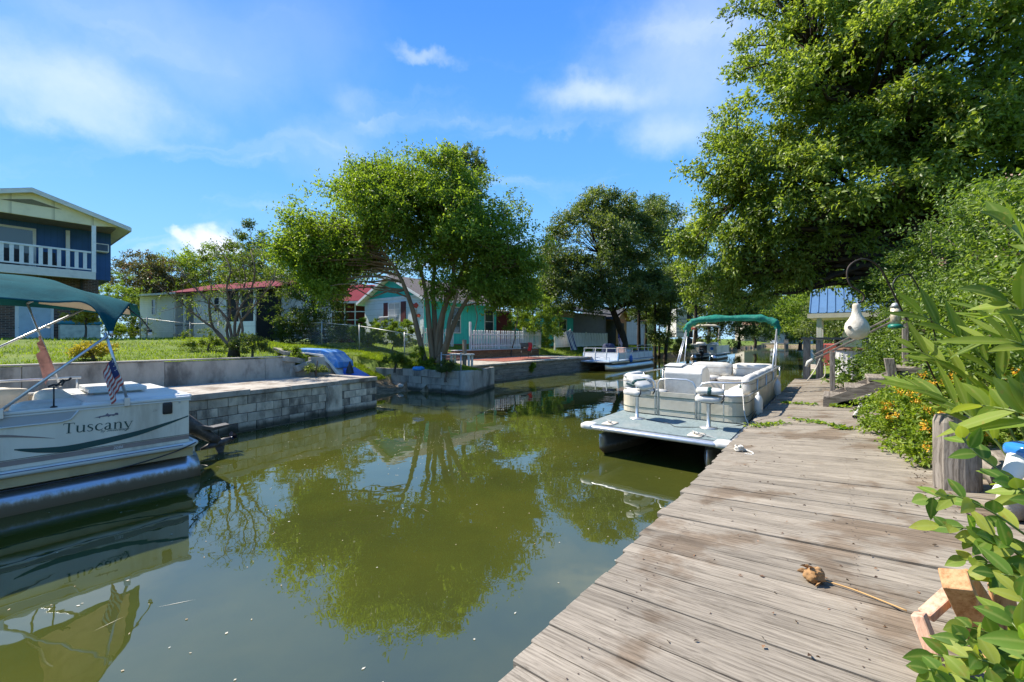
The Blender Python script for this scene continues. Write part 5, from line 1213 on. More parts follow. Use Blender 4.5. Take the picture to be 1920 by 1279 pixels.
def fishorn(y, z, k, m, nm):
    mb = MB(); mb.prism([(y-.32*k, z+.02), (y-.1*k, z+.2*k), (y+.15*k, z+.12*k), (y+.3*k, z+.2*k), (y+.26*k, z), (y+.3*k, z-.16*k), (y+.12*k, z-.1*k), (y-.12*k, z-.18*k)], -.075, -.045, 'x'); put(nm, mb, m, TQ, bev=.008)
fishorn(.75, 2.85, 1.0, mat('orange_red_paint', (.55, .05, .02), .5), 'fish_ornament'); fishorn(.45, 2.2, .7, mat('orange_red_paint_worn', (.52, .09, .03), .5), 'fish_ornament')
put('driftwood', MB().box(-.1, -.045, .62, .74, 1.5, 2.6), mat('driftwood_grey', (.45, .43, .38), .9), TQ, bev=.01)
put('maroon_wall', MB().box(SL, SL+3.2, 1.0, 4, .2, 2.9), M_MAROON, TQ)
put('maroon_roof', MB().hexa([(SL+.47, .7, 2.85), (SL+3.6, .7, 2.85), (SL+3.6, 4.4, 3.5), (SL+.47, 4.4, 3.5), (SL+.47, .7, 2.95), (SL+3.6, .7, 2.95), (SL+3.6, 4.4, 3.6), (SL+.47, 4.4, 3.6)]), M_SHING, TQ)
put('white_poster', MB().box(SL+.3, SL+1.1, .96, .998, .9, 2.3), mat('pale_blue_board', (.55, .65, .75), .6, .2, 3), TQ)

# ---- second turquoise house, the grey building and the little honey-wood shed
H2 = thing_su('outbuilding', 'low turquoise and grey outbuilding with a dark roof behind the leaning picket fence', 'building', 31.5, 20.6, 1.4)
put('turquoise_wall', MB().box(0, 5.0, 0, 4, 0, 2.75), M_TURQ, H2); put('eave_board', MB().box(-.2, 5.2, -.04, -.002, 2.76, 3.35), wood('bare_eave_board', (.28, .2, .13), (.5, .4, .28), 'x'), H2)
put('grey_wall', MB().box(5.02, 12.5, -.03, 4, 0, 3.3), M_GREYW, H2)
put('roof', MB().hexa([(-.5, -.6, 3.36), (12.9, -.6, 3.36), (12.9, 4, 4.3), (-.5, 4, 4.3), (-.5, -.6, 3.5), (12.9, -.6, 3.5), (12.9, 4, 4.45), (-.5, 4, 4.45)]), M_SHINGD, H2)
window(H2, 'window', 'x', 2.3, 3.6, .7, 2.5, 0, frame=M_FASCIA, fw=.09, bars=1)
SH = thing_su('garden_shed', 'small honey-brown wooden shed with a peaked roof and dark doorway beside the oak trunk', 'shed', 44.4, 19.6, 1.4)
put('side_wall', MB().box(0, 3.0, .0, 4.2, 0, 3.0), M_GREYW, SH); put('front_wall', MB().prism([(0, 0), (3.0, 0), (3.0, 2.95), (1.5, 4.0), (0, 2.95)], -.06, -.002), M_YEWOOD, SH)
gable_roof(SH, 0, 3.0, -.1, 4.2, 3.02, 4.1, 'y', M_SHINGD, M_YEWOOD, .35)
put('doorway', MB().box(1.2, 2.2, -.075, -.062, 0, 2.5), M_SCREEN, SH); put('door_header', MB().box(1.1, 2.3, -.09, -.062, 2.55, 2.95), mat('rust_sign', (.42, .16, .06), .7), SH)

# ---- white cabin and camper trailer beyond the trunks
c_ = Pd(1176, 640, 52)
WCb = thing('cabin', 'white cabin with an olive green end wall glimpsed between the far trunks', 'building', (c_.x, c_.y, 1.35), R(18))
put('wall', MB().box(-1.5, 2.6, 0, 5, 0, 4.2), siding('white_cabin_board', (.62, .62, .62), .3, 'x', depth=.2), WCb); put('end_wall', MB().box(2.62, 3.9, -.3, 5, 0, 4.6), M_OLIVE, WCb)
put('roof', MB().hexa([(-2, -.6, 4.2), (4.2, -.6, 4.62), (4.2, 5.4, 4.62), (-2, 5.4, 4.2), (-2, -.6, 4.4), (4.2, -.6, 4.8), (4.2, 5.4, 4.8), (-2, 5.4, 4.4)]), M_SHINGD, WCb)
c_ = Pd(1268, 640, 54)
CT = thing('camper_trailer', 'white camper trailer with a ribbed grey nose parked behind the far trunks', 'trailer', (c_.x, c_.y, 1.35), R(10))
put('body', MB().prism([(0, .9), (1.5, .9), (1.6, 3.2), (1.5, 4.5), (.9, 4.7), (.0, 4.6)], 0, 2.4), M_WHITE, CT, bev=.1)
for k in range(5): put('nose_rib', MB().box(-.02, 1.45, -.04, -.005, 1.5+k*.42, 1.72+k*.42), M_GREYP, CT, bev=.02)
put('dark_end', MB().box(1.62, 2.4, -.02, 2.4, .9, 4.5), M_DARK, CT, bev=.08)
for x in (.4, 1.9): mb = MB(); mb.lathe([(.2, -.1), (.42, -.08), (.42, .08), (.2, .1)], 18); mb.xf(Matrix.Translation((x, 0, .42)) @ Matrix.Rotation(R(90), 4, 'X')); put('wheel', mb, M_BLACK, CT, smooth=True)

# ---- houses at the far end of the canal
def far_house(nm, label, px, py, Y, w, h, rh, wm, rm, wins, rz=0.0, d=7):
    c = Pd(px, py, Y); o = thing(nm, label, 'house', (c.x, c.y, .9), R(rz))
    put('wall', MB().box(-w/2, w/2, 0, d, -.2, h), wm, o); gable_roof(o, -w/2, w/2, 0, d, h, h+rh, 'x', rm, M_FASCIA, .5)
    for a, b, z0, z1 in wins: window(o, 'window', 'x', a, b, z0, z1, 0, fw=.12)
    return o
far_house('far_house', 'pale house with white porch columns at the end of the canal', 1493, 640, 118, 8.5, 4.6, 1.6, siding('pale_grey_siding', (.55, .57, .58), .3, 'z', depth=.2), M_SHING, [(-3, -2, 1, 3), (0, 1, 1, 3), (2.2, 3.2, 1, 3)], -12)
far_house('far_house', 'far house with a sunlit orange-brown roof above the canal end', 1438, 640, 135, 14, 6.0, 4.2, siding('tan_siding', (.45, .40, .33), .3, 'z', depth=.2), mat('orange_brown_shingles', (.42, .24, .13), .95, .15, 2), [(-4, -2.6, 2, 4), (1, 2.4, 2, 4)], -6)
fd = thing_su('far_dock', 'grey low dock on posts at the far end of the canal', 'dock', 112, 9.5, 0)
put('deck', MB().box(-4, 4, -1.0, 3.5, .8, 1.05), M_WOODOLD, fd)
for k in range(4): put('post', MB().box(-4+k*2.5, -3.75+k*2.5, -1.0, -.75, -.6, 1.9), M_WOODZ, fd)
put('rail', MB().box(-4, 4, -1.0, -.8, 1.8, 1.9), M_WOODOLD, fd)
put('bench_seat', MB().box(-2, 2, 1, 2, 1.2, 1.7), M_WHITEW, fd)

# ---- white picket fences
def picket_fence(label, s0, u0, s1, u1, zfun, top, pitch=.155, w=.075, rails=(.2, .8), lean=0.0, posts=(), gap=None, scal=None):
    ln = math.hypot(s1-s0, u1-u0); rot = math.atan2(u1-u0, s1-s0)
    o = thing_su('picket_fence', label, 'fence', s0, u0, zfun, rot)
    meshes = {}
    n = int(ln/pitch)
    for i in range(n+1):
        x = i*pitch; h = top(x/ln); key = round(h, 2)
        if key not in meshes:
            m_ = MB().prism([(-w/2, 0), (w/2, 0), (w/2, key-.05), (0, key), (-w/2, key-.05)], -.012, .012).mesh('picket'); m_.materials.append(M_WHITEW); meshes[key] = m_
        p = put('picket', meshes[key], M_WHITEW, o, loc=(x, lean*.0, .04)); p.rotation_euler = (-lean + .02*math.sin(i*1.7), .012*math.sin(i*2.3), 0)
    for k in rails: put('rail', MB().box(0, ln, .014 + lean*k*1.2, .05 + lean*k*1.2, k*top(.5)-.035, k*top(.5)+.035), M_WHITEW, o)
    for x, h in posts: put('post', MB().box(x-.06, x+.06, .05, .17, -.2, h), M_WHITEW, o, bev=.012)
    return o
def scallop(t, a, b, lo, hi):
    if a < t < b: q = (t-a)/(b-a); return hi - (hi-lo)*math.sin(math.pi*q)
    return lo
picket_fence('white picket fence with a scalloped end panel on the ledge above the patio', 19.0, 17.95, 26.8, 17.95, 1.40, lambda t: scallop(t, .72, 1.01, 1.2, 1.5), posts=((0, 1.75), (5.6, 1.5), (7.8, 1.72), (2.8, 1.2)))
picket_fence('short white picket fence beside the crape myrtle trunks in front of the cottage', 16.6, 19.6, 19.15, 19.75, 1.55, lambda t: 1.15, posts=((0, 1.3), (2.55, 1.35)), pitch=.17)
picket_fence('white picket fence leaning outward behind the white railed boat', 28.9, 17.9, 38.9, 18.0, 1.35, lambda t: scallop(t, -.01, .28, 1.25, 1.6), lean=.12, posts=((0, 1.7), (2.8, 1.4), (5.5, 1.35), (10, 1.3)), pitch=.16, w=.13)

# ---- chain link fence
def chain_run(label, pts, h, nm='chain_link_fence', mesh_step=.085):
    """pts: world points on the ground"""
    o = thing(nm, label, 'fence', pts[0]); P = [Vector(p) - Vector(pts[0]) for p in pts]
    for p in P:
        m_ = MB(); m_.tube([p + Vector((0, 0, -.1)), p + Vector((0, 0, h+.06))], .03, 8); m_.lathe([(.034, 0), (.03, .03), (.01, .045)], 8, tuple(p + Vector((0, 0, h+.06)))); put('post', m_, M_STEEL, o, smooth=True)
    for a, b in zip(P[:-1], P[1:]):
        up = Vector((0, 0, h)); m_ = MB(); m_.tube([a+up, b+up], .021, 8); put('top_rail', m_, M_STEEL, o, smooth=True)
        L = (b-a).length; d = (b-a)/L; m_ = MB(); t = -h
        while t < L:
            for sg in (0, 1):
                lo, hi = t, t+h; z0, z1 = 0.02, h
                c0, c1 = max(lo, 0), min(hi, L)
                if c1 <= c0: continue
                q0 = (c0-lo)/h; q1 = (c1-lo)/h
                if sg: pa = a + d*c0 + Vector((0, 0, h*q0)); pb = a + d*c1 + Vector((0, 0, h*q1))
                else: pa = a + d*c0 + Vector((0, 0, h*(1-q0))); pb = a + d*c1 + Vector((0, 0, h*(1-q1)))
                m_.tube([pa, pb], .0028, 3, cap=False)
            t += mesh_step
        ob = put('wire_mesh', m_, M_STEEL, o); ob['kind'] = 'stuff'
    return o
def gpt(x, y): s, u = SU(x, y); return (x, y, height(s, u))
chain_run('chain link fence with a sloping top rail running down the lawn to the crape myrtle', [gpt(-14.9, 24.2), gpt(-12.4, 23.2), gpt(-9.6, 21.0), gpt(-7.3, 19.9), gpt(-4.75, 18.4), gpt(-3.75, 17.4)], 1.18)
chain_run('chain link gate and fence in front of the mobile home porch', [gpt(-23.6, 26.4), gpt(-22.9, 26.1), gpt(-19.5, 25.2), gpt(-17.5, 24.8)], 1.25)
chain_run('short grey metal gate panel at the corner of the sea wall', [(-2.7, 15.9, .86), (-1.95, 15.9, .86)], .62, 'gate_panel', .07)

# ---- overturned blue pedal boat on the broken sea wall
c_ = Pd(608, 690, 14.6)
PBt = thing('pedal_boat', 'overturned blue and white pedal boat lying on the broken sea wall', 'boat', (c_.x, c_.y, 1.16), R(-10))
prof = [(-1.05, .36), (-1.0, .5), (-.2, .50), (.28, .46), (.62, .26), (.95, -.12), (1.05, -.22)]
mb = MB(); mb.prism([(-1.12, .46), (-1.04, .60), (.18, .56), (.46, .47), (.80, .14), (.84, -.06), (.70, -.04), (.28, .38), (-1.02, .45)], -.45, .5)
put('hull', mb, mat('blue_hull', (.05, .24, .62), .4, .15, 4, 0, dirt=(.55, .62, .66), dirt_amt=.85, dirt_scale=2.2), PBt, bev=.03)
mb = MB(); mb.prism([(-1.12, .40), (-.3, .40), (.18, .33), (.50, .08), (.92, -.46), (1.02, -.40), (.66, .02), (.30, .40), (-.3, .46), (-1.10, .47)], -.50, .3); put('deck_rim', mb, mat('white_hull_rim', (.66, .63, .56), .5, .1), PBt, bev=.015)
mb = MB(); mb.prism([(.86, -.06), (1.45, -.36), (1.5, -.44), (.9, -.44)], -.25, .5); put('seat_well', mb, mat('bright_blue_plastic', (.02, .11, .52), .4, .1), PBt, bev=.03)
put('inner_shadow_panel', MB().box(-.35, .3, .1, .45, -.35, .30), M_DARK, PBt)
mb = MB(); mb.lathe([(.14, 0), (.1, .16), (.05, .3), (.015, .4)], 10, (1.1, -.2, -.24)); put('rudder_cone', mb, M_BLACK, PBt)

# ---- yard things on the middle lot
c_ = Pd(784, 691, 15.9)
o = thing('tarp_bundle', 'crumpled bright blue tarp bundle on the sea wall below the crape myrtle', 'tarp', (c_.x, c_.y, .88))
mb = MB(); mb.rbox(-.2, .2, -.14, .14, 0, .15, .06)
for i, v in enumerate(mb.v): n = mnoise.noise(Vector(v)*9); mb.v[i] = (v[0]*(1+.3*n), v[1]*(1+.3*n), v[2]*(1+.4*n))
put('folded_tarp', mb, mat('blue_tarp', (.03, .25, .62), .45, .2, 8, .5, 20), o, smooth=True)
c_ = Pd(757, 684, 17.0)
o = thing('paper_scrap', 'pale crumpled plastic bag lying in the grass near the blue tarp', 'bag', gpt(c_.x, c_.y))
mb = MB(); mb.rbox(-.22, .22, -.12, .12, 0, .12, .05)
for i, v in enumerate(mb.v): n = mnoise.noise(Vector(v)*8+Vector((3, 1, 2))); mb.v[i] = (v[0]*(1+.5*n), v[1]*(1+.5*n), v[2]*(1+.7*n))
put('bag', mb, mat('pale_plastic', (.6, .58, .52), .5), o, smooth=True)
c_ = Pd(905, 722, 18.9)
o = thing('pipe_stub', 'short white plastic pipe standing in the water below the patio', 'pipe', (c_.x, c_.y, -.3))
mb = MB(); mb.lathe([(.1, 0), (.1, .78), (.13, .78), (.13, .98), (.1, .98)], 14); put('pipe', mb, M_WHITE, o, smooth=False)
o = thing('plant_bench', 'low white wooden plant bench at the foot of the crape myrtle', 'bench', gpt(-2.2, 18.2), R(-20)); o.location.z = .92
put('bench_top', MB().box(-.52, .52, -.22, .22, .46, .52), M_WHITEW, o, bev=.01)
for x in (-.42, .42):
    for y in (-.16, .16): put('leg', MB().box(x-.045, x+.045, y-.03, y+.03, 0, .458), M_WHITEW, o)
o = thing_su('mooring_post', 'grey square timber post at the corner of the sea wall', 'post', 13.0, 12.7, .3); put('timber', MB().box(-.07, .07, -.07, .07, 0, 1.75), M_WOODZ, o, bev=.012)
# patio bench with the red towel
bn = thing_su('patio_bench', 'dark metal patio bench with a red towel over its left end', 'bench', 22.6, 16.0, .87, R(4))
for k in range(6): put('seat_slat', MB().box(-.7, .7, -.22+k*.08, -.16+k*.08, .42, .445), M_BLACK, bn)
for k in range(6): put('back_slat', MB().box(-.7, .7, .27+k*.012, .29+k*.012, .5+k*.075, .565+k*.075), M_BLACK, bn)
for x in (-.66, .66):
    mb = MB(); mb.tube([(x, -.28, 0), (x, -.24, .42), (x, .25, .42), (x, .34, .95)], .018, 8); mb.tube([(x, .34, 0), (x, .26, .42)], .018, 8); mb.tube([(x, -.24, .42), (x, -.24, .64), (x, .28, .64)], .016, 8); put('leg', mb, M_BLACK, bn, smooth=True)
rt = thing_su('towel', 'red towel draped over the patio bench', 'towel', 22.05, 15.72, .87)
def cloth_drape(w, L, fold=.03, seed=0.0):
    mb = MB()
    def f(u, v): return Vector((w*(u-.5) + .01*math.sin(v*9+seed), -.05 - .08*math.sin(math.pi*min(1, v*1.3)) - fold*math.sin(u*14+v*3+seed)*(.3+v), .98 - L*v))
    mb.grid(f, 26, 16); return mb
put('cloth', cloth_drape(.42, .55, .015), mat('red_towel', (.50, .03, .03), .9, .15, 12), rt, smooth=True)
st_ = thing_su('beach_towel', 'navy and white striped beach towel hung over the leaning picket fence', 'towel', 30.3, 17.6, 1.4)
mb = MB()
def f(u, v): return Vector((-.62 + 1.24*u + .28*v, -.12 - .32*v - .05*math.sin(u*22+v*2)*(.4+v), 1.3 - 1.55*v))
mb.grid(f, 44, 12)
mb.m = [(1 if (int((i//12)/44*17) % 2) else 0) for i in range(len(mb.f))]
put('cloth', mb, [M_WHC, M_NAVY], st_, smooth=True)
# wheelbarrow-like folding chair in the gap between the fences
fc = thing_su('folding_chair', 'pale green folding garden chair in the gap between the two picket fences', 'chair', 27.9, 18.3, 1.4)
M_PGREEN = mat('pale_green_paint', (.30, .48, .42), .5, .1)
for sg in (-1, 1):
    mb = MB(); mb.tube([(.35*sg, -.3, 0), (.35*sg, .3, .95)], .022, 6); put('leg', mb, M_PGREEN, fc); mb = MB(); mb.tube([(.35*sg, .3, 0), (.35*sg, -.25, .5)], .022, 6); put('leg', mb, M_PGREEN, fc)
for k in range(3): put('slat', MB().box(-.35, .35, -.25+k*.17, -.13+k*.17, .45, .47), M_PGREEN, fc)
for k in range(2): put('back_slat', MB().box(-.35, .35, .22+k*.05, .25+k*.05, .68+k*.16, .78+k*.16), M_PGREEN, fc)

# ---- pavilion with the blue metal roof on the right bank
PV = thing_su('pavilion', 'open pavilion with a bright blue metal roof on white posts beyond the stairs', 'pavilion', 23.0, .9, .75)
M_BLUER = mat('blue_metal_roof', (.10, .20, .36), .45, .08, 3, 0, metal=.15)
for k in range(12):
    y1 = .0 - k*.30; put('roof_panel', MB().hexa([(0, y1-.296, 2.48), (0, y1, 2.48), (2.0, y1, 3.72), (2.0, y1-.296, 3.72), (0, y1-.296, 2.50), (0, y1, 2.50), (2.0, y1, 3.74), (2.0, y1-.296, 3.74)]), M_BLUER, PV)
    mb = MB(); mb.beam((0, y1, 2.515), (2.0, y1, 3.755), .035, .04); put('seam', mb, M_BLUER, PV)
put('rear_roof', MB().hexa([(2.02, -3.6, 3.70), (2.02, .0, 3.70), (4.0, 0, 2.48), (4.0, -3.6, 2.48), (2.02, -3.6, 3.74), (2.02, 0, 3.74), (4.0, 0, 2.52), (4.0, -3.6, 2.52)]), M_BLUER, PV)
put('eave_beam', MB().box(-.02, .1, -3.65, .08, 2.27, 2.465), M_FASCIA, PV); put('soffit', MB().box(.1, 3.9, -3.6, .02, 2.30, 2.36), M_WHITEW, PV)
for x in (.15, 3.7):
    for y in (-.35, -3.2): put('post', MB().box(x-.09, x+.09, y-.09, y+.09, -.3, 2.27), M_WHITEW, PV, bev=.01)
put('floor', MB().box(-.2, 4.1, -3.7, .1, -.12, .0), M_CONC_L, PV)
put('red_cooler', MB().box(2.3, 2.9, -1.0, -.4, .0, 1.1), M_RED, PV, bev=.05)
put('cupboard', MB().box(2.6, 3.2, -1.9, -1.2, .0, 1.7), M_WHITEW, PV, bev=.02)

# ================================================================ trees and shrubs across the canal
L_CRAPE = leafmat('crape_leaf', (.075, .125, .014), (.15, .235, .026), (.27, .36, .05), trans=.52)
L_OAK = leafmat('oak_leaf', (.045, .075, .018), (.10, .145, .032), (.24, .29, .09), trans=.45, spec=.5, rough=.42)
L_ELM = leafmat('elm_leaf', (.075, .12, .018), (.175, .25, .036), (.34, .41, .10), trans=.54, spec=.5, rough=.42)
L_DARK = leafmat('dark_evergreen_leaf', (.028, .05, .010), (.065, .11, .018), (.15, .21, .04), trans=.4)
L_LIGHT = leafmat('light_green_leaf', (.05, .085, .012), (.11, .165, .022), (.20, .25, .05), trans=.4)
L_OLIVE = leafmat('olive_brown_leaf', (.05, .05, .018), (.10, .095, .035), (.17, .15, .06), trans=.3)
L_YELLOW = leafmat('yellow_leaf', (.22, .19, .02), (.38, .33, .03), (.52, .46, .07), trans=.4, tcol=(1.2, 1.1, .5))
L_PINK = leafmat('pink_blossom', (.30, .06, .06), (.45, .12, .10), (.55, .22, .18), trans=.3, tcol=(1.2, 1, 1))
M_BARK = mat('grey_brown_bark', (.135, .105, .08), .95, .35, 6, .9, 25, stretch=(1, 1, .25), spec=.15)
M_BARKD = mat('dark_bark', (.05, .04, .032), .95, .35, 6, .9, 25, stretch=(1, 1, .25), spec=.1)
M_CRBARK = mat('smooth_tan_bark', (.235, .16, .095), .8, .28, 5, .35, 12, stretch=(1, 1, .2), dirt=(.13, .10, .075), dirt_amt=.7, dirt_scale=3, spec=.2)
def tree(name, label, base, blobs, leaf, bark, seed, nb=40, nc=9, r=.55, m=5, q=6, L=.1, Wd=.05, tr=.2, trunk=None, limbs=True, group=None, cat='tree', flat=.55, spread=.34, inner=.5, droop=0.0, outb=.7, upb=.25, tonew=.4, fork=.35, extra=None, limbr=.25):
    """base and blobs in world coordinates"""
    rng = np.random.default_rng(seed); base = Vector(base); o = thing(name, label, cat, base, group=group)
    bl = [(b[0]-base.x, b[1]-base.y, b[2]-base.z, b[3], b[4], b[5]) for b in blobs]
    boughs, cen, tone, mid = crown_points(rng, bl, nb, nc, flat, spread, inner)
    keep = cen[:, 2] > .12; cen = cen[keep]; tone = tone[keep]
    mid = mid - np.array([0, 0, bl[0][5]*.4])
    put('crown', sprays('crown', rng, cen, tone, mid, r, m, q, L, Wd, droop, outb, upb, tonew=tonew), leaf, o)
    if trunk is None:
        top = Vector(mid); top.z = max(.5, mid[2]*1.0); trunk = [limb_path((0, 0, -.25), top, rng, 0, 6, .03)]
    mb = MB(); ends = []
    for pth in trunk:
        P = catmull([Vector(p) for p in pth], 4); n = len(P)
        mb.tube(P, [tr*(1-.72*k/(n-1))*(1.35 if k == 0 else 1) for k in range(n)], 10); ends.append(P)
    put('trunk', mb, bark, o, smooth=True)
    if limbs:
        mb = MB()
        for b in boughs:
            bv = Vector(b); best = None
            for P in ends:
                for k in range(int(len(P)*fork), len(P)):
                    d = (P[k]-bv).length + max(0, P[k].z-bv.z)*1.5
                    if best is None or d < best[0]: best = (d, P[k], k/len(P))
            a = best[1]; pth = limb_path(a, bv, rng, .06, 5, .06); r0 = tr*limbr*(1.25-best[2]); mb.tube(pth, [r0*(1-.75*k/5)+.006 for k in range(6)], 6)
        put('limbs', mb, bark, o, smooth=True)['kind'] = 'stuff'
    if extra: extra(o, rng, boughs, cen)
    return o
def PB(px, py, Y, rx, ry, rz): p = Pd(px, py, Y); return (p.x, p.y, p.z, rx, ry, rz)
# ---- the crape myrtle over the sea wall corner
cb = Pd(814, 676, 17.4); cb.z = 1.05
def tp(seq, y0, y1): n = len(seq); return [Pd(x, y, y0+(y1-y0)*k/(n-1)) - cb for k, (x, y) in enumerate(seq)]
cr_tr = [tp([(797, 680), (784, 625), (771, 572), (749, 517), (722, 478), (688, 436)], 17.3, 16.6),
         tp([(812, 680), (804, 605), (800, 560), (789, 508), (768, 455), (742, 395)], 17.4, 17.6),
         tp([(816, 680), (815, 600), (812, 540), (816, 480), (806, 420), (800, 355)], 17.5, 18.2),
         tp([(823, 680), (829, 600), (841, 560), (862, 518), (880, 470), (902, 400)], 17.4, 18.0),
         tp([(828, 680), (846, 622), (863, 583), (888, 546), (922, 508), (952, 468)], 17.2, 16.8),
         tp([(819, 680), (820, 630), (834, 572), (850, 520), (848, 450), (853, 375)], 17.5, 16.8),
         tp([(822, 680), (838, 640), (843, 600), (855, 560), (858, 545)], 17.0, 16.4)]
tree('crape_myrtle', 'large spreading crape myrtle with many tan trunks on the sea wall corner', cb,
     [PB(770, 425, 17.3, 4.3, 3.2, 2.1), PB(880, 535, 16.8, 1.7, 1.2, .55), PB(930, 550, 17, 1.1, 1.0, .5), PB(610, 535, 16.8, 1.2, 1.2, .5), PB(975, 545, 17.2, .8, .9, .5), PB(780, 375, 17.3, 2.6, 2.2, 1.5), PB(640, 465, 17.2, 2.2, 2.0, 1.4), PB(585, 490, 17.4, 1.4, 1.5, 1.1), PB(920, 465, 17.2, 1.9, 1.8, 1.4), PB(720, 365, 17.6, 1.7, 1.7, 1.1), PB(840, 355, 18, 2.0, 1.8, 1.2), PB(570, 450, 17.5, 1.0, 1.2, .7), PB(965, 500, 17.5, 1.0, 1.1, .8), PB(690, 335, 17.5, .8, .9, .6)],
     L_CRAPE, M_CRBARK, 3, nb=480, nc=7, r=.62, m=6, q=8, L=.118, Wd=.062, tr=.125, trunk=cr_tr, flat=.6, spread=.24, inner=.25, droop=.12, tonew=.3, fork=.4, limbr=.35)
# ---- evergreen bush tree left of it
tree('evergreen_bush', 'dense dark rounded evergreen standing before the mobile home', gpt(*Pd(588, 640, 23).xy), [PB(588, 530, 23, 1.75, 1.7, 1.5), PB(580, 585, 22.8, 1.95, 1.8, 1.4), PB(590, 622, 23, 1.8, 1.6, .8), PB(605, 490, 23, 1.0, 1.0, 1.0)], L_DARK, M_BARKD, 5, nb=90, nc=10, r=.34, m=5, q=6, L=.10, Wd=.05, inner=.75, spread=.25, tonew=.5)
tree('background_conifer', 'dark pointed conifer top rising behind the crape myrtle', gpt(*Pd(868, 640, 44).xy), [PB(866, 345, 44, 2.4, 2.4, 3.2), PB(858, 300, 44, 1.2, 1.2, 2.4), PB(885, 320, 44, 1.5, 1.5, 2), PB(865, 430, 44, 3.2, 3, 4)], L_OAK, M_BARKD, 7, nb=70, nc=9, r=.55, m=5, q=6, L=.24, Wd=.10, tr=.4, upb=.9, flat=1.2)
# ---- the oak behind the white boat and its neighbours
tree('oak', 'big dark green oak with leaning trunk above the white railed boat', gpt(*Pd(1172, 655, 37).xy),
     [PB(1110, 470, 35, 4.2, 4, 3.4), PB(1180, 440, 37, 3.2, 3, 3), PB(1060, 525, 34.5, 2.5, 2.6, 2.1), PB(1200, 545, 36, 2.2, 2.5, 1.4), PB(1130, 395, 36, 2.4, 2.5, 1.4), PB(1110, 560, 33.5, 3.2, 2, 1.2)],
     L_OAK, M_BARKD, 9, nb=190, nc=10, r=.75, m=6, q=7, L=.21, Wd=.10, tr=.42, inner=.6, spread=.26, trunk=[[Vector((0, 0, -.3)), Vector((-.2, 0, 1.6)), Vector((-.9, -.2, 3.4)), Vector((-2.0, -.6, 6)), Vector((-2.6, -.8, 9))]], fork=.3, tonew=.5)
for k, (px, Y, lean, rr) in enumerate(((1198, 40, .0, .2), (1210, 41, .05, .16), (1228, 40, .02, .18), (1236, 43, .0, .13), (1245, 40, .35, .2), (1302, 44, .1, .36))):
    b = gpt(*Pd(px, 640, Y).xy); H = 8.5
    tree('slender_tree', ['slim dark trunk with a small crown nearest the oak', 'thin dark trunk second from the oak', 'dark trunk in the middle of the row behind the white boat', 'thinnest dark trunk of the row behind the white boat', 'slim trunk leaning right at the end of the row', 'thick dark trunk behind the far beige boat'][k], b,
         [(b[0]+lean*2+.3*k-.6, b[1], b[2]+8.0, 2.0, 2.2, 2.0), (b[0]+lean, b[1]+.3, b[2]+5.6, 1.5, 1.5, 1.0), (b[0]+.5, b[1]-1, b[2]+3.2, .9, .9, .8)], (L_OAK, L_DARK, L_OAK, L_CRAPE, L_OAK, L_OAK)[k], M_BARKD, 20+k, nb=26, nc=8, r=.6, m=5, q=6, L=.19, Wd=.085, tr=rr, trunk=[[(0, 0, -.2), (lean*.6, 0, 2.5), (lean*1.6, 0, 5), (lean*2.2, .2, 8)]], group='slim trunks behind the white boat')
# ---- background trees
BG = [('pale green tree rising beyond the oak on its right', 1212, 430, 60, 3.6, 4.4, L_LIGHT), ('tall pine-like dark tree beyond the oak near the drooping elm', 1252, 430, 66, 3.2, 5.5, L_OAK), ('dense dark tree closing the gap behind the slim trunks', 1290, 500, 58, 4.8, 5.0, L_OAK),
      ('dark bushy tree overhanging the far left bank of the canal', 1385, 590, 62, 3.6, 4.0, L_DARK), ('round dark tree on the far left bank behind the beige boat', 1345, 560, 60, 4.2, 4.6, L_OAK),
      ('tall leafy tree closing the view down the canal behind the far beige boat', 1415, 545, 72, 5.2, 5.2, L_OAK), ('mid green tree between the drooping shade tree and the slim trunks', 1330, 490, 52, 4.4, 5.0, L_CRAPE), ('dark magnolia crown rising left of the crape myrtle', 470, 470, 50, 3.0, 3.2, L_DARK), ('yellow-green tree behind the mobile home roof', 440, 515, 42, 3.8, 3.0, L_LIGHT), ('light green tree over the left end of the red roof', 355, 525, 44, 3.4, 2.4, L_CRAPE),
      ('brownish tree with pink blossom beside the blue house', 250, 530, 40, 2.8, 3.0, L_OLIVE), ('bright green tree filling the view between the blue house and the red roof', 320, 545, 46, 4.2, 3.4, L_LIGHT), ('tall green tree far behind the red roof', 400, 520, 62, 5.2, 4.6, L_CRAPE), ('dark green tree behind the right end of the red roof', 510, 530, 46, 3.6, 3.8, L_OAK), ('olive bush right of the blue house', 300, 530, 40, 2.6, 2.2, L_OLIVE), ('dark tree behind the dark red house', 650, 500, 48, 4.5, 3.6, L_DARK),
      ('pale tree between the crape myrtle and the oak', 1000, 540, 46, 2.8, 2.4, L_CRAPE), ('green tree behind the cottage roof', 930, 510, 42, 3.0, 2.5, L_OAK), ('soft green tree at the end of the canal', 1465, 575, 120, 7, 6.5, L_LIGHT), ('dark tree beyond the canal end houses', 1520, 590, 126, 8, 6, L_OAK), ('low dark tree behind the pavilion', 1500, 575, 55, 3.0, 3.5, L_CRAPE),
      ('broad dark tree far behind the left house roofs', 560, 515, 60, 5, 4.2, L_OAK), ('tall dark tree behind the cottage and outbuilding', 1040, 560, 60, 5, 3.6, L_DARK)]
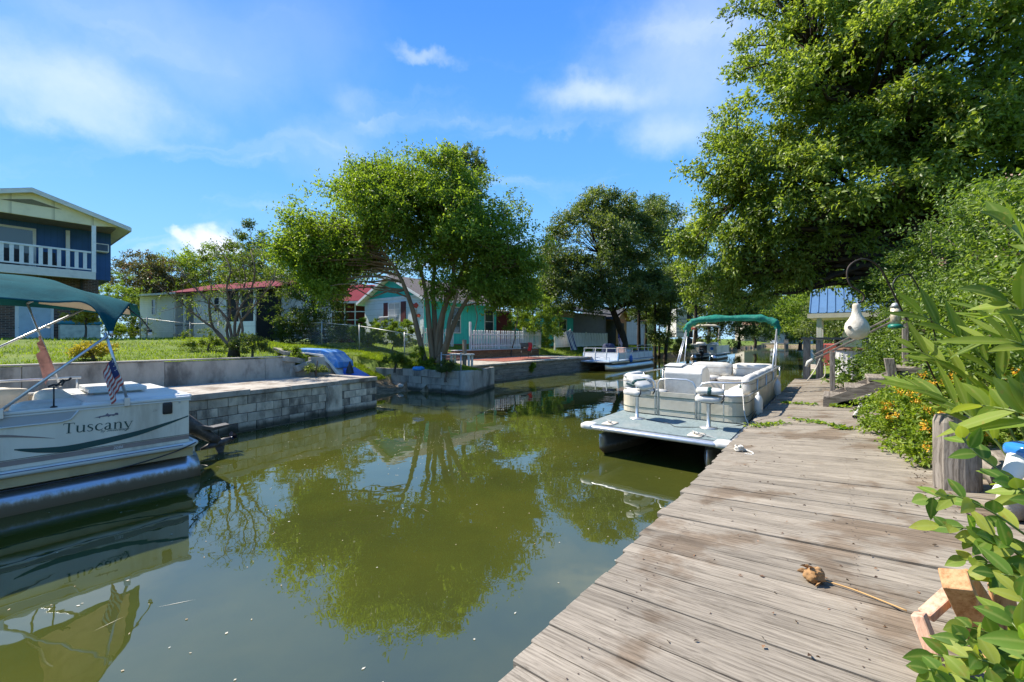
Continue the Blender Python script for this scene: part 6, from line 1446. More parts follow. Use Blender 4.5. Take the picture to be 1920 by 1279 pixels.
for k, (lb, px, py, Y, rx, rz, lf) in enumerate(BG):
    b = Vector(gpt(*Pd(px, 640, Y).xy)); b.z = max(b.z, .8)
    c = Pd(px, py, Y); sc_k = Y/45
    bl = [(c.x, c.y, c.z, rx, rx, rz), (c.x-rx*.5, c.y-.5, c.z-rz*.5, rx*.75, rx*.7, rz*.7), (c.x+rx*.5, c.y, c.z-rz*.45, rx*.7, rx*.7, rz*.75), (c.x+rx*.1, c.y, c.z+rz*.55, rx*.55, rx*.5, rz*.6)]
    if c.z-rz > b.z+2.5: bl.append((c.x, c.y, (b.z+c.z-rz)/2+1.0, rx*.75, rx*.7, (c.z-rz-b.z)/2+.6))
    tree('background_tree', lb, b, bl, lf, M_BARKD, 40+k, nb=48, nc=8, r=.62*sc_k, m=5, q=6, L=.22*sc_k, Wd=.10*sc_k, tr=.25, inner=.6, spread=.3, group='trees in the background', tonew=.5)
def scatter_flowers(o, rng, cen, n, leaf, L, r, name='blossom', per=14):
    pick = cen[rng.choice(len(cen), n)]; P = np.repeat(pick, per, 0) + rng.normal(size=(n*per, 3))*r
    ax = unit(rng, n*per); nm = unit(rng, n*per)
    put(name, leaf_mesh(name, P, ax, nm, np.full(n*per, L), np.full(n*per, L*.8), rng.random(n*per)), leaf, o)
for nm_ in ('brownish tree with pink blossom beside the blue house', 'olive bush right of the blue house'):
    o = [x for x in COL.objects if x.get('label') == nm_][0]; cr = [c for c in o.children if c.name.startswith('crown')][0]
    co = np.empty(len(cr.data.vertices)*3, np.float32); cr.data.vertices.foreach_get('co', co); co = co.reshape(-1, 3)[::4]
    scatter_flowers(o, np.random.default_rng(2), co, 10, L_PINK, .17, .22)
# ---- pruned, half bare tree and the stump on the left bank
pb = Vector(gpt(*Pd(432, 660, 13.6).xy)); rng = np.random.default_rng(77)
pt = thing('pruned_tree', 'hard-pruned tree with bare crossing branches and sparse leaves above the sea wall', 'tree', pb)
mb = MB(); tips = []
for a in ([(437, 655), (430, 610), (415, 585), (385, 560), (355, 528), (330, 500)], [(440, 655), (441, 600), (452, 575), (470, 545), (478, 505), (470, 470)], [(436, 655), (425, 620), (432, 580), (425, 540), (432, 505), (415, 470)], [(440, 655), (450, 610), (462, 590), (480, 570), (500, 545), (520, 520)], [(434, 655), (408, 622), (378, 600), (345, 572), (300, 540)], [(438, 655), (400, 615), (392, 570), (396, 540), (390, 510)], [(440, 655), (455, 620), (445, 570), (460, 530), (455, 490)]):
    n = len(a); Y0 = 13.5; P = [Pd(x, y, Y0 + (rng.random()-.5)*1.2*k/n) - pb for k, (x, y) in enumerate(a)]
    C = catmull(P, 4); mb.tube(C, [.045*(1-.8*k/(len(C)-1))+.004 for k in range(len(C))], 7)
    for k in range(int(len(C)*.4), len(C)):
        for _ in range(2):
            e = C[k] + Vector(rng.normal(size=3))*.3 + Vector((0, 0, .18)); mb.tube([C[k], C[k].lerp(e, .5)+Vector(rng.normal(size=3))*.03, e], [.011, .008, .004], 5); tips.append(e)
put('trunk', mb, M_BARK, pt, smooth=True)
tc_ = np.array([tuple(t) for t in tips])
put('crown', sprays('crown', rng, tc_, rng.random(len(tc_)), np.zeros(3), .2, 3, 5, .075, .032, .2, .3, .2), L_LIGHT, pt)
sb = Vector(gpt(*Pd(438, 668, 13.2).xy))
o = thing('stump', 'leaning dark tree stump with a cut top above the sea wall', 'stump', sb)
mb = MB(); mb.tube([(0, 0, -.15), (.02, 0, .25), (.05, 0, .5), (.06, 0, .56)], [.2, .15, .135, .13], 12); put('trunk', mb, M_BARKD, o, smooth=True)
# ---- shrubs
def shrub(name, label, blobs, leaf, seed, nb=40, nc=8, r=.2, m=5, q=6, L=.06, Wd=.035, base=None, cat='shrub', stem=True, **k):
    b = base or gpt(*Vector((blobs[0][0], blobs[0][1])))
    return tree(name, label, b, blobs, leaf, M_BARK, seed, nb=nb, nc=nc, r=r, m=m, q=q, L=L, Wd=Wd, tr=.05, cat=cat, limbs=stem, fork=.1, **k)
shrub('round_hedge', 'smaller clipped round hedge at the left of the pair under the cottage window', [PB(690, 622, 21.5, .75, .7, .62)], L_CRAPE, 101, nb=70, nc=8, r=.10, L=.06, inner=.93, spread=.2, stem=False)
shrub('round_hedge', 'larger clipped round hedge at the right of the pair under the cottage window', [PB(730, 626, 21, .72, .7, .62), PB(757, 626, 21.2, .72, .7, .62)], L_CRAPE, 102, nb=100, nc=8, r=.10, L=.06, inner=.93, spread=.2, stem=False)
shrub('domed_bush', 'tall dense domed bush behind the gap in the picket fences', [PB(1005, 590, 32, 1.8, 1.8, 1.5), PB(1000, 620, 32, 1.9, 1.8, 1.3)], L_CRAPE, 103, nb=100, nc=9, r=.22, L=.11, Wd=.05, inner=.85, spread=.22, stem=False)
shrub('yellow_shrub', 'yellow-leaved shrub beside the open door of the blue house', [PB(158, 588, 16, .42, .42, .36), PB(172, 575, 16, .3, .3, .25)], L_YELLOW, 104, nb=24, nc=6, r=.18, L=.07, Wd=.045)
shrub('yellow_shrub', 'low golden shrub on the lawn edge behind the cream boat', [PB(178, 662, 10.6, .38, .38, .22), PB(162, 668, 10.6, .3, .3, .16)], L_YELLOW, 105, nb=30, nc=6, r=.13, L=.05, Wd=.03)
shrub('small_tree', 'little crape myrtle with an orange-tan trunk beside the picket fence', [PB(893, 525, 27, .9, 1.0, .6)], L_CRAPE, 106, nb=26, nc=8, r=.4, L=.11, Wd=.06, base=gpt(*Pd(889, 645, 27).xy), cat='tree')
shrub('small_tree', 'small forked sapling between the cottage and the domed bush', [PB(962, 555, 29, 1.1, 1.1, .55), PB(985, 550, 29, .9, 1, .5)], L_CRAPE, 107, nb=36, nc=8, r=.4, L=.12, Wd=.06, base=gpt(*Pd(958, 640, 29).xy), cat='tree')
shrub('brick_wall_vine', 'dark climbing bush against the brick wall of the blue house', [PB(28, 600, 18.5, .5, .3, .9), PB(20, 570, 18.5, .4, .3, .5)], L_DARK, 108, nb=30, nc=6, r=.18, L=.08, Wd=.05)
WEEDS = [('dark bushes in the gap between the blue house and the mobile home', 243, 612, 27, 1.5, .8), ('leafy bushes beside the brick wall of the blue house', 208, 612, 25, .8, .7), ('leafy weeds round the stump on the left bank', 470, 650, 13.0, .55, .3), ('weeds growing under the pruned tree', 385, 640, 14.5, .8, .35), ('bushy weeds at the foot of the crape myrtle', 790, 672, 16.8, .5, .35), ('weeds beside the metal gate panel', 835, 690, 15.8, .35, .25), ('clump of weeds on the lawn before the chain link fence', 740, 676, 16.8, .5, .22), ('vine hanging over the broken sea wall', 545, 668, 13.8, .4, .25), ('weeds on the pier slab under the pedal boat', 590, 698, 13.3, .35, .12), ('weeds in the corner below the patio bulkhead', 884, 713, 17.5, .3, .2), ('green clump on the patio bulkhead', 990, 690, 23, .35, .3),
         ('yellowing bush on the far bank behind the white boat', 1270, 650, 42, 1.3, .8), ('low bushes at the foot of the blue house', 235, 560, 30, 1.6, 1.2), ('white-flowered shrub at the corner of the blue house', 215, 545, 27, 1.0, 1.0)]
for k, (lb, px, py, Y, rx, rz) in enumerate(WEEDS):
    c = Pd(px, py, Y); kk = max(1, Y/18)
    shrub('weed_clump', lb, [(c.x, c.y, c.z, rx, rx*.8, rz), (c.x+rx*.5, c.y, c.z-rz*.4, rx*.7, rx*.6, rz*.7)], (L_LIGHT, L_CRAPE, L_OAK)[k % 3], 120+k, nb=22, nc=6, r=.13*kk, L=.06*kk, Wd=.026*kk, base=(c.x, c.y, c.z-rz*1.1), cat='plant', stem=False, upb=.8)

# ================================================================ the right bank: big tree, shrubs, stairs and ornaments
rb = W(19.5, -3.6, .95)
def rtp(pts): return [Vector(p) for p in pts]
tree('shade_tree', 'huge leafy shade tree filling the upper right and arching over the canal', rb,
     [PB(1690, 140, 13, 3.8, 3.2, 2.7), PB(1500, 190, 14.5, 3.2, 3, 2.4), PB(1850, 60, 12, 3.8, 3.5, 2.8), PB(1420, 300, 15, 2.3, 2.3, 1.5), PB(1375, 400, 15.5, 1.6, 2, 1.5), PB(1455, 465, 15, 1.7, 1.8, 1.2), PB(1590, 350, 13.5, 2.8, 2.5, 1.6), PB(1760, 320, 12.8, 2.8, 2.4, 1.6), PB(1560, 50, 14.5, 3.1, 3, 2.4), PB(1900, 250, 12, 3, 2.5, 2.2), PB(1570, 470, 16, 1.9, 2, 1.1), PB(1700, -140, 13.5, 4.2, 4, 2.2), PB(1340, 480, 16, 1.1, 1.4, 1.0), PB(1500, -80, 15, 2.4, 2.4, 1.6), PB(1680, 430, 15, 2.4, 2.2, 1.3), PB(1480, 400, 14.5, 1.9, 1.8, 1.1), PB(1560, 430, 14.5, 1.7, 1.6, 1.0), PB(1640, 480, 15, 1.8, 1.6, .9), PB(1390, 510, 16, 1.1, 1.3, .7), PB(1300, 430, 16, .9, 1.2, .9), PB(1700, 250, 12.2, 2.4, 1.6, 1.3), PB(1440, 515, 15.5, 1.5, 1.5, .8), PB(1390, 535, 16, 1.2, 1.2, .6), PB(1345, 560, 16, .7, .9, .4), PB(1500, 500, 16, 1.3, 1.3, .7), PB(1640, 505, 14, 1.5, 1.3, .6), PB(1720, 450, 13.5, 1.7, 1.5, .8), PB(1330, 530, 16.5, .8, 1.0, .6), PB(1470, 310, 14, 1.8, 1.6, 1.2), PB(1600, 250, 13.5, 1.8, 1.6, 1.2)],
     L_ELM, M_BARKD, 201, nb=520, nc=9, r=.55, m=6, q=8, L=.14, Wd=.07, tr=.42, trunk=[rtp([(0, 0, -.4), (-.3, .1, 2.5), (-.9, .3, 5), (-1.6, .5, 8), (-2.2, .6, 11.5)]), rtp([(-.3, .1, 2.5), (.8, -.3, 5.5), (1.6, -.5, 9)]), rtp([(-.6, .2, 4), (-3, 1.4, 6.2), (-6, 2.6, 6.6)]), rtp([(-.8, .2, 4.6), (-2.6, .6, 8), (-4.4, 1.2, 11)])],
     flat=.42, spread=.23, inner=.42, droop=.25, tonew=.45, fork=.3, limbr=.3)
# trees further along the right bank
for k, (lb, s, u, h, rr, lf) in enumerate((('leafy right bank tree behind the pavilion', 29, -2.2, 8.5, 3.8, L_CRAPE), ('bushy right bank tree leaning over the canal past the pavilion', 44, -.2, 7.5, 3.6, L_CRAPE), ('dark right bank tree hanging over the water beyond the pavilion', 37, -1.2, 6.0, 3.0, L_OAK), ('distant right bank tree', 52, -3, 8, 4, L_OAK), ('tall right bank tree beyond the big shade tree', 33, -9, 11, 4.5, L_OAK), ('farthest right bank tree near the canal end', 80, -4, 9, 5, L_CRAPE))):
    p = W(s, u, .9)
    tree('bank_tree', lb, p, [(p.x, p.y, h*.75+.9, rr, rr, h*.33), (p.x-rr*.5, p.y+.3, h*.45+.9, rr*.8, rr*.8, h*.28), (p.x+rr*.4, p.y, h*.5, rr*.8, rr*.8, h*.3)], lf, M_BARKD, 210+k, nb=48, nc=9, r=.5*max(1, s/35), m=5, q=6, L=.15*max(1, s/35), Wd=.07*max(1, s/35), tr=.25, group='trees along the right bank')
# ---- flowering hedge shrubs along the dock
L_ABE = leafmat('glossy_shrub_leaf', (.06, .115, .016), (.14, .22, .03), (.28, .36, .085), trans=.5, spec=.5, rough=.4, tcol=(1.5, 1.5, .6))
L_ABD = leafmat('mid_green_shrub_leaf', (.045, .09, .014), (.11, .185, .026), (.22, .30, .055), trans=.48, spec=.5, rough=.4)
L_FADE = leafmat('faded_pink_flower', (.42, .22, .16), (.55, .36, .28), (.70, .56, .48), trans=.3, tcol=(1.1, 1, .95))
L_ORNG = leafmat('faded_orange_flower', (.42, .14, .05), (.55, .24, .10), (.66, .40, .20), trans=.3, tcol=(1.1, 1, .9))
def flowers(leaf, n, L, r, per=16, lift=.22):
    def f(o, rng, boughs, cen):
        c = cen[np.argsort(-(cen @ np.array([-.45, -.5, .5])))[:max(n*3, len(cen)//2)]]
        c = c + np.array([-.45, -.6, .65])*lift
        scatter_flowers(o, rng, c, n, leaf, L, r, per=per)
    return f
HS = [('tall flowering hedge shrub nearest the camera with faded orange flowers', [W(5.6, -2.3, 2.7), W(6.6, -2.0, 2.2), W(6.2, -2.5, 3.2)], (1.05, 1.0, .95), flowers(L_ORNG, 26, .035, .05), L_ABE),
      ('flowering hedge shrub with pale pink flower heads behind the shepherd hook', [W(8.2, -2.3, 2.6), W(9.2, -2.0, 2.3), W(8.6, -2.4, 3.5)], (1.1, 1.0, 1.0), flowers(L_FADE, 26, .035, .05), L_ABE),
      ('leafy hedge shrub behind the wooden stairs', [W(11.2, -2.4, 2.6), W(12.2, -2.0, 2.0), W(11.4, -2.4, 3.6)], (1.2, 1.1, 1.1), flowers(L_FADE, 10, .04, .05), L_ABD),
      ('leafy hedge shrub between the ribbed bin and the pavilion', [W(14.6, -2.0, 2.5), W(15.6, -1.6, 2.3), W(14.8, -2.1, 3.7), W(16.6, -2.0, 3.4)], (1.2, 1.1, 1.1), None, L_ABD),
      ('farther hedge shrub in front of the pavilion', [W(18.6, -2.4, 2.2), W(19.6, -2.9, 2.9), W(17.6, -2.6, 3.4)], (1.3, 1.2, 1.1), None, L_ABD),
      ('light green shrub overhanging the top right of the dock', [W(7.0, -3.2, 4.0), W(5.6, -3.4, 4.0), W(8.6, -3.4, 4.3)], (.9, .9, .7), flowers(L_FADE, 8, .035, .05), L_ABE)]
for k, (lb, cs, rr, ex, lf) in enumerate(HS):
    bl = [(c.x, c.y, c.z, *rr) for c in cs] + [(cs[0].x, cs[0].y, 1.4, rr[0]*1.1, rr[1], .8)]
    shrub('flowering_shrub', lb, bl, lf, 230+k, nb=80, nc=11, r=.28, m=5, q=8, L=.062 if k < 3 else .075, Wd=.032 if k < 3 else .036, base=(cs[0].x, cs[0].y, .9), group='hedge shrubs along the dock', extra=ex, inner=.55, spread=.3, upb=.5, flat=.8, tonew=.4)
# vine leaves in the gap under the hedge
c = W(13.2, -1.2, 1.25); shrub('ivy_mound', 'ivy mound filling the bank behind the stairs', [(c.x, c.y, c.z, 1.1, 1.0, .6), (*W(10.6, -2.0, 1.3), 1.2, 1.0, .6)], L_ABD, 240, nb=60, nc=9, r=.25, L=.07, Wd=.05, base=(c.x, c.y, .7), cat='plant')
# ---- lantana mound
L_LAN = leafmat('lantana_leaf', (.09, .155, .018), (.19, .28, .03), (.36, .42, .06), trans=.5, tcol=(1.5, 1.5, .5))
L_LANF = leafmat('orange_yellow_flower', (.55, .20, .01), (.68, .38, .02), (.75, .55, .05), trans=.25, tcol=(1.1, 1, .6))
c = W(6.9, -1.0, 1.12)
shrub('lantana', 'lantana mound with orange and yellow flower heads spilling onto the dock', [(*W(6.9, -1.0, 1.15), .7, .6, .42), (*W(6.2, -1.15, 1.12), .55, .55, .42), (*W(8.4, -1.0, 1.2), .6, .6, .4), (*W(7.7, -1.15, 1.25), .6, .55, .42), (*W(7.2, -.72, 1.0), .5, .45, .25), (*W(6.0, -.85, 1.0), .45, .4, .25), (*W(6.1, -1.6, 1.45), .6, .5, .3), (*W(7.4, -1.6, 1.5), .6, .5, .35)], L_LAN, 250, nb=125, nc=9, r=.13, m=5, q=7, L=.045, Wd=.026, base=(c.x, c.y, .8), cat='plant', inner=.6, spread=.25, upb=.6, extra=flowers(L_LANF, 130, .022, .018, per=24, lift=.24))
# ---- ginger plants: long blades on arching stems
L_GIN = leafmat('ginger_leaf', (.09, .15, .018), (.17, .26, .03), (.30, .37, .06), trans=.5, spec=.35, rough=.5, tcol=(1.5, 1.45, .5), blem=(.34, .28, .06))
M_STEM = mat('green_stem', (.12, .17, .03), .5, .2, 8)
def blade_leaf(mb, base, d, up, L, w, droop, n=7, fold=.18, vals=None):
    """a broad curved leaf with midrib fold, n segments"""
    d = Vector(d).normalized(); up = Vector(up); side = d.cross(up).normalized(); up = side.cross(d).normalized()
    i0 = len(mb.v)
    for k in range(n+1):
        t = k/n; ww = w*math.sin(math.pi*min(1, (t*.97+.03))**.8)**.9/2 if k < n else .0005
        c = Vector(base) + d*L*t + Vector((0, 0, -droop*L*t*t)) 
        mb.v += [tuple(c + side*ww + up*ww*fold), tuple(c), tuple(c - side*ww + up*ww*fold)]
    for k in range(n):
        a = i0+3*k; mb.face(a, a+1, a+4, a+3); mb.face(a+1, a+2, a+5, a+4)
def set_rnd(me, vals):
    at = me.attributes.new('rnd', 'FLOAT', 'POINT'); at.data.foreach_set('value', vals)
def big_leaf_plant(name, label, base, stems, leaf, L, w, seed, cat='plant', per=10, droop=.35, spread=.9, r=.012, group=None, parts='leaf', start=.25):
    """stems: lists of world points; every leaf is a mesh of its own"""
    rr = random.Random(seed); base = Vector(base); o = thing(name, label, cat, base, group=group)
    ms = MB()
    for st in stems:
        P = catmull([Vector(p)-base for p in st], 6); n = len(P); ms.tube(P, [r*(1-.6*k/(n-1)) for k in range(n)], 6)
        az = rr.random()*6.28
        for k in range(per):
            t = start + (1-start)*k/(per-1) if per > 1 else 1; f = t*(n-1); a = int(min(f, n-2)); p = P[a].lerp(P[a+1], f-a); d = (P[a+1]-P[a]).normalized()
            az += 2.4 + rr.uniform(-.4, .4) if parts == 'leaf' else math.pi + rr.uniform(-.35, .35)
            x = d.orthogonal().normalized(); y = d.cross(x); out = x*math.cos(az) + y*math.sin(az)
            ld = (d*(1-spread*.5) + out*spread + Vector((0, 0, .15))).normalized()
            if k == per-1: ld = (d + out*.2).normalized()
            mb = MB(); ll = L*rr.uniform(.5, 1.25)*(.65 + .35*math.sin(math.pi*min(1, t+.1))); blade_leaf(mb, p, ld, Vector((-.35+rr.uniform(-.3, .3), -.75, .75+rr.uniform(-.3, .3))), ll, w*rr.uniform(.8, 1.15), droop*rr.uniform(.4, 1.3), fold=rr.uniform(.1, .35))
            me = mb.mesh('leaf'); v = rr.random(); set_rnd(me, [v]*len(me.vertices)); va = me.attributes.new('vein', 'FLOAT', 'POINT'); va.data.foreach_set('value', [1.0 if j % 3 == 1 else 0.0 for j in range(len(me.vertices))]); put('leaf', me, leaf, o, smooth=True)
    put('stems', ms, M_STEM, o, smooth=True)
    return o
# stem paths given as photo directions at a depth, so that the plants stand where they are seen
def stp(*q): return [Pd(*p) for p in q]
big_leaf_plant('ginger_plant', 'ginger plant with long arching light green blades leaning over the lantana', Pd(1925, 900, 3.6),
    [stp((1960, 960, 3.3), (1900, 760, 3.3), (1830, 660, 3.4), (1730, 590, 3.5)), stp((1960, 960, 3.2), (1880, 780, 3.3), (1800, 700, 3.5), (1715, 655, 3.7)), stp((1980, 960, 3.1), (1930, 700, 3.1), (1900, 620, 3.2), (1850, 585, 3.4)), stp((1970, 980, 3.0), (1870, 830, 3.1), (1790, 760, 3.3), (1720, 730, 3.5)), stp((1990, 960, 3.0), (1960, 700, 3.0), (1900, 640, 3.0), (1830, 640, 3.2))],
    L_GIN, .46, .07, 260, per=12, droop=.12, spread=.5, parts='two', start=.35)
big_leaf_plant('ginger_plant', 'ginger plant at the right edge with broad pale leaves', Pd(1990, 700, 2.6),
    [stp((2010, 760, 2.5), (1960, 560, 2.5), (1930, 470, 2.6), (1890, 420, 2.7)), stp((2020, 700, 2.4), (1980, 640, 2.4), (1930, 590, 2.5), (1880, 560, 2.6)), stp((2010, 820, 2.4), (1960, 790, 2.5), (1900, 770, 2.6), (1840, 760, 2.8))],
    L_GIN, .40, .095, 261, per=9, droop=.25, spread=.7, parts='two', start=.3)
# ---- foreground leafy shrub at the lower right
L_FORE = leafmat('fresh_shrub_leaf', (.07, .15, .02), (.15, .26, .035), (.33, .37, .06), trans=.48, spec=.3, rough=.55, tcol=(1.45, 1.45, .5), blem=(.30, .24, .05))
big_leaf_plant('leafy_shrub', 'foreground shrub with fresh green oval leaves over the timber frame', Pd(1990, 1290, 1.3),
    [stp((2040, 1330, 1.35), (1960, 1250, 1.35), (1890, 1200, 1.4), (1810, 1175, 1.42)), stp((2040, 1340, 1.3), (1940, 1290, 1.3), (1850, 1240, 1.35), (1750, 1230, 1.4)), stp((2050, 1300, 1.25), (1990, 1210, 1.3), (1940, 1150, 1.35), (1905, 1110, 1.4)),
     stp((2050, 1330, 1.2), (1960, 1330, 1.22), (1850, 1310, 1.25), (1760, 1290, 1.3)), stp((2040, 1280, 1.15), (1980, 1230, 1.2), (1930, 1200, 1.2), (1890, 1160, 1.25)), stp((2040, 1360, 1.3), (1950, 1300, 1.32), (1870, 1260, 1.35), (1810, 1200, 1.4)), stp((2060, 1380, 1.25), (1940, 1340, 1.28), (1830, 1280, 1.3), (1740, 1255, 1.35))],
    L_FORE, .118, .047, 262, per=15, droop=.25, spread=.85, r=.006, start=.2)
big_leaf_plant('leafy_shrub', 'foreground shrub with fresh green oval leaves in front of the weathered piling', Pd(1990, 1050, 1.7),
    [stp((2050, 1060, 1.7), (1950, 1020, 1.7), (1860, 960, 1.75), (1790, 930, 1.8), (1740, 935, 1.85)), stp((2050, 1100, 1.6), (1940, 1060, 1.65), (1850, 1000, 1.7), (1760, 985, 1.75)), stp((2060, 1000, 1.7), (1980, 950, 1.75), (1900, 900, 1.8), (1830, 850, 1.85), (1800, 815, 1.9)), stp((2050, 1120, 1.6), (1950, 1060, 1.6), (1880, 1020, 1.65), (1830, 1010, 1.7)), stp((2060, 1080, 1.55), (1980, 980, 1.6), (1930, 930, 1.65), (1890, 905, 1.7)), stp((2060, 1120, 1.6), (1960, 1090, 1.62), (1890, 1060, 1.65), (1810, 1050, 1.7)), stp((2050, 1150, 1.5), (1960, 1100, 1.55), (1900, 1080, 1.55), (1850, 1075, 1.6))],
    L_FORE, .135, .052, 263, per=12, droop=.25, spread=.85, r=.006, start=.3)

# ---- wooden stairs up the bank
st = thing_su('wooden_stairs', 'weathered wooden stairs with a sloping handrail climbing from the dock to the bank', 'stairs', 10.05, .16, .80)
# local x = along the dock (depth of the flight), local -y = the climb
for k in range(4):
    y0 = -k*.33; put('tread', MB().box(.0, 1.05, y0-.36, y0+.02, .19+.2*k-.07, .19+.2*k), M_WOODOLD, st, bev=.012)
for k in range(4): put('riser', MB().box(.05, 1.0, -k*.33-.05, -k*.33-.01, .0+.2*k, .118+.2*k), M_WOODOLD, st)
for x in (.02, .98):
    mb = MB(); mb.hexa([(x-.03, .02, -.03), (x+.03, .02, -.03), (x+.03, -1.35, .62), (x-.03, -1.35, .62), (x-.03, .02, .12), (x+.03, .02, .12), (x+.03, -1.35, .85), (x-.03, -1.35, .85)]); put('stringer', mb, M_WOODY, st)
put('upright', MB().hexa([(-.12, -.98, .1), (.0, -.98, .1), (.0, -1.12, .1), (-.12, -1.12, .1), (-.16, -.85, .95), (-.04, -.85, .95), (-.04, -.99, .95), (-.16, -.99, .95)]), M_WOODZ, st, bev=.01)
for y, z1 in ((-.12, 1.02), (-1.25, 1.75)): put('rail_post', MB().box(1.06, 1.15, y-.045, y+.045, -.05 if y > -.5 else .3, z1), M_WOODZ, st, bev=.008)
mb = MB(); mb.beam((1.2, .18, .86), (1.2, -1.42, 1.86), .04, .14, (1, 0, 0)); put('handrail', mb, M_WOODY, st, bev=.008)
mb = MB(); mb.beam((1.2, .18, .955), (1.2, -1.42, 1.955), .13, .035); put('handrail_cap', mb, M_WOODY, st, bev=.006)
mb = MB(); mb.tube([(1.2, .22, .84), (1.2, .3, .78), (1.2, .33, .68)], [.035, .04, .035], 8); put('rail_knot', mb, M_ROPE, st, smooth=True)
# ---- ribbed bin behind the stairs
c = W(16.6, -.35, .82)
bi = thing('ribbed_bin', 'pale ribbed bin with a brown lid standing behind the stairs', 'bin', c)
mb = MB(); n = 40
for z in (0, .92):
    for j in range(n):
        a = 2*math.pi*j/n; r_ = (.36 if j % 2 else .345); mb.v.append((r_*math.cos(a), r_*math.sin(a), z))
for j in range(n): mb.face(j, (j+1) % n, n+(j+1) % n, n+j)
mb.face(*reversed(range(n))); put('barrel', mb, mat('pale_ribbed_plastic', (.58, .56, .53), .6, .1, 3), bi)
mb = MB(); mb.lathe([(.40, .925), (.42, .94), (.40, .97), (.2, 1.02), (.02, 1.03)], 24); put('lid', mb, mat('rusty_brown_lid', (.16, .085, .05), .8, .3, 8), bi, smooth=True)
# ---- old rail across the far end of the dock
rl = thing_su('dock_rail', 'old dark timber rail on thick posts across the far end of the dock', 'railing', 17.3, .55, .74)
for y in (.2, -.15): put('post', MB().box(-.11, .11, y-.1, y+.1, -.4, 1.32), M_WOODZ, rl, bev=.015)
put('post', MB().box(-.08, .08, -1.5, -1.34, -.2, 1.3), M_WOODZ, rl, bev=.015)
put('top_rail', MB().box(-.14, .1, -1.9, .36, 1.325, 1.40), M_WOODY, rl, bev=.012)
lf = thing_su('driftwood_branch', 'pale forked driftwood branch leaning on the dock rail', 'branch', 16.9, .35, .75)
mb = MB(); mb.tube(catmull([(-.5, .35, 0), (-.2, .15, .35), (0, .0, .8), (.1, -.12, 1.15)]), .018, 7); mb.tube(catmull([(0, .02, .72), (-.05, .15, .78), (-.05, .25, .92)]), .013, 6); mb.tube(catmull([(-.5, .35, 0), (-.3, -.05, .1), (-.1, -.1, .45), (0, 0, .8)]), .012, 6); put('stick', mb, mat('pale_driftwood', (.45, .42, .36), .85, .2, 6, .4), lf, smooth=True)
pd_ = thing_su('stone_pile', 'pile of pale flat stepping stones beyond the dock rail', 'stones', 19.5, -.3, .78)
for k in range(6): tilted(pd_, 'stone', (.25*math.sin(k*2.2), -.35*k*.6, .06+.11*(k % 4)), (.9, .55, .1), (.05*math.sin(k), .06*math.cos(k*2), k*.7), M_CONC_L, .03)
# ---- gourd birdhouse on the shepherd hook
hk = thing('shepherd_hook', 'bent iron shepherd hook pole holding the gourd birdhouse', 'pole', W(6.0, -1.2, .8))
hb = hk.location
hp = stp((1775, 760, 4.55), (1720, 640, 4.4), (1680, 560, 4.3), (1655, 510, 4.25), (1638, 492, 4.22), (1615, 486, 4.2), (1594, 497, 4.2), (1588, 515, 4.2), (1595, 535, 4.2), (1612, 546, 4.2), (1620, 555, 4.2), (1617, 565, 4.2), (1609, 567, 4.2))
mb = MB(); mb.tube([p-hb for p in [hb + Vector((.05, 0, -.1))] + catmull(hp, 5)], .0085, 8); put('pole', mb, mat('rusty_iron', (.055, .04, .032), .7, .3, 20, metal=.4), hk, smooth=True)
gp_ = Pd(1607, 617, 4.2)
gd = thing('gourd_birdhouse', 'cream gourd birdhouse hanging by its neck from the shepherd hook', 'birdhouse', gp_)
k_ = 4.2/FPX
prof = [(1, 20), (8, 18.5), (14.5, 13), (18.5, 5), (19.5, -2), (17.5, -11), (13, -18), (9, -25), (7, -32), (6.2, -39), (5.8, -45), (4.5, -47.5), (1, -48)]
mb = MB(); mb.lathe([(r_*k_*.98, -(z-0)*k_) for r_, z in prof], 24)
for i, v in enumerate(mb.v): n_ = mnoise.noise(Vector(v)*14); mb.v[i] = (v[0]*(1+.05*n_)-v[2]*.04, v[1]*(1+.05*n_), v[2])
put('gourd', mb, mat('chalky_gourd', (.60, .555, .47), .75, .12, 7, .3, 30, dirt=(.36, .29, .2), dirt_amt=.55, dirt_scale=6), gd, smooth=True)
mb = MB(); mb.lathe([(.018, 0), (.018, .006)], 16); mb.xf(Matrix.Translation((-.098, -.03, .015)) @ Matrix.Rotation(R(-90), 4, 'Y') @ Matrix.Rotation(R(10), 4, 'X')); put('entrance_hole', mb, M_DARK, gd)
mb = MB(); mb.tube([(0, 0, .25), (.008, 0, .275)], .004, 6); put('hanger', mb, M_STEEL, gd)
# ---- second hook with the seed feeder
h2 = thing('shepherd_hook', 'thin dark hook with a seed feeder deeper in the hedge', 'pole', W(7.6, -1.6, .85)); hb = h2.location
hp = stp((1760, 660, 5.6), (1740, 580, 5.4), (1712, 522, 5.3), (1698, 515, 5.3), (1682, 520, 5.3), (1674, 535, 5.3), (1680, 550, 5.3))
mb = MB(); mb.tube([p-hb for p in [hb.copy()] + catmull(hp, 5)], .008, 8); put('pole', mb, M_BLACK, h2, smooth=True)
fp = Pd(1679, 600, 5.3); fe = thing('seed_feeder', 'clear seed tube feeder with a green base', 'feeder', fp)
mb = MB(); mb.lathe([(.05, -.05), (.05, .16)], 14); put('tube', mb, mat('seed_tube', (.52, .44, .32), .3, .4, 40), fe, smooth=True); mb = MB(); mb.lathe([(.02, -.11), (.075, -.10), (.075, -.07), (.055, -.052)], 14); put('base', mb, mat('green_feeder', (.01, .16, .11), .4), fe, smooth=True)
mb = MB(); mb.lathe([(.06, .162), (.03, .21), (.005, .22)], 14); mb.tube([(0, 0, .22), (.0, 0, .34)], .003, 5); put('cap', mb, M_STEEL, fe, smooth=True)
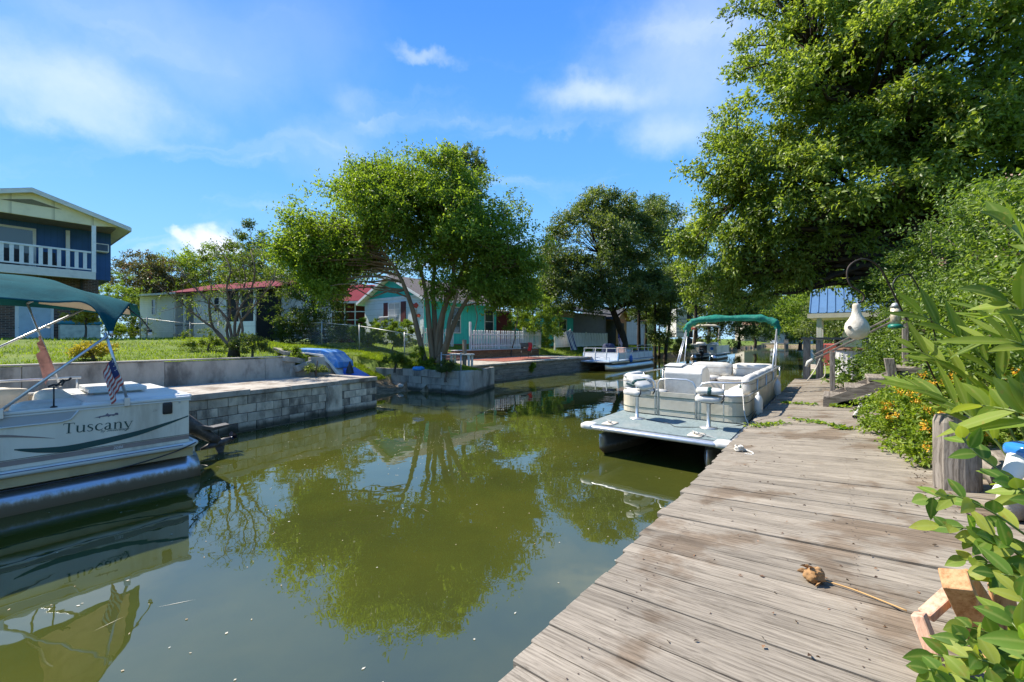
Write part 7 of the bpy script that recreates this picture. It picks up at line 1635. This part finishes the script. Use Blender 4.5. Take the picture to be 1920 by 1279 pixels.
# ---- weathered piling, ornament and cut timber at the right edge of the dock
pp = Pd(1795, 955, 3.4); pl = thing('piling', 'thick weathered grey piling standing at the right edge of the dock', 'post', (pp.x, pp.y, .5))
mb = MB(); n = 22
for k, z in enumerate((-.3, .3, .6, .92, .97)):
    for j in range(n):
        a = 2*math.pi*j/n; rr_ = .145*(1+.05*math.sin(j*2.7)+.03*math.sin(j*5.3))*(1-.03*k if z < .95 else .8); mb.v.append((rr_*math.cos(a)-.02*z, rr_*math.sin(a), z))
for k in range(4):
    for j in range(n): mb.face(k*n+j, k*n+(j+1) % n, (k+1)*n+(j+1) % n, (k+1)*n+j)
mb.face(*[4*n+j for j in range(n)]); put('timber', mb, M_WOODZ, pl)
op = Pd(1905, 905, 2.75); on = thing('painted_ornament', 'white painted ornament with a glossy blue top behind the foreground leaves', 'ornament', (op.x, op.y, op.z-.25))
mb = MB(); mb.tube(catmull([(-.17, -.02, .20), (-.10, 0, .22), (-.03, 0, .30), (.03, .0, .40), (.09, .02, .46)]), [.012+.062*min(1, k/28) for k in range(33)], 16); put('white_body', mb, M_WHITE, on, smooth=True)
mb = MB(); mb.rbox(-.02, .20, -.09, .09, .41, .515, .05); put('blue_top', mb, mat('glossy_blue_paint', (.03, .20, .60), .15, .1, 5, coat=.5), on, smooth=True)
mb = MB(); mb.rbox(-.1, .1, -.05, .06, .0, .2, .05); put('foot', mb, M_CONC_L, on, smooth=True)
M_NEWW = wood('orange_cut_timber', (.40, .20, .085), (.62, .37, .19), 'z', orand=.12, knots=False)
M_PINKW = wood('pink_cut_timber', (.48, .26, .17), (.66, .45, .33), 'z', orand=.1, knots=False)
tf = thing('timber_frame', 'stack of cut orange timber offcuts standing on the dock under the foreground shrub', 'timber', Pd(1830, 1180, 1.55))
tb = tf.location
def tim(a, b, w, h, m, up=(0, 0, 1)): mb = MB(); mb.beam(Vector(a)-tb, Vector(b)-tb, w, h, up); put('offcut', mb, m, tf, bev=.006)
tim(Pd(1790, 1085, 1.62), Pd(1850, 1215, 1.75), .085, .085, M_NEWW, (.4, .6, .5))
tim(Pd(1722, 1150, 1.62), Pd(1790, 1330, 1.50), .085, .04, M_PINKW, (.5, -.3, .8))
tim(Pd(1735, 1155, 1.72), Pd(1785, 1110, 1.74), .05, .035, M_PINKW)
tim(Pd(1815, 1078, 1.72), Pd(1910, 1225, 1.68), .035, .085, M_NEWW, (.2, .9, .4))
tim(Pd(1876, 1100, 1.72), Pd(1890, 1180, 1.74), .07, .04, M_NEWW, (.3, .6, .6))
tim(Pd(1850, 1250, 1.5), Pd(1940, 1290, 1.45), .09, .05, M_NEWW)
# ---- things lying on the dock
def dock_z(s, u): return .70 - (u-DOCK_E)*.095
def on_dock(px, py):
    z = .75
    for _ in range(6):
        Y = FPX*(EYE-z)/(py-HORIZON); X = (px-960)*Y/FPX; s, u = SU(X, Y); z = dock_z(s, u)
    return Vector((X, Y, z))
p = on_dock(1528, 1092)
df = thing('dried_flower', 'dried brown flower head on a long stem lying on the planks', 'flower', p)
rng = np.random.default_rng(8); mb = MB()
M_DRY = mat('dry_brown_petal', (.33, .185, .075), .8, .35, 14, .4, 30)
mb.rbox(-.045, .045, -.038, .038, .002, .072, .035)
for i, v in enumerate(mb.v):
    q = Vector(v)-Vector((0, 0, .036)); k = 1 + .22*math.sin(math.atan2(q.y, q.z)*7 + q.x*60) + .25*mnoise.noise(q*45); mb.v[i] = (q.x*k, q.y*k, max(.001, q.z*k+.036))
for k in range(9):
    a = k*.7; c0 = Vector((-.02+.004*k, .033*math.cos(a), .036+.033*math.sin(a))); d = Vector((-.8, .5*math.cos(a), .5*math.sin(a)+.1)).normalized()
    if c0.z > .01: blade_leaf(mb, c0, d, Vector((0, math.cos(a), math.sin(a))), .045, .03, .2, n=5, fold=.7)
put('petals', mb, M_DRY, df, smooth=True)
e1 = on_dock(1600, 1112) - p; e2 = on_dock(1700, 1150) - p
mb = MB(); mb.tube(catmull([(.02, -.005, .02), e1 + Vector((0, 0, .018)), e2 + Vector((0, 0, .012))]), .0035, 6); put('stem', mb, mat('dry_stem', (.50, .30, .11), .7), df, smooth=True)
for k, (a, b) in enumerate((((1602, 785), (1620, 752)), ((1622, 770), (1630, 748)))):
    A_, B_ = on_dock(*a), on_dock(*b); o = thing('pipe', ['longer grey plastic pipe lying on the dock beside the lantana', 'shorter grey plastic pipe lying behind the longer one'][k], 'pipe', A_)
    d = B_ - A_; mb = MB(); mb.tube([(0, 0, .03), d*1.0 + Vector((0, 0, .035)), d*1.9 + Vector((0, 0, .04))], .028, 12, cap=False); mb.tube([(0, 0, .03), d*1.9 + Vector((0, 0, .04))], .022, 12, cap=False); put('tube', mb, mat('grey_pvc', (.5, .48, .44), .5, .1), o, smooth=True)
# green vine sprigs that creep over the planks
for k, (lb, a, b) in enumerate((('green vine sprig lying across the planks nearest the boat', (1405, 802), (1478, 795)), ('thin green vine sprig in the middle of the dock', (1490, 788), (1555, 796)), ('green vine sprig at the foot of the stairs', (1470, 757), (1530, 760)), ('small tuft of leaves beside the lowest stair', (1560, 762), (1585, 764)), ('tiny green tuft on the planks near the pipes', (1566, 803), (1586, 806)))):
    A_, B_ = on_dock(*a), on_dock(*b); o = thing('vine_sprig', lb, 'vine', A_, group='vine sprigs on the dock'); d = B_-A_; n = 60
    t = rng.random(n); P = np.array([tuple(d*q) for q in t]) + rng.normal(size=(n, 3))*np.array([.05, .05, .0]) + np.array([0, 0, .012])
    put('leaves', leaf_mesh('leaves', P, unit(rng, n)*np.array([1, 1, .3]) + np.array([0, 0, .35]), np.array([0, 0, 1.0]) + unit(rng, n)*.4, np.full(n, .075), np.full(n, .05), rng.random(n)), L_FORE, o)
    mb = MB(); mb.tube([(0, 0, .01), d*.5 + Vector((0, .02, .015)), d + Vector((0, 0, .01))], .004, 5); put('runner', mb, M_STEM, o)
# mooring knot on the dock
p = on_dock(1386, 846); o = thing('mooring_knot', 'white mooring rope knotted round a cleat at the edge of the dock', 'rope', p)
mb = MB()
for k in range(3): mb.tube([(.05*math.cos(a+k)*(1-.1*k), .04*math.sin(a+k), .02+.018*k+.008*math.sin(3*a)) for a in [2*math.pi*j/14 for j in range(14)]], .012, 7, closed=True)
mb.tube(catmull([(.04, 0, .03), (.1, -.1, .012), (.05, -.2, .012), (-.02, -.16, .012)]), .011, 7); put('coil', mb, M_ROPE, o, smooth=True)
# litter: crumbs of bark and leaf on the planks, specks and needles on the water
rng = np.random.default_rng(31); n = 620
s_ = 1.2 + 11*rng.random(n)**1.6; u_ = 1.0 - 1.9*rng.random(n)**.7
heap = rng.random(n) < .45; u_[heap] = -.55 - .3*rng.random(heap.sum()); s_[heap] = 4.2 + 2.2*rng.random(heap.sum())
P = np.array([tuple(W(a, b, dock_z(a, b)+.006)) for a, b in zip(s_, u_)])
o = put('leaf_litter', leaf_mesh('leaf_litter', P, unit(rng, n)*np.array([1, 1, .25]), np.array([0, 0, 1.0])+unit(rng, n)*.7, .012+.022*rng.random(n)**2, .008+.012*rng.random(n), rng.random(n)), leafmat('brown_litter', (.03, .02, .014), (.09, .05, .03), (.26, .14, .07), trans=.1)); tag(o, 'brown leaf crumbs scattered over the dock planks', 'litter', kind='stuff')
n = 1500; s_ = -1 + 17*rng.random(n); u_ = 1.3 + 9.5*rng.random(n)
edge_ = rng.random(n) > .55; u_[edge_] = 10.0 + (s_[edge_]-.6)*.149 - .06 - .5*rng.random(edge_.sum())**3; s_[edge_] = np.clip(s_[edge_], 2.5, 7.6); drift = rng.random(n) > .8; s_[drift] = 5.5 + 1.2*rng.normal(size=drift.sum()); u_[drift] = 6.5 + 1.0*rng.normal(size=drift.sum())
u_ = np.maximum(u_, 1.3)
P = np.array([tuple(W(a, b, .004)) for a, b in zip(s_, u_)])
ax = unit(rng, n)*np.array([1, 1, .02])
ln = .012+.02*rng.random(n); ln[:60] = .12+.14*rng.random(60); wd = .008+.012*rng.random(n); wd[:60] = .005
o = put('floating_debris', leaf_mesh('floating_debris', P, ax, np.tile(np.array([0, 0, 1.0]), (n, 1)), ln, wd, rng.random(n), fold=.0, tip=0), leafmat('pale_floating_bits', (.25, .18, .09), (.42, .36, .24), (.62, .60, .52), trans=.1)); tag(o, 'pale specks and pine needles floating on the canal', 'debris', kind='stuff')
